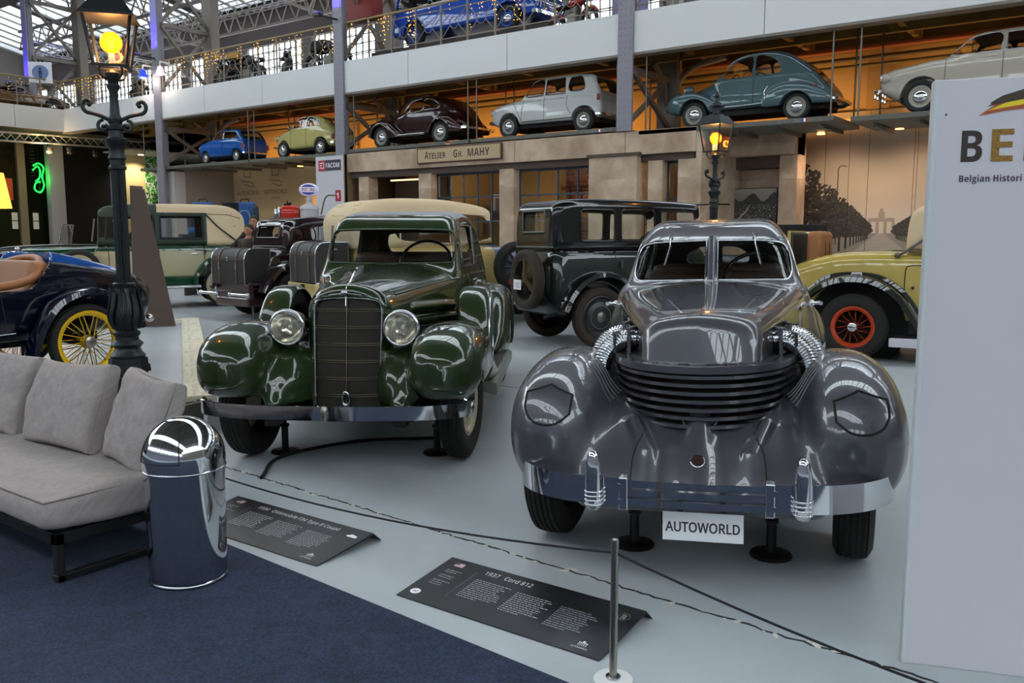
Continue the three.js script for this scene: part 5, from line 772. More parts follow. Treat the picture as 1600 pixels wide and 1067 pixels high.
  seats(c, .1, .82, 1.1, M.taupe, 1); seats(c, 1.15, .82, 1.1, M.taupe, 1); steering(c, .3, 1.32, 1.4, .6, .2); part(c, 'sun_visor', boxG(1.24, .02, .28, 0, 1.84, 1.98), M.black);
}
function loft3(st, e = 5, up = 0) { const f = loft(st.map(([z, w, y, h]) => [z, 0, y, w, h]), e), zs = st.map((s) => s[0]), W = max(...st.map((s) => s[1])) + .1, Y0 = min(...st.map((s) => s[2] - s[3])) - .1, Y1 = max(...st.map((s) => s[2] + s[3])) + .1; return skin(f, [-W, Y0, min(...zs) - .1], [W, Y1, max(...zs) + .1], .028)[0]; }
// -- green and cream limousine with a canvas rear roof
{
  const c = thing('classic_car', 'long cream and green limousine with a beige canvas rear top', 'car', [-15.66, 0, -10.99], -28), G = paint(0x0c3a24, 0, .3), C = std(0x9b9474, .4);
  const q = makeCar(c, { paint: C, paint2: M.canvas, lowName: 'body', low: [[2.35, .62], [2.35, 1.1], [2.25, 1.25], [-.3, 1.25], [-.4, 1.2], [-.42, .8], [-.38, .62], [0, .6]], lowW: [[-.42, .58], [-.1, .68], [1.5, .7], [2.35, .6]], r: .08, belt: 1.25, tumble: .05, k: .012, cab: [[2.3, 1.22, 1], [2.26, 1.86], [2.1, 1.98], [1.4, 2.03], [.2, 2.03], [-.2, 1.97], [-.42, 1.78], [-.44, 1.22, 1]], cabW: [[-.45, .62], [0, .70], [2.3, .64]], cr: .1, side: [[[.38, 1.36, 1], [.38, 1.8, 1], [1.16, 1.8, 1], [1.16, 1.36, 1]], [[1.28, 1.36, 1], [1.28, 1.8, 1], [2.1, 1.76, 1], [2.14, 1.36, 1]]], front: [[-.56, 1.34], [-.54, 1.8], [.54, 1.8], [.56, 1.34]], frontZ: 2.0, wells: [[0, .42, .5, .44]], lo: [-.85, .56, -.6], hi: [.85, 2.12, 2.5], bottom: .6, h: .03, floorY: .85, pick: (x, y, z, b) => b === 1 && (z > 1.22) ? 3 : b === 1 && z > .3 && y < 1.86 ? 3 : (b === 0 && y > 1.12) ? 4 : b, more: [['front_canopy', std(0x152c20, .5)], ['belt_panel', G]] });
  part(c, 'hood', loft3([[2.3, .5, .86, .36], [2.9, .43, .86, .33], [3.55, .38, .86, .31], [3.6, .33, .86, .28]]), G);
  part(c, 'radiator_shell', rbox(.74, .7, .1, .06, 0, .86, 3.64), M.chrome); part(c, 'radiator_core', boxG(.6, .56, .02, 0, .86, 3.695), M.dark);
  const wo = { R: .42, r: .28, w: .17, rim: std(0x4d5350, .4, .3), cap: .09, white: std(0xb3a98f, .7) };
  for (const s of [-1, 1]) {
    wheel(c, .7 * s, .42, 0, s, wo); wheel(c, .7 * s, .42, 3.35, s, wo);
    fenderStrip(c, .72 * s, [[.56, .42], [.52, .66], [.32, .9], [0, .99], [-.3, .9], [-.48, .7], [-.54, .5]], .3, G, 'rear_fender', .05);
    fenderStrip(c, .72 * s, [[3.9, .6], [3.75, .86], [3.4, .98], [3.0, .9], [2.6, .6], [2.3, .45]], .3, G, 'front_fender', .05);
    part(c, 'running_board', rbox(.28, .05, 1.9, .015, .78 * s, .42, 1.42), M.dark); part(c, 'running_board_trim', rod([.925 * s, .42, .48], [.925 * s, .42, 2.36], .028, 8), M.chrome);
    part(c, 'tool_locker', rbox(.06, .17, .82, .015, .70 * s, .53, .98), G); part(c, 'tool_locker', rbox(.06, .17, .8, .015, .70 * s, .53, 1.86), G);
    for (const z of [.36, 1.22]) { q.seam([[z, .66], [z, 1.24]], s, .008); part(c, 'hinge', rbox(.03, .1, .05, .01, .72 * s, 1.1, z), M.steel); part(c, 'hinge', rbox(.03, .1, .05, .01, .72 * s, .74, z), M.steel); } q.seam([[2.1, .66], [2.1, 1.24]], s, .008);
    part(c, 'belt_moulding', poly(sideLine(q.hull, [[2.3, 1.13], [.4, 1.13], [.3, 1.11], [-.3, 1.1]], 1.2, s), .012, 5), G); q.trim(0, s, M.blackmetal, .02); q.trim(1, s, M.blackmetal, .02);
    part(c, 'landau_iron', tube(sideLine(q.cabin, [[.3, 1.82], [.12, 1.62], [-.02, 1.5], [-.2, 1.36], [-.3, 1.28]], 1.2, s).map((p) => [p[0] + .02 * s, p[1], p[2]]), .016, 24, 6), M.blackmetal); part(c, 'top_piping', poly(sideLine(q.cabin, [[.3, 1.84], [-.1, 1.83], [-.36, 1.76]], 1.2, s), .01, 5), M.taupe);
    part(c, 'door_handle', rod([.72 * s, 1.06, .5], [.74 * s, 1.06, .62], .014, 6), M.chrome); part(c, 'headlamp', new THREE.SphereGeometry(.15, 18, 12).scale(1, 1, .8).translate(.42 * s, .98, 3.6), M.chrome);
  }
  part(c, 'spare_tyre', tyreGeo(.38, .27, .15, 0, 40).translate(.76, .78, 2.62), M.rubber); part(c, 'spare_disc', disc(.28, .08, .78, .78, 2.62), C);
  part(c, 'windshield_frame', [bar([-.6, 1.3, 2.38], [-.6, 1.72, 2.32], .03), bar([.6, 1.3, 2.38], [.6, 1.72, 2.32], .03), bar([-.6, 1.72, 2.32], [.6, 1.72, 2.32], .03)], M.dullmetal);
  part(c, 'chassis', [boxG(1.0, .12, 4.2, 0, .45, 1.6)], M.dark); seats(c, .3, .95, 1.15, M.taupe, 1); seats(c, 1.5, .95, 1.15, M.taupe, 1); bumperBar(c, -.7, .5, .7, .1, M.steel, .05, 'bumper', -1);
}
// -- maroon-black coupe with a strapped trunk
{
  const c = thing('classic_car', 'dark maroon old coupe carrying a strapped black trunk, seen from behind', 'car', [-12.5, 0, -9.82], 176), P = paint(0x1c0f14, 0, .25), R = paint(0x2c0a0c, 0, .35);
  const q = makeCar(c, { paint: P, low: [[2.0, .5], [2.0, 1.1], [1.9, 1.2], [.2, 1.22], [-.3, 1.16], [-.45, .9], [-.45, .5], [0, .45]], lowW: [[-.5, .5], [0, .6], [1.4, .64], [2.0, .55]], r: .12, belt: 1.2, tumble: .08, k: .03, cab: [[1.65, 1.2, 1], [1.6, 1.6], [1.45, 1.7], [.8, 1.75], [.3, 1.72], [.02, 1.62], [-.05, 1.2, 1]], cabW: [[-.15, .54], [.3, .6], [1.6, .56]], cr: .16, side: [[[.5, 1.32], [.5, 1.58], [1.3, 1.58], [1.36, 1.32]]], front: [[-.5, 1.3], [-.48, 1.6], [.48, 1.6], [.5, 1.3]], frontZ: 1.35, back: [[-.32, 1.4], [-.3, 1.57], [.3, 1.57], [.32, 1.4]], backZ: .3, wells: [[0, .4, .45, .42]], lo: [-.75, .42, -.6], hi: [.75, 1.84, 2.1], bottom: .46, h: .028, floorY: .85 });
  part(c, 'hood', loft3([[1.9, .5, .85, .35], [2.6, .42, .84, .33], [3.1, .36, .84, .31], [3.14, .3, .84, .28]]), P);
  trunkBox(c, 0, .60, -.60, 1.0, .6, .5); part(c, 'rear_panel', rbox(1.05, .3, .1, .03, 0, .48, -.74), R); part(c, 'rear_apron', rbox(1.0, .16, .3, .04, 0, .3, -.66), R);
  const wo = { R: .4, r: .26, w: .17, rim: R, cap: .09 };
  for (const s of [-1, 1]) { wheel(c, .66 * s, .4, 0, s, wo); wheel(c, .66 * s, .4, 2.95, s, wo); fenderStrip(c, .69 * s, [[.66, .42], [.5, .7], [.28, .88], [0, .96], [-.28, .9], [-.5, .72], [-.66, .46]], .3, P, 'rear_fender', .05); fenderStrip(c, .69 * s, [[3.4, .6], [3.2, .88], [2.9, .95], [2.5, .82], [2.2, .5], [1.9, .42], [.66, .42]], .3, P, 'front_fender', .04); q.trim(0, s, P, .014); part(c, 'bumper_strap', [rod([.2 * s, .44, -.95], [.72 * s, .44, -.95], .028, 8), rod([.5 * s, .44, -.95], [.5 * s, .46, -.7], .02, 6), new THREE.SphereGeometry(.045, 10, 8).translate(.2 * s, .44, -.95), new THREE.SphereGeometry(.045, 10, 8).translate(.72 * s, .44, -.95)], M.steel); }
  part(c, 'window_trim', poly([[-.33, 1.38], [-.31, 1.59], [.31, 1.59], [.33, 1.38]].map(([x, y]) => [x, y, lerp(-.045, -.005, (y - 1.38) / .2)]), .014, 5, true), P);
  part(c, 'taillight', new THREE.SphereGeometry(.05, 12, 8).translate(.5, .56, -.86), M.dullmetal); part(c, 'chassis', boxG(.9, .1, 3.6, 0, .44, 1.4), M.dark); seats(c, .7, .9, 1.0, M.brownseat, 1);
  part(c, 'support_stand', rod([-.25, 0, -.55], [-.25, .38, -.55], .025, 8), M.dullmetal);
}
// -- cream car with a long soft top, mostly behind the green coupe
{
  const c = thing('classic_car', 'cream old car with a long beige soft top and black trunk, behind the green coupe', 'car', [-9.62, 0, -9.42], 160), P = paint(0xb89f66, 0, .4);
  const q = makeCar(c, { paint: P, paint2: M.canvas, low: [[2.0, .55], [2.0, 1.12], [1.9, 1.25], [-.3, 1.27], [-.45, 1.2], [-.48, .8], [-.45, .55], [0, .5]], lowW: [[-.48, .56], [0, .66], [1.3, .68], [2.0, .55]], r: .1, belt: 1.25, tumble: .03, k: .012, cab: [[1.9, 1.3, 1], [1.86, 1.78], [1.7, 1.87], [1.0, 1.96], [.1, 1.96], [-.3, 1.88], [-.52, 1.66], [-.5, 1.22, 1]], cabW: [[-.5, .60], [0, .67], [1.95, .62]], cr: .14, side: [[[.2, 1.36], [.2, 1.72], [1.0, 1.74], [1.68, 1.7], [1.72, 1.36]]], front: [[-.54, 1.34], [-.52, 1.72], [.52, 1.72], [.54, 1.34]], frontZ: 1.6, wells: [[0, .4, .46, .42]], lo: [-.8, .45, -.65], hi: [.8, 2.06, 2.15], bottom: .5, h: .03, floorY: .85 });
  part(c, 'hood', loft3([[1.95, .5, .88, .36], [2.8, .42, .88, .34], [3.5, .36, .88, .32], [3.54, .3, .88, .3]]), paint(0x5f6b86, .2, .35));
  trunkBox(c, 0, .74, -.82, 1.02, .58, .5); part(c, 'trunk_rack', rbox(1.12, .2, .5, .02, 0, .63, -.86), P); part(c, 'fuel_cap', disc(.05, .05, -.12, .67, -1.12, 'z'), M.blackmetal); part(c, 'filler', rod([.2, .6, -1.0], [.2, .7, -1.0], .05, 10), std(0x3b2a20, .5));
  const wo = { R: .41, r: .28, w: .17, rim: std(0x2a2622, .5), style: 'artillery' };
  for (const s of [-1, 1]) { wheel(c, .68 * s, .41, 0, s, wo); wheel(c, .68 * s, .41, 3.2, s, wo); fenderStrip(c, .7 * s, [[.66, .42], [.5, .7], [.28, .9], [0, .98], [-.28, .92], [-.52, .74], [-.68, .48]], .3, P, 'rear_fender', .05); fenderStrip(c, .7 * s, [[3.7, .6], [3.5, .88], [3.2, .97], [2.8, .84], [2.4, .5], [2.1, .42], [.66, .42]], .3, M.black, 'front_fender', .04); part(c, 'window_trim', poly(sideLine(q.cabin, [[.2, 1.3], [.2, 1.74], [1.0, 1.77], [1.72, 1.73]], 1.2, s), .014, 5), M.canvas); }
  wheel(c, -.84, .92, 2.15, -1, { ...wo, tyre: M.rubber }, 0, 'spare_wheel');
  part(c, 'chassis', boxG(.9, .1, 4.0, 0, .44, 1.5), M.dark); seats(c, .2, .92, 1.1, M.leather, 1); seats(c, 1.4, .92, 1.1, M.leather, 1);
}
// -- yellow roadster with orange wire wheels, right
{
  const c = thing('classic_car', 'yellow roadster with orange wire wheels and an open rumble seat', 'car', [-2.77, 0, -10.96], 97), P = paint(0xb09a4c, 0, .38), F = paint(0x0a1210, 0, .25);
  const q = makeCar(c, { paint: P, low: [[2.1, .5], [2.1, 1.1], [1.9, 1.22], [.6, 1.24], [-.2, 1.22], [-.7, 1.08], [-1.0, .85], [-1.05, .6], [-.9, .46], [0, .44]], lowW: [[-1.05, .4], [-.5, .58], [.4, .66], [1.4, .66], [2.1, .56]], r: .14, bulge: .02, wells: [[0, .38, .545, .42]], lo: [-.8, .42, -1.2], hi: [.8, 1.32, 2.2], bottom: .46, h: .028, cockpit: (x, y, z) => max(abs(x) - .44, abs(z + .32) - .24, .75 - y) });
  const topP = prof([[2.0, 1.24, 1], [1.95, 1.62], [1.8, 1.7], [1.0, 1.76], [.66, 1.75], [.54, 1.66], [.5, 1.4], [.5, 1.2, 1]], .02);
  part(c, 'soft_top', skin((x, y, z) => max(smax(topP(z, y), abs(x) - .62, .12), -max(smax(topP(z, y), abs(x) - .62, .12) + .03, -(1.24 - 2))), [-.75, 1.15, .4], [.75, 1.85, 2.1], .028, (x, y, z) => (z > 1.05 && abs(x) > .56 && y < 1.6) ? -1 : 0)[0], M.canvas);
  part(c, 'hood', loft3([[2.05, .5, .85, .36], [2.8, .42, .84, .33], [3.4, .37, .84, .31], [3.44, .3, .84, .28]]), P);
  part(c, 'rumble_seat', [rbox(.84, .42, .17, .06, 0, 1.26, -.52, 3)], M.leather); for (const x of [-.14, .14]) part(c, 'seat_seam', poly([[x, 1.05, -.43], [x, 1.3, -.428], [x, 1.46, -.46], [x, 1.475, -.52]], .006, 5), std(0x5c3717, .6));
  part(c, 'rumble_lid', [rbox(.92, .5, .06, .02, 0, 1.2, -.78)], std(0x1c1710, .6)); part(c, 'lid_edge', poly([[-.46, .98, -.8], [-.46, 1.46, -.8], [.46, 1.46, -.8], [.46, .98, -.8]], .02, 6), P);
  const wo = { R: .38, r: .235, w: .15, style: 'wire', rim: std(0xb23a0e, .4), spokes: 28, hub: M.steel, tyre: std(0x16130f, .8) };
  for (const s of [-1, 1]) {
    if (s < 0) { wheel(c, .7 * s, .38, 0, s, wo); } else wheel(c, .7 * s, .38, 0, s, wo); wheel(c, .7 * s, .38, 3.05, s, wo);
    fenderStrip(c, .72 * s, [[.72, .36], [.62, .52], [.48, .72], [.26, .88], [0, .93], [-.28, .88], [-.5, .72], [-.66, .5]], .28, F, 'rear_fender', .05);
    fenderStrip(c, .63 * s, [[.80, .40], [.68, .58], [.52, .80], [.28, .96], [0, 1.0], [-.3, .96], [-.55, .78]], .2, F, 'fender_flange', .012);
    fenderStrip(c, .72 * s, [[3.6, .6], [3.4, .86], [3.05, .93], [2.65, .82], [2.3, .5], [2.05, .36], [1.8, .34]], .28, F, 'front_fender', .05);
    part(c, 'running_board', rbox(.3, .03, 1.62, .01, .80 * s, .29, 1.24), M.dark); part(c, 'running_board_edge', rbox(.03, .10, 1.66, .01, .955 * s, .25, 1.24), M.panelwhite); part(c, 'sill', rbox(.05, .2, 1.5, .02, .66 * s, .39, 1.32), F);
    part(c, 'wheel_housing', disc(.56, .02, .435 * s, .40, 0), M.dark); q.seam([[.52, .56], [.52, 1.06], [.54, 1.08], [1.15, 1.08]], s, .006); part(c, 'door_knob', new THREE.SphereGeometry(.018, 10, 8).translate(.675 * s, .84, .6), M.blackmetal);
    part(c, 'landau_iron', tube([[.62 * s, 1.2, .42], [.66 * s, 1.24, .5], [.655 * s, 1.4, .72], [.64 * s, 1.56, .96]], .016, 20, 7), M.dullmetal); part(c, 'landau_joint', [new THREE.SphereGeometry(.036, 12, 8).translate(.665 * s, 1.4, .72), new THREE.SphereGeometry(.034, 12, 8).translate(.62 * s, 1.2, .42)], M.dullmetal).userData.kind = 'stuff';
    part(c, 'fender_lamp', rbox(.1, .04, .12, .015, .72 * s, .985, .02), M.steel);
  }
  part(c, 'top_cuff', rbox(1.3, .05, .5, .02, 0, 1.25, .78), std(0x6b5535, .7)); part(c, 'chassis', boxG(.9, .1, 3.8, 0, .42, 1.4), M.dark);
}
// -- dark blue torpedo with yellow wire wheels on the low platform
{
  const c = thing('classic_car', 'dark blue open torpedo car with yellow wire wheels on the low platform', 'car', [-8.18, .15, -3.9], 0), P = paint(0x05081c, 0, .28), B = paint(0x0a4590, 0, .3);
  const cock = prof([[.2, .9], [.28, .82], [.6, .80], [1.2, .78], [1.5, .9], [1.5, 1.4, 1], [.1, 1.4, 1], [.1, 1.05]], .02);
  const q = makeCar(c, { paint: P, low: [[2.9, .5], [2.9, .85], [2.7, .97], [1.7, 1.02], [1.2, 1.15], [.35, 1.155], [.05, 1.11], [-.34, 1.015], [-.6, .945], [-.9, .81], [-.94, .6], [-.8, .44], [0, .38], [2.7, .36]], lowW: [[-.93, .16], [-.6, .34], [-.1, .48], [.6, .56], [1.6, .52], [2.4, .40], [2.9, .36]], r: .12, bulge: .05, mid: .7, wells: [[0, .31, .42, .46]], lo: [-.75, .3, -1.05], hi: [.75, 1.3, 3.0], bottom: .36, h: .022, cockpit: (x, y, z) => min(cock(z - .12 * (abs(x) / .5) ** 2, y), max(abs(x) - .42, .45 - y, .3 - z, z - 1.5)), pick: (x, y, z, b) => z > -.55 && z < .9 && y > 1.0 + (z + .1) * .16 ? 3 : b, more: [['tail_deck', B]] });
  const rim = []; for (let i = 0; i <= 24; i++) { const a = -PI / 2 + i / 24 * PI; rim.push([.46 * sin(a), 1.0 - .03 * cos(a) + .06 * cos(a), .26 - .2 * cos(a) + .12]); }
  part(c, 'cockpit_coaming', tube([[-.5, .84, 1.3], [-.51, .84, .7], [-.47, .9, .36], [-.3, 1.03, .2], [0, 1.07, .14], [.3, 1.03, .2], [.47, .9, .36], [.51, .84, .7], [.5, .84, 1.3]], .035, 70, 10), M.leather);
  part(c, 'seat', skin((x, y, z) => smax(smax(abs(x) - .43, max(abs(y - .75) - .3, z - .5 + (y - .5) * .35), .1), .16 - z, .06), [-.5, .4, .1], [.5, 1.1, .7], .025)[0], M.leather);
  const wo = { R: .335, r: .275, w: .12, style: 'wire', rim: std(0xd8ae08, .4), spokes: 44, hub: M.brushed, tyre: std(0x100f0e, .75), ribs: 3, seg: 72 };
  const F = paint(0x060a22, 0, .25);
  for (const s of [-1, 1]) {
    wheel(c, .64 * s, .335, 0, s, wo); wheel(c, .64 * s, .335, 2.7, s, wo);
    fenderStrip(c, .66 * s, [[.50, .24], [.47, .36], [.40, .52], [.26, .70], [0, .79], [-.22, .74], [-.40, .60], [-.5, .44]], .2, F, 'rear_fender', .03);
    fenderStrip(c, .66 * s, [[3.1, .5], [2.95, .7], [2.7, .78], [2.4, .7], [2.1, .5]], .2, F, 'front_fender', .03);
    part(c, 'running_board', rbox(.22, .03, 1.5, .01, .6 * s, .26, 1.3), F); part(c, 'running_board_trim', poly(sideLine(q.hull, [[.55, .45], [1.0, .43], [1.6, .42]], 1.2, s), .006, 5), M.steel);
    q.seam([[.62, .44], [.66, .8]], s, .004);
  }
  part(c, 'taillight', new THREE.SphereGeometry(.04, 14, 10).translate(.15, .45, -.9), M.chrome); part(c, 'axle', [rod([-.6, .33, 0], [.6, .33, 0], .035, 10), boxG(.5, .08, 3.2, 0, .34, 1.3)], M.dark); part(c, 'support_stand', [rod([.25, 0, .36], [.25, .3, .36], .03, 8), boxG(.16, .012, .16, .25, .006, .36)], M.blackmetal);
  part(c, 'windscreen', new THREE.CylinderGeometry(.48, .52, .2, 24, 1, true, -.9, 1.8).translate(0, 1.1, 1.1), M.glass);
}
// -- a dark open tourer at the far left, behind the limousine
{
  const c = thing('classic_car', 'dark open tourer with a folded black hood, far left behind the limousine', 'car', [-22.4, 0, -12.9], -40), P = paint(0x14130f, 0, .35);
  makeCar(c, { paint: P, low: [[3.2, .5], [3.2, 1.0], [3.0, 1.12], [1.6, 1.2], [-.2, 1.2], [-.5, 1.1], [-.55, .7], [0, .5]], lowW: [[-.55, .5], [0, .64], [1.5, .66], [3.2, .42]], r: .1, lo: [-.8, .4, -.7], hi: [.8, 1.3, 3.3], h: .04, wells: [[0, .4, .45, .42]], cockpit: (x, y, z) => max(abs(x) - .52, abs(z - .7) - .75, .8 - y) });
  part(c, 'folded_hood', rbox(1.3, .34, .5, .1, 0, 1.36, -.35), std(0x0d0d0d, .9)); part(c, 'windshield_frame', poly([[-.58, 1.2, 1.6], [-.58, 1.7, 1.5], [.58, 1.7, 1.5], [.58, 1.2, 1.6]], .02, 6), M.steel); part(c, 'windshield_pane', boxG(1.14, .48, .006, 0, 1.45, 1.55), M.glass);
  for (const s of [-1, 1]) { wheel(c, .68 * s, .4, 0, s, { R: .4, r: .28, w: .14, rim: std(0x3a2f20, .5), style: 'artillery' }); wheel(c, .68 * s, .4, 2.9, s, { R: .4, r: .28, w: .14, rim: std(0x3a2f20, .5), style: 'artillery' }); fenderStrip(c, .68 * s, [[.55, .45], [.3, .85], [0, .92], [-.4, .8], [-.6, .5]], .26, P, 'rear_fender', .03); fenderStrip(c, .68 * s, [[3.4, .55], [3.1, .88], [2.7, .9], [2.3, .5], [.55, .44]], .26, P, 'front_fender', .03); part(c, 'headlamp', new THREE.SphereGeometry(.13, 14, 10).translate(.4 * s, .95, 3.25), M.chrome); }
}
// ---------- foreground: carpet, low platform, floor joints, sofa, bin, lamps, barrier, panels
{
  const ang = atan2(.121, 1.976), uvFloor = (g) => { const uv = g.attributes.uv, p = g.attributes.position; for (let i = 0; i < p.count; i++) uv.setXY(i, p.getX(i), p.getZ(i)); return g; };
  const cp = single('carpet', uvFloor(rbox(14, .012, 6, .004)), M.carpet, 'dark blue speckled carpet with a straight edge along the pale floor', 'carpet');
  cp.rotation.y = -ang; cp.position.set(-2.18 - 3 * sin(ang), .006, -2.245 + 3 * cos(ang));
  // broken floor joint and straight joints: strips of dark filler with crumbled edges
  const joint = (a, b, w, n, jit, name = 'floor_joint') => { const P = []; for (let i = 0; i <= n; i++) P.push([lerp(a[0], b[0], i / n) , lerp(a[1], b[1], i / n) + rr(-jit, jit)]); const top = P.map(([x, z]) => [x, -(z - w * rr(.3, 1))]), bot = P.map(([x, z]) => [x, -(z + w * rr(.3, 1))]).reverse(); return extr([...top, ...bot], .0016).rotateX(-PI / 2); };
  const dk = std(0x2b2a28, .9), j1 = struct('trim_6', joint([-5.4, -3.2], [-.35, -2.905], .008, 170, .008), dk); j1.name = 'floor_joint';
  struct('floor_joint', joint([-9, -6.5], [4, -6.42], .004, 20, .0005), dk); struct('floor_joint', joint([-5.0, -10.6], [6, -10.4], .004, 20, .0005), dk);
  const ch = []; for (let i = 0; i < 70; i++) { const t = rnd(), s = rr(.005, .024); ch.push(extr([[-s, -s * .3], [s * .2, -s * .5], [s, 0], [s * .3, s * .45], [-s * .7, s * .3]], .003).rotateX(-PI / 2).rotateY(rr(0, 6)).translate(lerp(-5.2, -.4, t), 0, lerp(-3.19, -2.91, t) + rr(-.02, .02))); }
  const chm = part(j1, 'joint_chip', ch, std(0xcfcac0, .9)); chm.userData.kind = 'stuff';
  const cb = single('floor_cable', tube([[-4.1, .012, -3.1], [-4.4, .012, -3.5], [-4.3, .012, -4.1], [-3.9, .012, -4.6], [-4.4, .012, -5.2]], .011, 60, 6), M.rubber, 'dark cable lying on the floor under the green coupe', 'cable');
  // low platform with stone kerb
  const dir = V(5.9, 0, 3.8).normalize(), nrm = V(dir.z, 0, -dir.x), A = V(-11.8, 0, -7.86), L = 7.02, edge = (t, o) => A.clone().addScaledVector(dir, t).addScaledVector(nrm, -o);
  const pts = [edge(0, .24), edge(L - .02, .24), V(-5.78, 0, -3.42), V(-5.6, 0, -2.5), V(-16, 0, -2.5), V(-16, 0, -6.6)].map((p) => [p.x, -p.z]);
  const pf = struct('low_platform', extr(pts, .142, 0).rotateX(-PI / 2), M.floor); pf.geometry = uvFloor(pf.geometry); pf.name = 'floor_platform';
  struct('platform_riser', [bar([-5.88, .07, -3.98], [-5.76, .07, -3.4], .05, .14), bar([-5.76, .07, -3.4], [-5.58, .07, -2.5], .05, .14)], std(0x4b4641, .7), pf); struct('platform_riser', bar([edge(0, .1).x, .07, edge(0, .1).z], [edge(L, .1).x, .07, edge(L, .1).z], .1, .12), std(0x4b4641, .7), pf);
  const kl = [1.05, .96, 1.1, .9, 1.02, .98, .99]; let t = 0;
  kl.forEach((k) => { const a = edge(t + .004, .12), b = edge(min(t + k, L) - .004, .12), q = a.clone().add(b).multiplyScalar(.5); const m = struct('kerb_stone', rbox(k - .008, .05, .25, .008).rotateY(-atan2(dir.z, dir.x)).translate(q.x, .136 + rr(-.002, .002), q.z), M.stone, pf); t += k; });
  for (let i = 0; i < 4; i++) struct('kerb_stone', rbox(.98, .05, .2, .008).rotateY(1.15).translate(-11.85 - i * .42, .136, -7.2 + i * .92), M.stone, pf);
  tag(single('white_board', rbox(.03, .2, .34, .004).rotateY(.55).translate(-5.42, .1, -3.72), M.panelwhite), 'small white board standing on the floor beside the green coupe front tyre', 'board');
  // brown sloping display wall
  const bw = thing('display_wall', 'brown wedge-shaped display wall with a sloping edge behind the left lamp post', 'display wall', [0, 0, 0]), bm = std(0x4a3a31, .65);
  const bwAt = V(-11.50, .0, -6.43); part(bw, 'panel', extr([[.2, 0], [.72, 0], [.40, 1.9], [.24, 1.92], [.2, .9]], .05, .004).rotateY(.95).translate(bwAt.x, .15, bwAt.z), bm); part(bw, 'side_return', extr([[.1, 0], [.42, 0], [.30, 1.95], [.14, 1.96]], .05, .004).rotateY(.95).translate(bwAt.x - .12, .15, bwAt.z - .16), tint(bm, 0x54443a));
  // ---- sofa
  const sf = thing('sofa', 'low grey lounge sofa with a dark metal frame on the carpet', 'sofa', [-3.5, 0, -1.64]), fm = std(0x1e1d1f, .5, .4);
  const fx = [0, -1.55, -2.9]; for (const x of fx) for (const z of [0, -.62]) part(sf, 'leg', rbox(.035, .19, .035, .004, x, .109, z), fm);
  part(sf, 'floor_rail', rbox(.035, .03, .66, .004, 0, .029, -.31), fm); part(sf, 'floor_rail', rbox(.035, .03, .66, .004, -2.9, .029, -.31), fm); part(sf, 'frame_rail', rbox(2.94, .05, .04, .005, -1.45, .195, .0), fm); part(sf, 'frame_rail', rbox(2.94, .05, .04, .005, -1.45, .195, -.62), fm); part(sf, 'frame_rail', rbox(.04, .05, .66, .005, 0, .195, -.31), fm); part(sf, 'frame_rail', rbox(.04, .05, .66, .005, -2.9, .195, -.31), fm);
  const pillow = (w, h, d, sag = .02, seed = 1) => { const g = skin((x, y, z) => { const u = clamp(abs(x) / (w / 2), 0, 1.2), v = clamp(abs(y) / (h / 2), 0, 1.2), th = d / 2 * (.22 + .78 * pow(max(0, (1 - u ** 3.2) * (1 - v ** 3.2)), .5)) + (fbm(N1, x * 9 + seed * 7, y * 9 + seed * 3, 3) - .45) * sag; return smax(abs(z) - th, max(abs(x) - w / 2 + .012 * (1 - v * v), abs(y) - h / 2 + .02 * (1 - u * u)), .018) * .8; }, [-w / 2 - .04, -h / 2 - .04, -d / 2 - .05], [w / 2 + .04, h / 2 + .04, d / 2 + .05], .011)[0]; const p = g.attributes.position, uv = new Float32Array(p.count * 2); for (let i = 0; i < p.count; i++) { uv[i * 2] = p.getX(i); uv[i * 2 + 1] = p.getY(i) + p.getZ(i); } g.setAttribute('uv', new THREE.BufferAttribute(uv, 2)); return g; };
  const seam = (w, h, o = 0) => poly(outline([[-w / 2 + .004, -h / 2 + .006, 1], [w / 2 - .004, -h / 2 + .006, 1], [w / 2 - .004, h / 2 - .006, 1], [-w / 2 + .004, h / 2 - .006, 1]], 8).map(([a, b]) => [a * (1 - .035 * (1 - (2 * b / h) ** 2)), b * (1 - .06 * (1 - (2 * a / w) ** 2)), o]), .0032, 5, true);
  const cushion = (label, w, h, d, pos, rot, seed, cat = 'cushion') => { const c = thing('cushion', label, cat, pos, 0, null); c.rotation.order = 'YXZ'; c.rotation.set(...rot); part(c, 'cover', pillow(w, h, d, .04, seed), M.fabric); part(c, 'piping', seam(w, h, d * .1), tint(M.fabric, 0xd8d2cf)); return c; };
  const seatC = thing('seat_cushion', 'long grey seat cushion lying on the dark sofa frame', 'cushion', [-3.5, .237, -1.64]);
  const sg = skin((x, y, z) => { const u = (x + .7) / .74, v = (z + .31) / .36; const th = .06 + .028 * (1 - min(1, v * v)) + (fbm(N2, x * 6, z * 6, 3) - .45) * .02; return smax(smax(abs(y - .07) - th, abs(x + .7) - .76, .05), abs(z + .3) - .38, .05) * .85; }, [-1.52, -.06, -.74], [.12, .24, .14], .012)[0]; { const p = sg.attributes.position, uv = new Float32Array(p.count * 2); for (let i = 0; i < p.count; i++) { uv[i * 2] = p.getX(i); uv[i * 2 + 1] = p.getZ(i) + p.getY(i); } sg.setAttribute('uv', new THREE.BufferAttribute(uv, 2)); }
  part(seatC, 'cover', sg, M.fabric); part(seatC, 'piping', poly([[.052, .13, .07], [.052, .13, -.67], [-1.45, .13, -.67], [-1.45, .13, .07]], .0035, 5, true), tint(M.fabric, 0xcfc9c6));
  copyOf(seatC, [-5.04, .237, -1.64], 0, 'second grey seat cushion at the left, cut by the picture edge');
  cushion('grey back cushion in the middle, between the leftmost one and the one by the bin', .60, .44, .2, [-4.27, .585, -2.10], [-.36, .04, .03], 2);
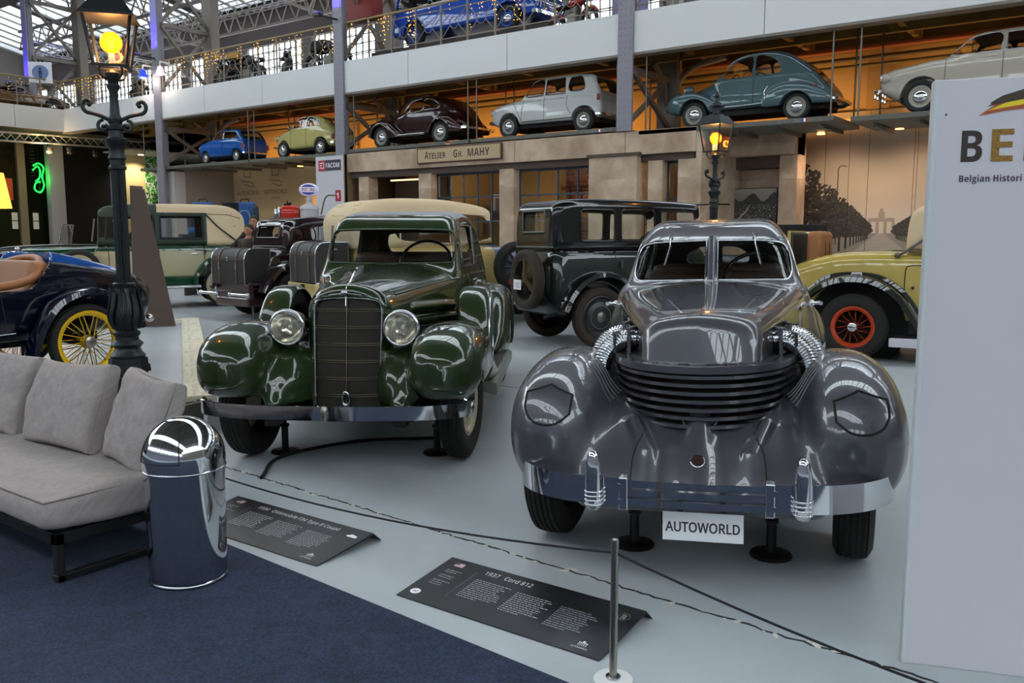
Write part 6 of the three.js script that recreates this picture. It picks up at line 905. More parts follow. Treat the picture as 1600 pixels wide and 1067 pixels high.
  cushion('leftmost grey back cushion of the three, leaning on the sofa', .60, .44, .2, [-4.98, .585, -2.08], [-.36, .12, -.05], 5);
  cushion('grey back cushion at the end of the sofa, right beside the steel bin', .46, .44, .19, [-3.66, .575, -2.13], [-.34, -.10, -.06], 8);
  const c4 = cushion('grey back cushion cut off by the left picture edge', .60, .42, .2, [-5.66, .565, -2.06], [-.36, .02, .06], 11);
  // ---- bin
  const bn = thing('waste_bin', 'shiny chrome dome-topped waste bin beside the sofa', 'bin', [-3.125, .012, -1.985], -10);
  part(bn, 'body', crease(lathe([[0, .006], [.145, .006], [.150, .014], [.153, .03], [.157, .3], [.160, .468]], 96)), std(0xc2c4c8, .07, 1)); part(bn, 'foot_ring', lathe([[.15, 0], [.155, .002], [.156, .012], [.15, .016]], 96), M.steel);
  part(bn, 'rim', new THREE.TorusGeometry(.1615, .0045, 10, 96).rotateX(PI / 2).translate(0, .47, 0), M.chrome);
  const dome = []; for (let i = 0; i <= 40; i++) { const a = i / 40 * PI / 2; dome.push([.163 * cos(a), .515 + .163 * sin(a)]); }
  part(bn, 'dome', lathe([[.163, .472], [.1635, .5], ...dome], 96), M.chrome);
  const fl = new THREE.SphereGeometry(.1655, 40, 24, 1.49, 1.15, .40, 1.16).translate(0, .515, 0); const flap = part(bn, 'flap', fl, M.chrome);
  { const e = [], R = .1662, p0 = 1.49, sp = (ph, th) => V(-R * cos(ph) * sin(th), .515 + R * cos(th), R * sin(ph) * sin(th)); for (let i = 0; i <= 12; i++) e.push(sp(p0 + 1.15 * i / 12, .40)); for (let i = 1; i <= 12; i++) e.push(sp(p0 + 1.15, .40 + 1.16 * i / 12)); for (let i = 1; i <= 12; i++) e.push(sp(p0 + 1.15 * (1 - i / 12), 1.56)); for (let i = 1; i < 12; i++) e.push(sp(p0, 1.56 - 1.16 * i / 12)); part(bn, 'flap_gap', poly(e, .0022, 5, true), M.dark); }
  // ---- barrier posts and cord
  const post = (x, z, label) => { const p = thing('barrier_post', label, 'barrier post', [x, 0, z]); part(p, 'base', crease(lathe([[0, 0], [.062, 0], [.064, .004], [.06, .008], [0, .009]], 48)), std(0xd8d8d6, .4)); part(p, 'base_ring', crease(lathe([[.014, .008], [.024, .008], [.024, .014], [.014, .016]], 32)), M.steel); part(p, 'pole', crease(lathe([[.0125, .008], [.0125, .464], [.0105, .47], [.004, .472], [0, .472]], 32)), M.brushed); return p; };
  post(-1.294, -2.311, 'thin brushed steel barrier post in front of the grey car'); post(-4.75, -2.36, 'thin barrier post hidden behind the sofa cushions'); post(2.0, -2.25, 'thin barrier post beyond the white board, outside the picture');
  const cord = []; for (const [a, b, s] of [[[-4.75, -2.36], [-1.294, -2.311], .12], [[-1.294, -2.311], [2.0, -2.25], .17]]) for (let i = 0; i <= 24; i++) { const q = i / 24; cord.push(V(lerp(a[0], b[0], q), .425 - s * 4 * q * (1 - q), lerp(a[1], b[1], q))); }
  single('elastic_rope', poly(cord.filter((p, i) => !i || p.distanceTo(cord[i - 1]) > 1e-4), .0038, 6), std(0x17161a, .8), 'thin black elastic cord strung between the barrier posts', 'cord');
  // ---- information panels on the floor
  const board = (x0, x1, tilt, title, label, k) => {
    const W = x1 - x0, D = .35, t = thing('information_panel', label, 'information panel', [x0, .002, -2.355], atan2(.03, 1) * 57.3 * .4);
    const tex = canvasTex(2048, 720, (x, w, h) => {
      x.fillStyle = '#17171c'; x.fillRect(0, 0, w, h); x.fillStyle = '#d9d9de'; x.font = '74px sans-serif'; x.fillText(title, 470, 120);
      x.fillStyle = '#b9868d'; x.fillRect(120, 60, 100, 60); x.fillStyle = '#d8c9cf'; for (let i = 0; i < 3; i++) x.fillRect(120, 68 + i * 18, 100, 8); x.fillStyle = '#4c4f7a'; x.fillRect(120, 60, 42, 30);
      x.fillStyle = '#8a8a90'; x.fillRect(400, 130, 3, 420);
      const dash = (x0, y, len) => { let q = x0; while (q < x0 + len) { const l = rr(14, 46); x.fillRect(q, y, min(l, x0 + len - q), 6); q += l + 8; } };
      x.fillStyle = '#c9c9d0'; for (let i = 0; i < 9; i++) if (i % 3 !== 2 || i > 6) dash(110, 190 + i * 30, rr(70, 190));
      const cols = k === 2 ? 2 : 3; for (let c = 0; c < cols; c++) for (let i = 0; i < 11; i++) dash(470 + c * 460, 215 + c * 14 + i * 27, i === 10 ? 210 : rr(310, 400));
      if (k === 2) { x.font = '20px sans-serif'; ['Iconic model, presented in 1935,', 'designed by Gordon Buehrig, available', 'as sedan, phaeton or convertible cabriolet.', 'One of the first pre-war cars with', 'front-wheel drive and the first with', 'retractable headlights. The dashboard', 'is inspired from that of an airplane.', 'This is a rare “Beverly Sedan”, the', 'fastest version with a longer trunk.', 'In total, nearly 3,500 units of the Cord', '810 and 812 were built.'].forEach((s, i) => x.fillText(s, 1390, 250 + i * 27)); x.strokeStyle = '#b9a26a'; x.lineWidth = 3; x.beginPath(); x.arc(1925, 150, 48, 0, 7); x.stroke(); x.font = '38px sans-serif'; x.fillText('99', 1902, 150); x.fillText('CB', 1900, 182); x.fillStyle = '#e8e8ec'; x.beginPath(); x.ellipse(110, 600, 52, 40, 0, 0, 7); x.fill(); x.fillStyle = '#17171c'; x.font = '44px sans-serif'; x.fillText('94', 84, 616); }
      else { x.fillStyle = '#e8e8ec'; x.beginPath(); x.moveTo(1830, 150); x.lineTo(1880, 110); x.lineTo(1960, 130); x.lineTo(1960, 165); x.lineTo(1850, 165); x.fill(); }
      x.fillStyle = '#e8e8ec'; const lx = 1790; x.fillRect(lx, 585, 80, 7); for (let i = 0; i < 5; i++) x.fillRect(lx + 4 + i * 17, 592, 5, 36); x.fillRect(lx + 30, 566, 20, 18); x.font = '24px sans-serif'; x.fillText('AUTOWORLD', lx - 35, 660);
    });
    const mt = std(0xffffff, .32, 0, { map: tex }), g = new THREE.PlaneGeometry(W, hypot(D, tilt)).rotateX(-PI / 2).rotateX(atan2(tilt, D)).translate(W / 2, tilt / 2 + .0045, -D / 2);
    part(t, 'sheet', extr([[0, 0], [D, tilt], [D + .05, .0], [D + .046, 0], [D, tilt - .004], [.004, 0]].map(([a, b]) => [a, b]), W).rotateY(PI / 2).translate(0, 0, 0), std(0x1b1b20, .35)); part(t, 'print', g.translate(0, -.002, 0), mt); return t;
  };
  board(-3.80, -2.80, .045, '1934   Oldsmobile F34 Type B Coupé', 'black sloping information panel on the floor right of the steel bin', 1).position.z = -2.375;
  board(-2.315, -1.39, .045, '1937   Cord 812', 'black sloping information panel on the floor behind the thin steel barrier post', 2).position.z = -2.375;
  // ---- white board, right
  const E0 = [-.57, 0, -2.98], wp = thing('partition_board', 'tall white exhibition board with big dark letters at the right picture edge', 'board', E0, 20.3);
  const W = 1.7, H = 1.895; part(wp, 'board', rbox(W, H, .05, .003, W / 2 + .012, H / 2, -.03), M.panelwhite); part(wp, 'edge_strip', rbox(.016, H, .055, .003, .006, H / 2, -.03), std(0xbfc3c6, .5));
  const lt = canvasTex(1024, 1024, (x, w, h) => {          // covers u .05..0.55, v 1.40..1.90
    x.clearRect(0, 0, w, h); const px = (u) => (u - .05) / .5 * w, py = (v) => (1.90 - v) / .5 * h;
    const gl = (c, n, x0, y0, x1, y1) => { for (let i = 0; i < n; i++) { x.fillStyle = c[(rnd() * c.length) | 0]; x.fillRect(rr(x0, x1), rr(y0, y1), 3, 3); } };
    x.save(); x.beginPath(); x.moveTo(px(.126), py(1.783)); for (const [u, v] of [[.2, 1.835], [.28, 1.86], [.4, 1.865], [.4, 1.80], [.3, 1.805], [.2, 1.796]]) x.lineTo(px(u), py(v)); x.closePath(); x.fillStyle = '#a24a22'; x.fill(); x.restore();
    x.beginPath(); x.moveTo(px(.15), py(1.797)); for (const [u, v] of [[.2, 1.82], [.28, 1.838], [.4, 1.846], [.4, 1.825], [.3, 1.82], [.2, 1.806]]) x.lineTo(px(u), py(v)); x.closePath(); x.fillStyle = '#d9c313'; x.fill();
    x.save(); x.beginPath(); x.moveTo(px(.148), py(1.809)); for (const [u, v] of [[.16, 1.817], [.156, 1.82], [.172, 1.83], [.19, 1.841], [.28, 1.868], [.4, 1.876], [.4, 1.846], [.3, 1.838], [.2, 1.82]]) x.lineTo(px(u), py(v)); x.closePath(); x.clip(); x.fillStyle = '#2e2016'; x.fillRect(0, 0, w, h); gl(['#7a5a1c', '#4a3416', '#1f1512'], 2600, px(.14), py(1.88), px(.42), py(1.8)); x.restore();
    x.font = 'bold 100px sans-serif'; x.textBaseline = 'alphabetic';
    const letter = (s, u0, u1, v0, v1, f) => { const m = x.measureText(s), wpx = px(u1) - px(u0), hpx = py(v0) - py(v1); x.save(); x.translate(px(u0), py(v0)); x.scale(wpx / m.width * 1.12, hpx / 73); x.fillStyle = f; x.fillText(s, -4, 0); x.restore(); };
    letter('B', .078, .146, 1.645, 1.742, '#2c1c18');
    const gd = x.createLinearGradient(0, py(1.742), 0, py(1.645)); gd.addColorStop(0, '#8a6418'); gd.addColorStop(1, '#3a2417'); letter('E', .160, .2335, 1.645, 1.744, gd); letter('L', .250, .32, 1.645, 1.745, '#3a1440');
    x.globalCompositeOperation = 'source-atop'; gl(['#b98a24', '#6b4a18', '#3a2417'], 1500, px(.158), py(1.75), px(.236), py(1.642)); x.globalCompositeOperation = 'source-over';
    x.font = 'bold 56px sans-serif'; x.fillStyle = '#3c2145'; const s = 'Belgian Histori'; const mw = x.measureText(s).width; x.save(); x.translate(px(.081), py(1.584)); x.scale((px(.258) - px(.081)) / mw, 1.02); x.fillText(s, 0, 0); x.restore();
  });
  part(wp, 'lettering', new THREE.PlaneGeometry(.5, .5).translate(.30, 1.65, -.0035), std(0xffffff, .5, 0, { map: lt, transparent: true }));
  part(wp, 'screw', new THREE.SphereGeometry(.0035, 8, 6).translate(.036, 1.79, -.004), M.dullmetal);
}
// ---------- two cast-iron street lamps
{
  const iron = std(0x24282a, .42, .55), t = thing('street_lamp', 'ornate cast-iron street lamp standing behind the sofa, left', 'street lamp', [-5.86, .15, -3.32], 52);
  const fl = []; for (let i = 0; i < 160; i++) { const a = i / 160 * 2 * PI, r = .043 + .005 * cos(a * 12); fl.push([r * cos(a), r * sin(a)]); }
  const P = (n, pr, seg = 40) => part(t, n, crease(lathe(pr, seg)), iron);
  part(t, 'base', [.0, .05, .26, .30, .34].map((y, i) => { const r = [.155, .145, .13, .15, .135][i], h = [.06, .22, .05, .05, .06][i]; return crease(new THREE.CylinderGeometry(r * .97, r, h, 8).translate(0, y + h / 2, 0)); }), iron);
  P('base_moulding', [[.115, .40], [.12, .42], [.10, .44], [.085, .47], [.10, .49], [.11, .50], [.10, .515], [.08, .53], [.078, .55], [.092, .57], [.092, .585], [.075, .60]]);
  P('vase', [[.072, .60], [.09, .63], [.10, .68], [.098, .74], [.085, .80], [.072, .86], [.066, .90], [.075, .915], [.078, .93], [.062, .94]]);
  for (let i = 0; i < 8; i++) { const a = i / 8 * 2 * PI, lf = [[0, .61, .082], [.012, .66, .108], [0, .72, .112], [-.006, .8, .098], [0, .87, .088], [.004, .905, .1]].map(([q, y, r]) => [r * cos(a) - q * sin(a), y, r * sin(a) + q * cos(a)]); part(t, 'acanthus_leaf', [tube(lf, .012, 20, 6), tube(lf.slice(1, 5).map(([x, y, z]) => [x * 1.02 + .014 * -sin(a), y, z * 1.02 + .014 * cos(a)]), .008, 12, 5), tube(lf.slice(1, 5).map(([x, y, z]) => [x * 1.02 - .014 * -sin(a), y, z * 1.02 - .014 * cos(a)]), .008, 12, 5)], iron); }
  part(t, 'shaft', extr(fl, .80).rotateX(-PI / 2).translate(0, .93, 0), iron);
  P('capital', [[.046, 1.72], [.058, 1.73], [.058, 1.745], [.05, 1.755], [.05, 1.79], [.06, 1.80], [.06, 1.81], [.052, 1.83], [.05, 1.87], [.062, 1.89], [.075, 1.92], [.075, 1.935], [.05, 1.945], [.046, 1.99], [.055, 2.0], [.056, 2.015], [.04, 2.03], [.036, 2.06]]);
  P('upper_stem', [[.045, 2.04], [.05, 2.07], [.034, 2.1], [.028, 2.18], [.03, 2.26], [.042, 2.28], [.042, 2.30], [.034, 2.31], [.04, 2.34], [.05, 2.36], [.05, 2.38], [.03, 2.4]]);
  for (const s of [-1, 1]) {
    const q = []; for (let i = 0; i <= 30; i++) { const a = i / 30; q.push([s * (.03 + .13 * a), 2.06 + .02 * sin(a * PI) + .05 * a * a]); } for (let i = 1; i <= 40; i++) { const a = -PI / 2 + i / 40 * 4.4, r = .055 - .038 * i / 40; q.push([s * (.165 + r * cos(a) * .9), 2.165 + r * sin(a)]); }
    part(t, 'scroll_arm', tube(q.map(([x, y]) => [x, y, 0]), .0135, 120, 8), iron);
    const w = []; for (let i = 0; i <= 36; i++) { const a = PI / 2 - i / 36 * 5.6, r = .045 - .03 * i / 36; w.push([s * (.075 + r * cos(a)), 2.02 + r * sin(a), 0]); } part(t, 'scroll_leaf', [tube(w, .012, 60, 7), new THREE.SphereGeometry(.016, 10, 8).translate(s * .16, 2.165, 0), new THREE.SphereGeometry(.014, 10, 8).translate(s * .078, 2.02, 0)], iron);
  }
  // lantern
  const b = .105, a = .155, y0 = 2.42, y1 = 2.74, c4 = [[1, 1], [-1, 1], [-1, -1], [1, -1]];
  for (const [x, z] of c4) { part(t, 'cradle_arm', tube([[x * .02, 2.34, z * .02], [x * .05, 2.345, z * .05], [x * .07, 2.37, z * .07], [x * .07, 2.42, z * .07]], .008, 14, 6), iron); part(t, 'lantern_post', bar([x * b * .96, y0, z * b * .96], [x * a * .96, y1, z * a * .96], .016), iron); }
  part(t, 'lantern_floor', [rbox(b * 2.12, .016, .03, .003, 0, y0, b), rbox(b * 2.12, .016, .03, .003, 0, y0, -b), rbox(.03, .016, b * 2.12, .003, b, y0, 0), rbox(.03, .016, b * 2.12, .003, -b, y0, 0)], iron).userData.kind = 'stuff';
  for (let i = 0; i < 4; i++) { const [x0, z0] = c4[i], [x1, z1] = c4[(i + 1) % 4], g = new THREE.BufferGeometry(); g.setAttribute('position', new THREE.Float32BufferAttribute([x0 * b * .95, y0, z0 * b * .95, x1 * b * .95, y0, z1 * b * .95, x1 * a * .95, y1, z1 * a * .95, x0 * a * .95, y1, z0 * a * .95], 3)); g.setIndex([0, 1, 2, 0, 2, 3]); g.computeVertexNormals(); part(t, 'lantern_pane', g, M.glass); }
  part(t, 'eave', crease(new THREE.CylinderGeometry(a * 1.52, a * 1.62, .022, 4).rotateY(PI / 4).translate(0, y1 + .01, 0), 20), iron); part(t, 'lantern_roof', crease(new THREE.CylinderGeometry(a * .95, a * 1.5, .09, 4, 1, false).rotateY(PI / 4).translate(0, y1 + .066, 0), 20), iron);
  P('chimney', [[.10, y1 + .11], [.085, y1 + .13], [.05, y1 + .14], [.045, y1 + .2], [.052, y1 + .215], [.09, y1 + .22], [.092, y1 + .232], [.06, y1 + .25], [.055, y1 + .27], [.03, y1 + .285], [.02, y1 + .33], [.03, y1 + .35], [.02, y1 + .37], [.008, y1 + .40], [0, y1 + .41]], 24);
  part(t, 'lamp_socket', crease(lathe([[0, y0 + .01], [.022, y0 + .01], [.022, y0 + .07], [.018, y0 + .09], [0, y0 + .09]], 20)), std(0xcfc6b8, .5));
  part(t, 'bulb', new THREE.SphereGeometry(.072, 28, 20).translate(0, y0 + .165, 0), new THREE.MeshPhysicalMaterial({ color: 0xffb050, transmission: .85, roughness: 0, thickness: 0, ior: 1.2, emissive: 0xff8a1c, emissiveIntensity: .22 }));
  part(t, 'bulb_filament', new THREE.SphereGeometry(.022, 14, 10).scale(1, 1.4, 1).translate(0, y0 + .15, 0), std(0xffc060, .5, 0, { emissive: 0xffc070, emissiveIntensity: 9 }));
  const r = copyOf(t, [-4.52, 0, -10.5], 80, 'ornate cast-iron street lamp with a lit globe behind the grey car roof');
  r.scale.setScalar(1.02);
  for (const o of [t, r]) { const l = new THREE.PointLight(0xffb060, BULB, 0, 2); l.shadow.radius = 2; l.position.set(o.position.x, o.position.y + (y0 + .15) * o.scale.y, o.position.z); l.castShadow = true; scene.add(l); }
}
// ---------- shop fronts and back of the hall
const signTex = (w, h, bg, draw) => canvasTex(w, h, (x) => { x.fillStyle = bg; x.fillRect(0, 0, w, h); draw(x, w, h); });
{
  const uvW = (g) => { const uv = g.attributes.uv, p = g.attributes.position; for (let i = 0; i < p.count; i++) uv.setXY(i, p.getX(i) + p.getZ(i), p.getY(i)); return g; };
  const sp = (...a) => uvW(span(...a)), brown = std(0x4a3a30, .7), mull = std(0x1c2024, .5, .3), steelblue = std(0x3c4a58, .5, .3);
  const shop = struct('wall_shop', [sp(-21.38, 3.47, -20.4, -9.12, 4.06, -20.0)], M.plaster);
  [[-14.6], [-18.2], [-11.08]].forEach(([x]) => struct('wall_joint', boxG(.012, .56, .01, x, 3.77, -20.0), brown, shop));
  struct('lintel', span(-21.38, 3.28, -20.5, -9.2, 3.47, -20.12), brown, shop);
  for (const [a, b] of [[-20.95, -20.5], [-18.32, -17.82], [-15.2, -14.7], [-10.45, -10.05], [-9.62, -9.12]]) struct('pillar', sp(a, 0, -20.5, b, 3.3, -20.08), M.plaster, shop);
  struct('pillar', sp(-12.1, 0, -20.5, -10.68, 3.46, -19.9), M.plaster, shop); struct('pillar_cap', span(-12.16, 3.44, -20.5, -10.6, 3.52, -19.86), brown, shop);
  struct('return_wall', sp(-9.12, 0, -22.6, -8.97, 4.06, -20.02), M.plaster, shop);
  // windows: bars and panes
  const grid = (x0, x1, y0, y1, nx, ny, z, label) => { const w = struct('shop_window', [span(x0, y0, z - .03, x1, y0 + .06, z + .03), span(x0, y1 - .06, z - .03, x1, y1, z + .03), span(x0, y0, z - .03, x0 + .05, y1, z + .03), span(x1 - .05, y0, z - .03, x1, y1, z + .03)], steelblue); w.name = numbered('window_6'); for (let i = 1; i < nx; i++) struct('glazing_bar', span(lerp(x0, x1, i / nx) - .022, y0, z - .02, lerp(x0, x1, i / nx) + .022, y1, z + .02), steelblue, w); for (let i = 1; i < ny; i++) struct('glazing_bar', span(x0, lerp(y0, y1, i / ny) - .022, z - .02, x1, lerp(y0, y1, i / ny) + .022, z + .02), steelblue, w); for (let i = 0; i < nx; i++) struct('pane', new THREE.PlaneGeometry((x1 - x0) / nx - .04, y1 - y0 - .1).translate(lerp(x0, x1, (i + .5) / nx), (y0 + y1) / 2, z), M.glass, w); return w; };
  grid(-17.82, -15.2, .4, 3.28, 5, 4, -20.4); grid(-14.7, -12.1, .4, 3.28, 4, 4, -20.4); grid(-10.05, -9.62, .4, 3.28, 1, 3, -20.4);
  // rooms behind: brick wall, inner glazed screen, lamps
  const brick = texture(512, (u, v) => { const R = 16, r = floor(v * R), o = (r % 2) * .5, c = (u * 8 + o) % 1, m = (v * R) % 1 < .14 || c < .06, n = (N1(floor(u * 8 + o) * 7.3, r * 3.1) - .5) * 50 + (fbm(N2, u * 40, v * 40, 2) - .5) * 30; return m ? [150 + n * .3, 130 + n * .3, 108] : [138 + n, 88 + n * .7, 58 + n * .5]; }, [.55, .5]);
  struct('brick_wall', sp(-15, 0, -23.4, -11.4, 3.6, -23.3), std(0xffffff, .9, 0, { map: brick, bumpMap: brick, bumpScale: .01 }), shop); struct('room_wall', [sp(-21.3, 0, -23.9, -15.1, 3.6, -23.8), sp(-15.1, 0, -23.8, -15, 3.6, -20.5), sp(-11.4, 0, -23.4, -11.3, 3.6, -20.5), sp(-18.4, 0, -23.8, -18.3, 3.6, -21.6)], std(0xa08a58, .85), shop); struct('room_ceiling', span(-21.3, 3.6, -23.9, -9, 3.7, -20.4), std(0x3a302a, .9), shop);
  struct('inner_screen', [...[0, 1, 2, 3, 4, 5].map((i) => span(-14.6 + i * .42, .5, -22.9, -14.56 + i * .42, 2.9, -22.86)), ...[0, 1, 2, 3].map((i) => span(-14.6, .9 + i * .62, -22.9, -12.4, .94 + i * .62, -22.86))], mull, shop).userData.kind = 'structure';
  const stair = struct('stair_stringer', bar([-13.4, 3.5, -22.2], [-11.6, 2.1, -22.2], .1, .5), brown, shop);
  tag(single('wall_photo', [rbox(1.25, .85, .04, .005, -16.75, 2.35, -22.6)], std(0x2e2b2c, .6)), 'black and white photograph of a man hanging inside the left shop window', 'picture');
  const ph = signTex(256, 180, '#8b8790', (x, w, h) => { x.fillStyle = '#e4e1ea'; x.fillRect(60, 10, 190, 110); x.fillStyle = '#26242a'; x.beginPath(); x.ellipse(150, 120, 36, 60, 0, 0, 7); x.fill(); x.beginPath(); x.arc(150, 56, 18, 0, 7); x.fill(); x.fillRect(0, 120, 256, 60); x.fillStyle = '#4a4750'; x.fillRect(20, 30, 60, 100); });
  part(scene.children[scene.children.length - 1], 'print', new THREE.PlaneGeometry(1.2, .8).translate(-16.75, 2.35, -22.576), std(0xffffff, .5, 0, { map: ph }));
  tag(single('enamel_sign', [rbox(.8, .8, .03, .01, -17.6, 2.35, -23.7)], std(0xb9a94c, .5)), 'yellowish sign on the wall inside the left shop window', 'sign');
  const bulb = (x, y, z, I, c = 0xffcf98) => { const b = tag(single('pendant_lamp', [new THREE.SphereGeometry(.06, 14, 10).translate(x, y, z)], std(0xffd080, .5, 0, { emissive: 0xffb050, emissiveIntensity: 5 })), '', 'lamp'); const l = new THREE.PointLight(c, I, 0, 2); l.position.set(x, y - .12, z); scene.add(l); part(b, 'flex', rod([x, y, z], [x, 3.58, z], .008, 5), M.dark); return b; };
  bulb(-13.4, 2.75, -22.4, 3).userData.label = 'small warm pendant bulb inside the brick-walled shop'; bulb(-16.4, 3.2, -21.9, 4).userData.label = 'small warm pendant bulb inside the left shop window'; bulb(-9.85, 3.0, -21.7, 2).userData.label = 'small warm pendant bulb behind the narrow window beside the lamp';
  // doorway at the left
  struct('door_1', [sp(-20.5, 0, -21.4, -18.32, 3.28, -21.3)], std(0x46372a, .9)); tag(single('tube_light', rod([-20.2, 3.2, -20.8], [-18.7, 3.2, -20.8], .025, 8), std(0xfff2d0, .5, 0, { emissive: 0xffe0a0, emissiveIntensity: 2 })), 'fluorescent tube at the top of the dark shop doorway', 'lamp');
  // sign
  const s = thing('shop_sign', 'cream shop sign with a dark red border lettered ATELIER GH. MAHY', 'sign', [-16.62, 3.81, -19.95]);
  part(s, 'board', rbox(3.22, .46, .07, .008), std(0x5a2f24, .6)); part(s, 'lettering', new THREE.PlaneGeometry(3.14, .39).translate(0, 0, .0365), std(0xffffff, .7, 0, { map: signTex(1024, 128, '#b09a78', (x, w, h) => { x.fillStyle = '#4a2a22'; x.textBaseline = 'alphabetic'; const put = (t, X, size, wd) => { x.font = 'bold ' + size + 'px sans-serif'; const m = x.measureText(t).width; x.save(); x.translate(X, 98); x.scale(wd / m, 1); x.fillText(t, 0, 0); x.restore(); }; put('A', 92, 100, 48); put('TELIER', 142, 78, 220); put('G', 455, 100, 60); put('H.', 518, 78, 62); put('MAHY', 630, 100, 270); }) }));
  // white column casing with the two signs
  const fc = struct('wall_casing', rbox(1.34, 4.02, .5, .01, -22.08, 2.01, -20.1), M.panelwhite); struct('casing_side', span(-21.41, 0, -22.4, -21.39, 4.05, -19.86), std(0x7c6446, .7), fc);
  const f1 = tag(single('wall_sign', rbox(1.06, .34, .02, .003, -22.06, 3.72, -19.84), std(0x3a3440, .5)), 'red and dark FACOM sign on the white column casing', 'sign'); part(f1, 'lettering', new THREE.PlaneGeometry(1.05, .33).translate(-22.06, 3.72, -19.8285), std(0xffffff, .5, 0, { map: signTex(512, 160, '#3a3340', (x, w, h) => { x.fillStyle = '#b3242c'; x.fillRect(0, 0, 150, h); x.strokeStyle = '#e4e0e2'; x.lineWidth = 13; x.strokeRect(70, 40, 56, 80); x.fillStyle = '#b3242c'; x.fillRect(60, 50, 20, 60); x.fillStyle = '#e4e0e2'; x.fillRect(26, 38, 60, 13); x.fillRect(34, 73, 52, 13); x.fillRect(26, 108, 60, 13); x.font = 'bold 104px sans-serif'; const m = x.measureText('FACOM').width; x.save(); x.translate(164, 118); x.scale(335 / m, 1); x.fillText('FACOM', 0, 0); x.restore(); }) }));
  const f2 = tag(single('wall_sign', rbox(.24, .36, .02, .003, -21.68, 2.72, -19.84), M.red), 'small red sign with a white figure 1 on the white column casing', 'sign'); part(f2, 'lettering', new THREE.PlaneGeometry(.23, .35).translate(-21.68, 2.72, -19.8285), std(0xffffff, .5, 0, { map: signTex(64, 96, '#b01c24', (x) => { x.fillStyle = '#eee'; x.font = 'bold 74px sans-serif'; x.textAlign = 'center'; x.fillText('1', 32, 74); }) }));
  // white and beige walls with printed emblems, left of the casing
  struct('wall_block', [span(-32.75, 0, -20.7, -31.55, 3.95, -20.2)], std(0xb9b2ae, .6)); struct('wall_block', [span(-31.7, 0, -23.2, -31.55, 4.15, -20.7)], std(0x8b8078, .7)); struct('wall_beige', span(-31.6, 0, -23.2, -22.4, 4.3, -23.0), std(0xb79a70, .7));
  const lg = signTex(512, 512, 'rgba(0,0,0,0)', (x, w) => { x.clearRect(0, 0, w, w); x.strokeStyle = '#5d4c3a'; x.lineWidth = 9; x.strokeRect(180, 70, 150, 90); x.beginPath(); x.moveTo(120, 215); x.lineTo(330, 235); x.lineTo(390, 265); x.moveTo(180, 255); x.lineTo(330, 300); x.lineTo(400, 285); x.stroke(); x.fillStyle = '#4f4032'; x.font = '78px sans-serif'; x.textAlign = 'center'; const m = x.measureText('AUTOWORLD').width; x.save(); x.translate(256, 405); x.scale(480 / m, 1); x.fillText('AUTOWORLD', 0, 0); x.restore(); x.font = '36px sans-serif'; x.fillText('BRUSSELS', 256, 470); });
  [-30.6, -28.8].forEach((X, i) => tag(single('wall_emblem', new THREE.PlaneGeometry(1.55, 1.55).translate(X, 3.55, -22.994), std(0xffffff, .7, 0, { map: lg, transparent: true })), (i ? 'right' : 'left') + '-hand AUTOWORLD emblem printed on the beige wall', 'wall print'));
  for (const X of [-25.6, -24.6]) { const d = tag(single('downlight', new THREE.CylinderGeometry(.09, .11, .06, 16).translate(X, 3.98, -21.6), std(0xffe0b0, .5, 0, { emissive: 0xffc070, emissiveIntensity: 3 })), X < -25 ? 'left small downlight under the shelf beside the white casing' : 'right small downlight under the shelf beside the white casing', 'lamp'); const l = new THREE.SpotLight(0xffd29a, 40, 0, 1.0, .8); l.position.set(X, 3.93, -21.6); l.target.position.set(X, 0, -22.9); scene.add(l, l.target); }
  tag(single('wall_notice', rbox(.34, .36, .01, .002, -32.1, 2.7, -20.19), std(0xb59a2a, .6)), 'small yellow notice on the white wall block', 'notice');
  // right-hand part: recess with a landscape picture, then the street mural
  struct('wall_recess', [sp(-9.0, 0, -22.7, -7.3, 4.06, -22.6), sp(-7.75, 0, -22.6, -7.3, 4.1, -22.05), sp(-9.0, 3.45, -22.6, -7.3, 4.1, -21.8)], M.plaster); struct('lintel', span(-9.0, 3.15, -22.6, -7.6, 3.45, -22.2), brown);
  const land = canvasTex(512, 256, (x, w, h) => { const g = x.createLinearGradient(0, 0, 0, h * .3); g.addColorStop(0, '#8d8375'); g.addColorStop(1, '#6f675c'); x.fillStyle = g; x.fillRect(0, 0, w, h); x.fillStyle = '#2a2826'; x.beginPath(); x.moveTo(0, 40); for (let i = 0; i <= 20; i++) x.lineTo(i * 26, 46 + 22 * sin(i * .9) + rr(-6, 6)); x.lineTo(w, h); x.lineTo(0, h); x.fill(); for (let i = 0; i < 900; i++) { const y = rr(80, 256), k = rr(50, 150) | 0; x.fillStyle = `rgb(${k},${k - 4},${k - 10})`; x.fillRect(rr(0, w), y, rr(3, 14), rr(2, 6)); } x.strokeStyle = '#a39a8c'; x.lineWidth = 10; x.beginPath(); x.moveTo(120, 256); x.bezierCurveTo(150, 160, 260, 150, 290, 95); x.stroke(); });
  const pc = tag(single('wall_picture', rbox(1.75, 1.3, .05, .006, -8.7, 2.0, -22.2), std(0x1f1c1a, .6)), 'black and white landscape picture of a winding road in the recess', 'picture'); part(pc, 'print', new THREE.PlaneGeometry(1.7, 1.25).translate(-8.7, 2.0, -22.174), std(0xffffff, .6, 0, { map: land }));
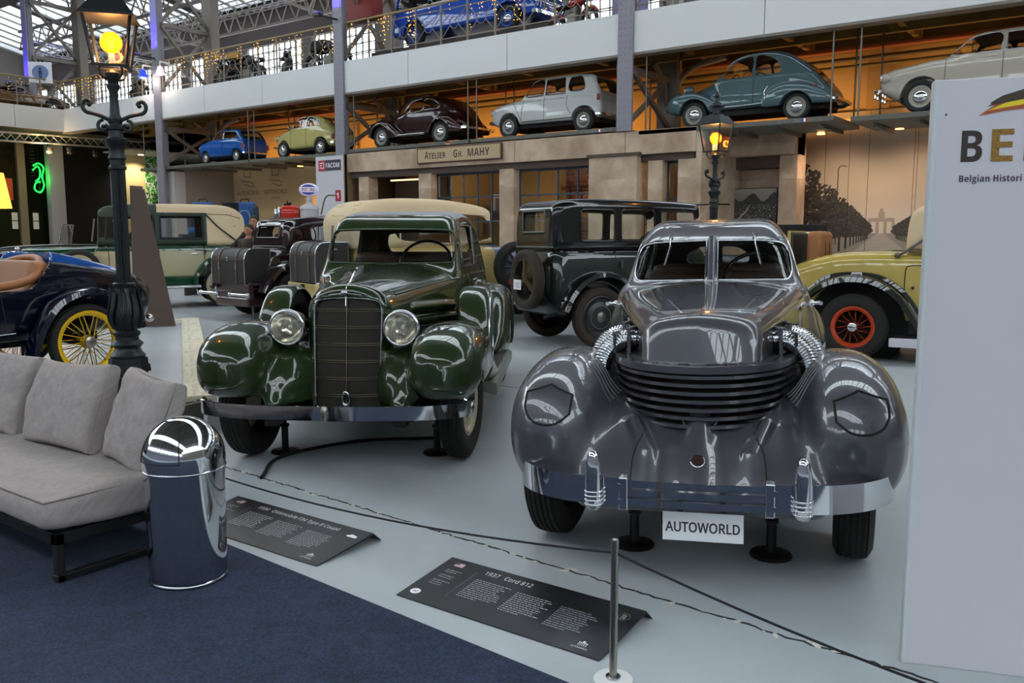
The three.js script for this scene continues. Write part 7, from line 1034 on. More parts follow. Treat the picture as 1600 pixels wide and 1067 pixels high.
  const mural = canvasTex(1024, 1024, (x, w, h) => {       // a tree-lined avenue with an arch, printed on tall boards: 6.6 m wide, 5 m high
    const g = x.createLinearGradient(0, 0, 0, h); g.addColorStop(0, '#8e7a63'); g.addColorStop(.45, '#a59a8b'); g.addColorStop(.66, '#b3aca2'); x.fillStyle = g; x.fillRect(0, 0, w, h);
    const hz = 640, vx = 390; x.fillStyle = '#77726c'; x.fillRect(0, hz, w, h - hz); x.fillStyle = '#8b8780'; x.beginPath(); x.moveTo(vx - 12, hz); x.lineTo(vx + 12, hz); x.lineTo(760, h); x.lineTo(20, h); x.fill(); for (let i = 0; i < 500; i++) { const y = rr(hz, h); x.fillStyle = `rgba(${rr(60, 150) | 0},${rr(60, 145) | 0},${rr(60, 140) | 0},.25)`; x.fillRect(rr(0, w), y, rr(10, 60), 2); }
    x.fillStyle = '#857c72'; x.fillRect(vx - 50, 560, 100, 20); for (let i = 0; i < 4; i++) x.fillRect(vx - 50 + i * 30, 578, 12, 62); x.fillRect(vx - 12, 528, 24, 34); x.fillRect(vx - 6, 510, 12, 20);
    const tree = (cx, base, H, W, d) => { x.fillStyle = '#1d1a18'; x.fillRect(cx - W * .03, base - H * .4, W * .06, H * .4); for (let i = 0; i < 700 * d; i++) { const a = rr(0, 6.3), r = sqrt(rnd()), k = rr(22, 62) | 0; x.fillStyle = `rgb(${k},${k - 3},${k - 7})`; const s = H * .013 + .6; x.beginPath(); x.ellipse(cx + cos(a) * r * W * (.42 + .1 * sin(a * 5)), base - H * .64 + sin(a) * r * H * .36, s * rr(.7, 1.6), s * rr(.5, 1.1), a, 0, 7); x.fill(); } };
    for (let i = 16; i >= 0; i--) { const q = 1 / (1 + i * .45); tree(vx - 360 * q - 6, hz + 230 * q, 620 * q, 330 * q, 1.2); tree(vx + 430 * q + 6, hz + 230 * q, 560 * q, 320 * q, 1.2); }
    x.strokeStyle = '#2a2622'; x.lineWidth = 4; x.beginPath(); x.moveTo(215, 700); x.lineTo(215, 300); x.quadraticCurveTo(218, 270, 250, 285); x.stroke();
    x.fillStyle = 'rgba(40,34,30,.8)'; for (const X of [160, 330, 500, 690]) x.fillRect(X, 0, 2, h);
  });
  for (let i = 0; i < 4; i++) { const a = -8.15 + i * 1.65, g = new THREE.PlaneGeometry(1.64, 5), uv = g.attributes.uv; for (let k = 0; k < 4; k++) uv.setX(k, (uv.getX(k) + i) / 4); g.translate(a + .825, 2.0, -23.73); const b = struct('mural_board', rbox(1.645, 4.2, .05, .004, a + .825, 2.1, -23.79), std(0x4a4038, .7)); b.name = numbered('wall_mural_board'); b.material = std(0x4a4038, .7); struct('print', g.translate(0, .1, .0), std(0xffffff, .55, 0, { map: mural }), b); }
  tag(single('door_lever', [rod([-5.75, 1.02, -23.7], [-5.75, 1.02, -23.64], .012, 8), rod([-5.75, 1.02, -23.64], [-5.55, 1.02, -23.64], .012, 8)], M.chrome), 'chrome door lever on the street mural', 'door handle');
  const wb = tag(single('dark_crate', rbox(.75, .5, .5, .02, -4.75, 1.35, -14.6), M.dark), 'dark box on a stand in front of the street mural, above the rumble seat', 'box'); part(wb, 'stand', [boxG(.7, 1.1, .45, -4.75, .55, -14.6)], std(0x2b2622, .7)); part(wb, 'label_plate', boxG(.12, .12, .01, -4.55, 1.42, -14.344), M.white);
}
for (const X of [-6.7, -4.9]) { tag(single('downlight', new THREE.CylinderGeometry(.08, .1, .06, 16).translate(X, 3.9, -21.9), std(0xffe0b0, .5, 0, { emissive: 0xffc880, emissiveIntensity: 3 })), X < -5.5 ? 'added downlight under the slab of the blue-grey car, brightening the mural' : 'added downlight under the slab of the pale saloon, brightening the mural', 'lamp'); const l = new THREE.SpotLight(0xffdcb8, 17, 0, 1.0, .8); l.position.set(X, 3.85, -21.9); l.target.position.set(X, 1.2, -23.7); scene.add(l, l.target); }  // two added warm downlights, put in only to brighten the mural
// ---------- warm wash lights behind the cars on the shelf (glowing strips and lights at the foot of the wall)
for (const [a, b] of [[-31.2, -22.4], [-20.8, -11.9], [-10.2, -5.9], [-5.3, -1.0]]) {
  const X = (a + b) / 2, w = b - a, y = 4.32;
  const s = tag(single('wash_light', boxG(w * .92, .05, .08, X, y, -23.1), std(0xffb050, .5, 0, { emissive: 0xff9a30, emissiveIntensity: 1.5 })), '', 'lamp'); s.userData.label = { '-31.2': 'amber light strip behind the blue and pale yellow small cars', '-20.8': 'amber light strip behind the maroon car and the white hatchback', '-10.2': 'amber light strip behind the blue-grey rounded car', '-5.3': 'amber light strip behind the pale saloon' }[a];
  part(s, 'bracket', boxG(.06, .03, .95, X, y - .03, -23.55), M.blackmetal); const l = new THREE.RectAreaLight(0xffc674, WARM, w * .9, .12); l.position.set(X, y + .05, -23.1); l.lookAt(X, y + 1.6, -24.2); scene.add(l);
}
// ---------- gallery railing with string lights, and what stands upstairs
{
  const rm = std(0x7a7064, .55, .2), lights = [];
  const railing = (a, b, y, label) => {                        // a, b: [x, z] ends
    const t = thing('railing', label, 'railing', [0, 0, 0]), L = hypot(b[0] - a[0], b[1] - a[1]), n = Math.round(L / .98), at = (u, yy) => [lerp(a[0], b[0], u), y + yy, lerp(a[1], b[1], u)];
    part(t, 'top_rail', rod(at(0, 1.2), at(1, 1.2), .035, 8), std(0x8a7550, .5)); part(t, 'upper_bar', bar(at(0, 1.0), at(1, 1.0), .025), rm); part(t, 'lower_bar', bar(at(0, .16), at(1, .16), .03), rm);
    for (let i = 0; i <= n; i++) part(t, 'post', bar(at(i / n, 0), at(i / n, 1.2), .045), rm);
    for (let i = 0; i < n; i++) {
      const u0 = i / n, w = 1 / n, q = (fx, fy) => at(u0 + w * fx, .16 + .84 * fy), oct = []; for (let k = 0; k < 8; k++) { const an = (k + .5) / 8 * 2 * PI; oct.push([.5 + .17 * cos(an), .5 + .2 * sin(an)]); }
      const g = []; for (let k = 0; k < 8; k++) { const A = oct[k], B = oct[(k + 1) % 8]; g.push(bar(q(...A), q(...B), .016)); } for (const [cx, cy, k] of [[1, 1, 0], [0, 1, 3], [0, 0, 4], [1, 0, 7]]) g.push(bar(q(...oct[k]), q(cx, cy), .018));
      part(t, 'lattice', g, rm);
    }
    for (let i = 0; i < L * 3.4; i++) { const u = rnd(), k = 2 + (rnd() * 6 | 0); for (let j = 0; j < k; j++) { const p = at(u + rr(-.006, .006), 1.1 - j * .13 + rr(-.03, .03)); lights.push([p[0], p[1], p[2] + .06]); } }
    return t;
  };
  const names = ['of the gallery bay over the blue and yellow small cars', 'of the gallery bay over the maroon car and white hatchback', 'of the gallery bay over the right-hand lamp'];
  [[-39.5, -32.2], [-31.8, -21.85], [-21.35, -11.3], [-10.85, -2]].forEach(([p, q], i) => railing([p, -20.06], [q, -20.06], DECK1, 'iron railing with octagon lattice ' + (['of the gallery bay left of the first tall column', ...names])[i]));
  railing([-39.62, -20.1], [-39.62, -7], DECK1, 'iron railing of the end gallery in front of the brown car');
  // the same railing with lights on the gallery opposite, behind the photographer, seen only as glints
  struct('floor_opposite', span(-40, 6.0, 19.6, 25, 7.0, 21.9), std(0xcfcfd0, .6)).name = 'floor_opposite_gallery';
  for (let i = 0; i < 500; i++) lights.push([rr(-30, 10), 7 + rr(.2, 1.1), 19.5]);
  const im = new THREE.InstancedMesh(new THREE.SphereGeometry(.0125, 6, 4), std(0xffc040, .5, 0, { emissive: 0xffb030, emissiveIntensity: 3.2 }), lights.length), mm = new THREE.Matrix4();
  lights.forEach((p, i) => im.setMatrixAt(i, mm.makeTranslation(...p))); im.name = 'string_light'; tag(im, 'tiny warm string lights hung along the gallery railings', 'string lights', null, 'stuff'); scene.add(im);
  // blue van on a plinth
  struct('plinth', span(-21.3, DECK1, -23.6, -14.2, 7.42, -21.1), std(0x3a3431, .8)).name = 'floor_plinth';
  const v = thing('classic_car', 'large bright blue van upstairs behind the railing', 'car', [-17.9, 7.42, -22.3], 90), P = paint(0x0b3f9c, 0, .35);
  const q = makeCar(v, { paint: P, low: [[2.95, .55], [3.0, .95], [2.8, 1.15], [1.9, 1.22], [-2.6, 1.25], [-2.75, .9], [-2.7, .45], [2.7, .42, 1]], lowW: [[-2.75, .86], [0, .95], [2, .9], [3, .72]], r: .14, belt: 1.2, tumble: .14, cab: [[1.75, 1.15, 1], [1.2, 1.75], [.9, 1.95], [0, 2.02], [-2.2, 2.0], [-2.6, 1.8], [-2.7, 1.15, 1]], cabW: [[-2.7, .84], [0, .9], [1.8, .85]], cr: .16, wells: [[2.0, .4, .5, .6], [-1.75, .4, .5, .6]], side: [[[1.4, 1.3], [1.0, 1.75], [.3, 1.78], [.3, 1.28, 1]], [[.15, 1.28, 1], [.15, 1.78, 1], [-1.0, 1.78, 1], [-1.0, 1.28, 1]], [[-1.15, 1.28, 1], [-1.15, 1.78, 1], [-2.3, 1.72], [-2.4, 1.3]]], front: [[-.7, 1.28], [-.6, 1.78], [.6, 1.78], [.7, 1.28]], frontZ: .8, lo: [-1.1, .3, -2.95], hi: [1.1, 2.1, 3.15], bottom: .42, h: .045 });
  for (const s of [-1, 1]) { for (const z of [2.0, -1.75]) wheel(v, .84 * s, .4, z, s, { R: .4, r: .24, w: .2, rim: P, cap: .15, ribs: 0, seg: 36 }); [0, 1, 2].forEach((i) => q.trim(i, s, M.steel, .014)); part(v, 'headlamp', new THREE.SphereGeometry(.12, 14, 10).translate(.62 * s, .85, 2.9), M.white); }
  for (let i = 0; i < 6; i++) part(v, 'grille_bar', rbox(1.1, .03, .03, .008, 0, .7 + i * .075, 3.0), M.dark); bumperBar(v, 3.1, .5, .9, .2, M.steel, .1);
  // motorcycles
  const moto = (x, z, y, deg, label, col) => {
    const m = thing('motorcycle', label, 'motorcycle', [x, y, z], deg), T = (r) => new THREE.TorusGeometry(r, .055, 8, 28).rotateY(PI / 2), bk = std(0x0e0d0d, .35, .4);
    for (const zz of [.7, -.65]) { const w = pgroup(m, 'wheel', [0, .33, zz]); part(w, 'tyre', T(.28), M.rubber); part(w, 'rim', new THREE.TorusGeometry(.21, .015, 6, 24).rotateY(PI / 2), M.steel); const sp = []; for (let i = 0; i < 12; i++) sp.push(rod([0, 0, 0], [0, .21 * cos(i * .524), .21 * sin(i * .524)], .004, 4)); part(w, 'spokes', sp, M.steel); part(w, 'mudguard', new THREE.TorusGeometry(.35, .05, 6, 20, 2.2).rotateZ(.45).rotateY(PI / 2).scale(1.2, 1, 1), col || bk); }
    part(m, 'fuel_tank', new THREE.SphereGeometry(.2, 18, 12).scale(.75, .75, 1.5).translate(0, .88, .15), col || bk); part(m, 'engine', [rbox(.3, .34, .4, .05, 0, .45, .08), new THREE.CylinderGeometry(.1, .12, .3, 12).rotateX(.3).translate(0, .65, .15)], M.dullmetal); part(m, 'saddle', rbox(.26, .09, .6, .04, 0, .84, -.4), M.dark);
    part(m, 'frame', [rod([0, .95, .4], [0, .33, .7], .035, 8), rod([0, .9, .4], [0, .3, .2], .025, 6), rod([0, .8, -.3], [0, .33, -.65], .025, 6), rod([0, .3, .2], [0, .33, -.65], .025, 6)], bk); part(m, 'handlebar', tube([[-.36, 1.05, .15], [-.2, 1.1, .36], [0, 1.02, .42], [.2, 1.1, .36], [.36, 1.05, .15]], .014, 20, 6), M.steel); part(m, 'headlamp', new THREE.SphereGeometry(.1, 14, 10).translate(0, .92, .55), M.chrome); part(m, 'exhaust', tube([[.12, .4, .2], [.16, .25, .1], [.16, .25, -.7]], .03, 16, 8), M.steel); part(m, 'kickstand', rod([.1, 0, .05], [.04, .3, .05], .014, 6), bk);
  };
  [[-35.4, 80, 'the first column and the lamp top'], [-29.6, 70, 'the first and second tall columns, left one'], [-28.0, 95, 'the first and second tall columns, middle one'], [-25.7, 60, 'the first and second tall columns, by the bright windows'], [-23.5, 100, 'the first and second tall columns, nearest the second']].forEach(([x, d, w]) => moto(x, -21.2, DECK1, d, 'black motorcycle upstairs between ' + w)); moto(-13.6, -21.4, DECK1, 75, 'motorcycle with a red tank upstairs, right of the blue van', M.red);
  tag(single('top_case', rbox(.7, .42, .5, .05, -24.6, 8.15, -21.9), M.dark), 'black luggage case upstairs, dark against the bright windows', 'case').userData.label = 'black luggage case upstairs, dark against the bright windows'; part(scene.children[scene.children.length - 1], 'stand', rod([-24.6, 7, -21.9], [-24.6, 7.95, -21.9], .04, 8), M.dark);
  const bu = thing('carriage', 'old open carriage with a yellow and black striped folding roof upstairs', 'carriage', [-30.2, DECK1, -22.6], 82); part(bu, 'folded_roof', [0, 1, 2, 3].map((i) => bar([-.6, 1.5 + i * .07, -.9], [-.6, 1.38 + i * .06, .9], .05, .05)), std(0xb88a3a, .7)).userData.kind = 'stuff'; part(bu, 'roof_cloth', rbox(1.1, .16, 1.9, .05, 0, 1.42, 0), std(0x1b1613, .8)); part(bu, 'body', rbox(1.0, .5, 1.7, .08, 0, 1.0, 0), std(0x2a100e, .4)); for (const z of [.8, -.8]) for (const s of [-1, 1]) part(bu, 'wheel', new THREE.TorusGeometry(.4, .04, 8, 28).rotateY(PI / 2).translate(.6 * s, .45, z), M.dark); part(bu, 'axle', [rod([-.6, .45, .8], [.6, .45, .8], .03, 6), rod([-.6, .45, -.8], [.6, .45, -.8], .03, 6), boxG(.5, .3, 1.6, 0, .62, 0)], M.dark);
  tag(single('red_cabinet', rbox(1.15, 2.6, .5, .01, -21.45, 9.78, -21.0), std(0x7d1713, .6)), 'red metal cabinet fixed high beside the second tall column', 'cabinet'); part(scene.children[scene.children.length - 1], 'lock', new THREE.CylinderGeometry(.04, .04, .02, 12).rotateX(PI / 2).translate(-21.7, 9.3, -20.745), M.dark);
  struct('partition_upstairs', span(-13.2, DECK1, -23, -12.05, 10, -22.9), std(0x8a80a8, .7)).name = 'wall_partition_upstairs';
  // brown car on the end gallery
  const b = thing('classic_car', 'golden brown streamlined car upstairs on the end gallery, far left', 'car', [-42.6, DECK1, -19.3], 180), B = paint(0x5a3d17, .2, .35);
  makeCar(b, { paint: B, low: [[2.3, .4], [2.3, .6], [1.6, .85], [-1.8, .85], [-2.4, .6], [-2.3, .3], [2.2, .3, 1]], lowW: [[-2.4, .6], [0, .85], [2.3, .7]], r: .2, belt: .85, tumble: .3, cab: [[.9, .8], [.3, 1.1], [-.4, 1.15], [-1.8, .86], [-2.0, .7], [.9, .6, 1]], cabW: [[-2, .5], [0, .66], [.9, .6]], cr: .2, wells: [[1.4, .34, .4, .5], [-1.35, .34, .4, .5]], side: [[[.6, .88], [.25, 1.02], [-.4, 1.05], [-.9, .9]]], lo: [-1, .2, -2.6], hi: [1, 1.3, 2.5], h: .045, bottom: .26 });
  for (const s of [-1, 1]) for (const z of [1.4, -1.35]) wheel(b, .75 * s, .34, z, s, { R: .34, r: .2, w: .18, rim: M.dullmetal, cap: .1, ribs: 0, seg: 36 }); struct('riser_block', span(-43.8, DECK1 - .0, -22.5, -41.2, 7.02, -16), std(0x3a3431, .8)).name = 'floor_riser'; b.position.y = 7.02;
  // lamps at the first column, blue uplights on the columns
  const spot = (x, em, label) => { const s = thing('spotlight', label, 'spotlight', [x, 7.72, -19.7]); part(s, 'shade', crease(lathe([[.05, .2], [.1, .16], [.17, -.12], [.16, -.12], [.09, .15], [.04, .18]], 24)), std(em, .4, 0, { emissive: em, emissiveIntensity: .7 })); part(s, 'bulb', new THREE.SphereGeometry(.1, 14, 10).translate(0, -.06, 0), std(0xffffff, .5, 0, { emissive: 0xfff0e4, emissiveIntensity: 6 })); part(s, 'bracket', [rod([0, .2, 0], [0, .36, 0], .03, 6), bar([0, .36, 0], [0, .36, -.4], .06)], M.white); const l = new THREE.PointLight(0xfff0e0, 4, 0, 2); l.position.set(x, 7.5, -19.6); scene.add(l); };
  spot(-32.55, 0x1a3cff, 'spotlight with a blue shade left of the first tall column'); spot(-31.35, 0xe8d8e0, 'spotlight with a pale shade right of the first tall column');
  COLX.slice(0, 4).forEach((x, i) => { const f = tag(single('column_uplight', [rbox(.3, .12, .2, .02, x, 8.3, -19.1)], std(0x1c1a22, .5)), 'small violet uplight clamped on the ' + ['far left', 'first', 'second', 'third'][i] + ' tall column', 'lamp'); part(f, 'lamp_face', boxG(.24, .01, .14, x, 8.365, -19.1), std(0x8070ff, .5, 0, { emissive: 0x5a48ff, emissiveIntensity: 3 })); const l = new THREE.SpotLight(0x5040ff, i < 3 ? BLUE : BLUE * .15, 0, .8, .35); part(f, 'arm', bar([x, 8.3, -19.15], [x, 8.3, -19.92], .05), M.blackmetal); l.position.set(x, 8.42, -19.1); l.target.position.set(x, 9.9, -19.95); scene.add(l, l.target); });
}
// ---------- white box trusses and stage spots
{
  const tm = std(0xb9b4b2, .4, .6);
  const truss = (a, b, label, s = .36) => { const t = thing('lighting_truss', label, 'truss', [0, 0, 0]), A = V(...a), B = V(...b), d = B.clone().sub(A), L = d.length(); d.normalize(); const sd = V().crossVectors(V(0, 1, 0), d).normalize().multiplyScalar(s / 2), up = V(0, s / 2, 0), co = [[1, 1], [-1, 1], [-1, -1], [1, -1]], pt = (u, c) => A.clone().addScaledVector(d, u * L).addScaledVector(sd, c[0]).addScaledVector(up, c[1]).toArray(); for (const c of co) part(t, 'chord', rod(pt(0, c), pt(1, c), .028, 8), tm); const n = Math.round(L / s); for (let i = 0; i < n; i++) { const w = []; for (let k = 0; k < 4; k++) w.push(rod(pt(i / n, co[k]), pt((i + 1) / n, co[(k + 1) % 4]), .014, 5)); part(t, 'web', w, tm); } return t; };
  truss([-40, 5.6, -15.5], [-40, 5.76, -24.3], 'white lighting truss with spots hanging under the end gallery'); truss([-50, 10.9, -24], [-24, 11.1, -24], 'white lighting truss high under the aisle roof', .5); truss([-44, 10.4, -29], [-44, 10.4, -20.6], 'short white lighting truss high above the end gallery', .5);
  const can = (y, z, lit, label) => { const s = thing('stage_spot', label, 'spotlight', [-40, y, z]); part(s, 'can', crease(lathe([[0, .16], [.09, .15], [.11, .05], [.12, -.16], [.105, -.16], [.1, .0]], 20)).rotateX(.5), M.dark); part(s, 'yoke', tube([[-.14, 0, 0], [-.14, .24, 0], [.14, .24, 0], [.14, 0, 0]], .014, 16, 5), M.dark); part(s, 'clamp', rod([0, .24, 0], [0, .42, 0], .02, 6), M.dark); part(s, 'lens', new THREE.SphereGeometry(.07, 12, 8).translate(0, -.1, .05), lit ? std(0xfff0c0, .5, 0, { emissive: 0xffd890, emissiveIntensity: 14 }) : M.dullmetal); };
  can(5.22, -19.5, 1, 'lit stage spot glaring near the green neon sign'); can(5.26, -20.4, 0, 'dark stage spot beside the white post'); can(5.22, -21.6, 0, 'dark stage spot in front of the black panel, left one'); can(5.26, -22.4, 0, 'dark stage spot in front of the black panel, right one');
  const l = new THREE.PointLight(0xffd890, 10, 0, 2); l.position.set(-39.7, 5.0, -19.4); scene.add(l);
}
// ---------- under the end gallery: glazed front, black panel, painted mural, neon
{
  const X = -43, post = std(0x83765c, .6);
  struct('wall_back_end', span(-47, 0, -30, -46.8, 6, -14), std(0x2e2d16, .9)); struct('mullion', [span(X - .1, 0, -19.75, X + .1, 6, -19.4), span(X - .1, 0, -18.2, X + .1, 6, -18.0)], post).name = 'window_mullion'; struct('post_white', span(X - .2, 0, -21.5, X + .2, 5.9, -20.8), std(0xaaa6a6, .6)).name = 'column_white';
  struct('pane', new THREE.PlaneGeometry(7, 6).rotateY(PI / 2).translate(X, 3, -17.2), M.glass).name = 'window_pane_end';
  struct('panel_black', span(X - .05, 0, -23.9, X + .05, 5.8, -21.5), std(0x080807, .9)).name = 'wall_panel_black';
  struct('wall_cream', span(X - .1, 0, -25.86, X, 5.95, -24.45), std(0xd8c99a, .8)); struct('wall_mural_edge', span(X - .1, 0, -24.45, X, 5.95, -23.9), std(0xffffff, .8, 0, { map: canvasTex(64, 512, (x, w, h) => { x.fillStyle = '#7f93c8'; x.fillRect(0, 0, w, h); x.fillStyle = '#2f6a3a'; x.fillRect(0, 0, w, 40); for (let i = 0; i < 60; i++) { x.beginPath(); x.arc(rr(0, w), rr(40, 130), rr(4, 10), 0, 7); x.fill(); } x.fillRect(0, 330, w, 200); }) }));
  const tm = canvasTex(256, 1024, (x, w, h) => { x.fillStyle = '#dfe8e6'; x.fillRect(0, 0, w, h); x.fillStyle = '#4a382c'; x.beginPath(); x.moveTo(70, 400); x.lineTo(200, 400); x.lineTo(250, 1024); x.lineTo(20, 1024); x.fill(); for (let i = 0; i < 420; i++) { x.fillStyle = ['#1f8a2a', '#37b03c', '#0f3a16', '#58c84a'][i % 4]; x.save(); x.translate(rr(0, w), rr(0, 470)); x.rotate(rr(0, 6)); x.beginPath(); x.ellipse(0, 0, rr(10, 22), rr(4, 8), 0, 0, 7); x.fill(); x.restore(); } x.fillStyle = '#2da03a'; x.beginPath(); x.ellipse(60, 820, 150, 190, 0, 0, 7); x.fill(); x.fillStyle = '#0f3a16'; for (let i = 0; i < 30; i++) x.fillRect(rr(0, 190), rr(680, 1000), 12, 4); });
  struct('wall_mural_tree', span(X - .1, 0, -27.2, X, 5.95, -25.86), std(0xffffff, .8, 0, { map: tm })); struct('soffit', span(-46, 5.55, -30, -40.2, 5.62, -23.6), std(0xb9bcc0, .7)).name = 'ceiling_soffit'; struct('wall_sky', span(-39, 3.9, -28.1, -33.2, 6, -28), std(0x6f95c2, .8));
  const dl = tag(single('downlight', new THREE.CylinderGeometry(.14, .14, .03, 16).translate(-42.2, 5.53, -25.2), std(0xfff4d8, .5, 0, { emissive: 0xffedc8, emissiveIntensity: 4 })), 'round downlight in the white soffit above the cream wall', 'lamp'), l = new THREE.SpotLight(0xffe9c0, 28, 0, 1.1, .7); l.position.set(-42.2, 5.5, -25.2); l.target.position.set(-42.9, 0, -25.3); scene.add(l, l.target);
  const ne = thing('neon_sign', 'green curly neon sign glowing behind the glass front', 'sign', [-43.2, 4.1, -20.52]); const gm = std(0x30ff60, .4, 0, { emissive: 0x1cff4a, emissiveIntensity: 3.2 });
  part(ne, 'tube', tube([[0, .62, .28], [0, .74, .02], [0, .55, -.2], [0, .1, -.12], [0, -.3, -.18], [0, -.62, 0], [0, -.5, .26], [0, -.2, .2], [0, -.12, -.02]], .035, 60, 8), gm); part(ne, 'tube', tube([[0, .4, .3], [0, .6, .08], [0, .4, -.04], [0, .05, .02], [0, -.1, .2]], .03, 40, 8), gm); part(ne, 'backing', [rod([-.06, .8, 0], [-.06, 1.9, 0], .02, 6), rbox(.03, 1.5, .08, .01, -.06, 0, 0)], M.dark);
  const gl = new THREE.PointLight(0x30ff60, 1.2, 0, 2); gl.position.set(-42.7, 4.1, -20.5); scene.add(gl);
  tag(single('poster', rbox(.02, 1.0, .7, .003, -42.85, 3.55, -18.75), std(0xc4501c, .6)), 'orange poster on the glass front at the left picture edge', 'poster'); for (const [y, z] of [[2.3, -19.1], [1.9, -19.1], [2.3, -20.05], [1.9, -20.05]]) tag(single('paper_sheet', rbox(.01, .36, .26, .001, -42.85, y, z), std(0xd9d6c8, .8)), (y > 2 ? 'upper ' : 'lower ') + 'white paper sheet on the glass front, ' + (z > -19.5 ? 'left pane' : 'pane under the neon sign'), 'paper');
  const fl = thing('floor_lamp', 'red floor lamp with a glowing yellow shade cut by the left picture edge', 'lamp', [-15.15, 0, -6.42]); part(fl, 'shade', crease(lathe([[.28, 1.86], [.19, 2.42], [.185, 2.42], [.274, 1.86]], 36)), new THREE.MeshPhysicalMaterial({ color: 0xffe08a, transmission: .4, roughness: .9, emissive: 0xffb838, emissiveIntensity: .6 })); part(fl, 'pole', rod([0, .03, 0], [0, 2.0, 0], .05, 12), M.red); part(fl, 'foot', crease(lathe([[0, 0], [.25, 0], [.25, .02], [.05, .05], [0, .05]], 32)), M.red); const pl = new THREE.PointLight(0xffc060, 8, 0, 2); pl.position.set(-15.15, 2.12, -6.42); scene.add(pl);
  const sg = thing('hanging_sign', 'white hanging sign with a blue round toilet pictogram high at the far left', 'sign', [-39.75, 8.5, -19.2], 48); part(sg, 'sign_board', rbox(.95, .9, .03, .005), M.white); part(sg, 'print', new THREE.PlaneGeometry(.93, .88).translate(0, 0, .017), std(0xffffff, .6, 0, { map: signTex(128, 128, '#dcdde6', (x) => { x.fillStyle = '#6b7fa8'; x.beginPath(); x.arc(64, 64, 46, 0, 7); x.fill(); x.fillStyle = '#20304f'; x.beginPath(); x.arc(64, 40, 8, 0, 7); x.fill(); x.fillRect(54, 50, 20, 26); x.fillRect(56, 76, 7, 24); x.fillRect(65, 76, 7, 24); }) })); part(sg, 'wire', [rod([-.4, .45, 0], [-.4, 3.0, 0], .008, 4), rod([.4, .45, 0], [.4, 3.0, 0], .008, 4)], M.dark).userData.kind = 'stuff';
}
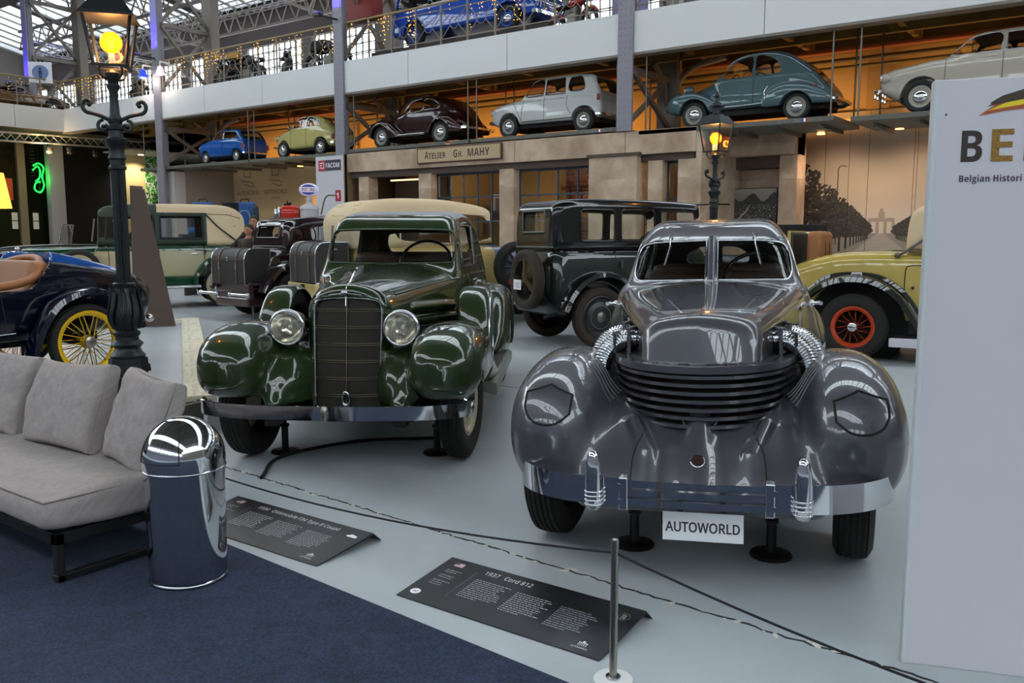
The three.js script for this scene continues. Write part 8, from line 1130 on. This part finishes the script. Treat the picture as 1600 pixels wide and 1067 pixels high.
// ---------- things between the cars: petrol pump, engine, blue seats, two visitors
{
  const p = thing('petrol_pump', 'white old petrol pump with a TOTAL globe in front of the beige wall', 'pump', [-15.82, 0, -13.58], 40), w = std(0xb8b0b4, .4), iso = (g) => g;
  part(p, 'body', crease(lathe([[0, 0], [.26, 0], [.26, .08], [.21, .1], [.21, 2.0], [.23, 2.02], [.22, 2.07], [.1, 2.14], [0, 2.15]], 36)), w); part(p, 'neck', crease(lathe([[.1, 2.12], [.06, 2.18], [.07, 2.26], [.05, 2.3], [0, 2.3]], 20)), w); part(p, 'side_case', rbox(.34, 1.8, .3, .02, .42, .98, 0), std(0x8d8690, .5)); part(p, 'hose', tube([[.28, 1.9, .1], [.4, 2.3, .1], [.62, 2.34, .1]], .018, 16, 6), std(0x6a4530, .6));
  part(p, 'globe', new THREE.SphereGeometry(.2, 28, 18).scale(1.15, .75, .45).translate(0, 2.47, 0), std(0xd8d2e2, .4, 0, { emissive: 0xb8a8e0, emissiveIntensity: .25 })); const tt = canvasTex(256, 160, (x, W, h) => { x.clearRect(0, 0, W, h); x.fillStyle = '#d9d4e4'; x.beginPath(); x.ellipse(128, 80, 118, 74, 0, 0, 7); x.fill(); x.save(); x.clip(); x.fillStyle = '#2c3a9a'; x.fillRect(0, 0, W, 40); x.fillRect(0, 120, W, 40); x.restore(); x.fillStyle = '#a5203a'; x.font = 'bold 60px sans-serif'; x.textAlign = 'center'; x.textBaseline = 'middle'; const m = x.measureText('TOTAL').width; x.save(); x.translate(128, 82); x.scale(195 / m, 1.05); x.fillText('TOTAL', 0, 0); x.restore(); }); part(p, 'globe_print', new THREE.PlaneGeometry(.40, .25).translate(0, 2.47, .088), std(0xffffff, .5, 0, { map: tt, transparent: true }));
  const e = thing('engine_stand', 'red display engine with chrome ends on a green stand', 'engine', [-16.24, 0, -13.26], 40); e.scale.set(.58, .98, .58); part(e, 'stand', extr([[-.5, 0], [.5, 0], [.12, 1.75], [-.2, 1.75]], .5, .01).translate(0, 0, -.25), std(0x22281c, .6)); part(e, 'engine_body', crease(lathe([[0, -.35], [.17, -.34], [.2, -.2], [.2, .3], [.16, .36], [0, .36]], 24)).rotateZ(PI / 2).translate(.16, 1.96, 0), paint(0xb02410, 0, .35)); for (const [x, y] of [[-.28, 1.98], [-.42, 1.94]]) part(e, 'engine_end', new THREE.SphereGeometry(.13, 18, 12).scale(.6, 1.1, 1).translate(x, y, .05), M.chrome); part(e, 'pipes', [rod([-.1, 2.16, 0], [.2, 2.2, 0], .03, 8), rod([.05, 2.1, 0], [.05, 2.26, .05], .025, 8)], M.dark).userData.kind = 'stuff';
  const cc = thing('display_cylinder', 'black upright display cylinder with an orange band beside the red engine', 'display', [-17.1, 0, -12.35], 40); part(cc, 'tube', crease(lathe([[0, 0], [.16, 0], [.16, 1.95], [.19, 1.97], [.19, 2.16], [0, 2.18]], 28)), M.dark); part(cc, 'band', crease(lathe([[.162, 1.84], [.166, 1.86], [.166, 1.92], [.162, 1.94]], 28)), std(0xa8551c, .5));
  const sh = thing('display_bench', 'dark display bench carrying the blue seats', 'bench', [-17.5, 0, -12.95], 36); part(sh, 'top', rbox(1.9, .06, .7, .01, -.45, 1.42, 0), std(0x2a2728, .6)); for (const x of [-1.3, .4]) part(sh, 'leg', boxG(.08, 1.39, .6, x, .695, 0), std(0x2a2728, .6));
  const blue = std(0x1c4f86, .6), seat = (x, label) => { const a = 36 * PI / 180, s = thing('bucket_seat', label, 'seat', [-17.5 + x * cos(a), 1.45, -12.95 - x * sin(a)], 36); part(s, 'back', rbox(.5, .74, .14, .06, 0, .39, -.1, 3), blue); part(s, 'base', rbox(.5, .16, .45, .05, 0, .08, .1), blue); for (const q of [-1, 1]) part(s, 'bolster', new THREE.CapsuleGeometry(.07, .5, 6, 12).translate(.29 * q, .36, .0), std(0x2a2c3c, .6)); part(s, 'grab_handle', tube([[-.1, .74, -.1], [-.08, .82, -.1], [.08, .82, -.1], [.1, .74, -.1]], .012, 12, 6), M.dark); part(s, 'piping', tube([[-.12, .2, -.02], [-.12, .48, -.02], [0, .56, -.02], [.12, .48, -.02], [.12, .2, -.02]], .012, 20, 6), std(0x8aa0b4, .6)); };
  seat(-.95, 'blue bucket seat at the left, behind the two visitors'); seat(.05, 'blue bucket seat at the right, beside the black display cylinder');
  const person = (pos, deg, h, label, cloth, o) => {
    const t = thing('person', label, 'person', pos, deg), k = h / 1.78, sk = std(0x9a6a4e, .6), A = o.arm;
    const body = [cap(0, .98, 0, 0, 1.38, .0, .13, .155), cap(-.17, 1.42, 0, .17, 1.42, 0, .07, .07), cap(0, 1.4, 0, 0, 1.56, .01, .06, .052), cap(-.09, .94, 0, -.11, .5, .01, .085, .06), cap(-.11, .5, .01, -.12, .09, -.02, .058, .042), cap(.09, .94, 0, .11, .5, .01, .085, .06), cap(.11, .5, .01, .12, .09, -.02, .058, .042), cap(-.12, .05, -.02, -.13, .04, .15, .045, .035), cap(.12, .05, -.02, .13, .04, .15, .045, .035), cap(-.19, 1.42, 0, ...A[0], .055, .045), cap(...A[0], ...A[1], .042, .032), cap(.19, 1.42, 0, ...A[2], .055, .045), cap(...A[2], ...A[3], .042, .032)];
    const hands = [1, 3].flatMap((i) => { const s = A[i]; return [cap(s[0], s[1], s[2], s[0], s[1] - .05, s[2] + .03, .036, .036), ...[0, 1, 2, 3].map((j) => cap(s[0] + (j - 1.5) * .018, s[1] - .06, s[2] + .04, s[0] + (j - 1.5) * .02, s[1] - .13 + abs(j - 1.4) * .012, s[2] + .05, .011, .009)), cap(s[0] + (i === 1 ? .03 : -.03), s[1] - .02, s[2] + .04, s[0] + (i === 1 ? .055 : -.055), s[1] - .07, s[2] + .07, .012, .010)]; });
    const head = [ell(0, 1.67, .01, .078, .108, .095), ell(0, 1.61, .035, .058, .06, .06), cap(0, 1.67, .1, 0, 1.645, .118, .012, .016), ell(-.08, 1.66, 0, .014, .03, .018), ell(.08, 1.66, 0, .014, .03, .018), cap(-.02, 1.61, .096, .02, 1.61, .096, .009, .009)], eyes = [ell(-.03, 1.68, .097, .012, .008, .01), ell(.03, 1.68, .097, .012, .008, .01)];
    const F = (x, y, z) => { let d = 9; for (const f of body) d = smin(d, f(x, y, z), .05); let q = 9; for (const f of head) q = smin(q, f(x, y, z), .015); for (const f of hands) q = min(q, f(x, y, z)); return smin(d, q, .012); };
    const G = skin(F, [-.6, -.02, -.35], [.6, 1.82, .4], .013)[0].scale(k, k, k); const c = new Float32Array(G.attributes.position.count * 3).fill(1), P = G.attributes.position; for (let i = 0; i < P.count; i++) { const x = P.getX(i) / k, y = P.getY(i) / k, z = P.getZ(i) / k; let hd = 9; for (const f of [...head, ...hands]) hd = min(hd, f(x, y, z)); const skin_ = hd < .006 || (y > 1.5 && abs(x) < .07); const ey = min(eyes[0](x, y, z), eyes[1](x, y, z)) < .004; const col = new THREE.Color(ey ? 0x1a1210 : skin_ ? 0xa8745a : y < .07 ? 0x18161a : y < .95 ? o.trousers : cloth); c.set([col.r, col.g, col.b], i * 3); } G.setAttribute('color', new THREE.BufferAttribute(c, 3));
    part(t, 'body', G, std(0xffffff, .75, 0, { vertexColors: true })); part(t, 'hair', skin((x, y, z) => max(smin(ell(0, 1.70, -.01, .09, .10, .105)(x, y, z), ell(0, 1.64, -.04, .085, .10, .075)(x, y, z), .03) + .006 * sin(x * 160) * sin(y * 120), (z - .055) + (1.71 - y) * 1.4), [-.14, 1.45, -.2], [.14, 1.85, .16], .01)[0].scale(k, k, k), std(0x14100e, .6));
    if (o.bag) part(t, 'bag', rbox(.26, .3, .12, .05, ...o.bag), std(0xa01868, .5)); return t;
  };
  person([-13.98, 0, -10.62], 35, 1.79, 'dark-haired visitor in a black jacket with a hand on the hip', 0x121214, { trousers: 0x23283c, arm: [[-.42, 1.2, .02], [-.2, 1.02, .1], [.26, 1.16, .0], [.27, .92, .06]] });
  person([-13.75, 0, -10.32], 20, 1.62, 'shorter visitor in an olive coat holding a pink bag in front', 0x3a3424, { trousers: 0x2a3a66, arm: [[-.25, 1.16, .02], [-.16, .98, .16], [.26, 1.16, .0], [.27, .92, .06]], bag: [-.16, .84, .2] });
}
scene.traverse((o) => { if (o.isMesh) { o.castShadow = o.receiveShadow = true; } if (o.isLight && o.shadow) o.castShadow = true; });
renderer.render(scene, camera);
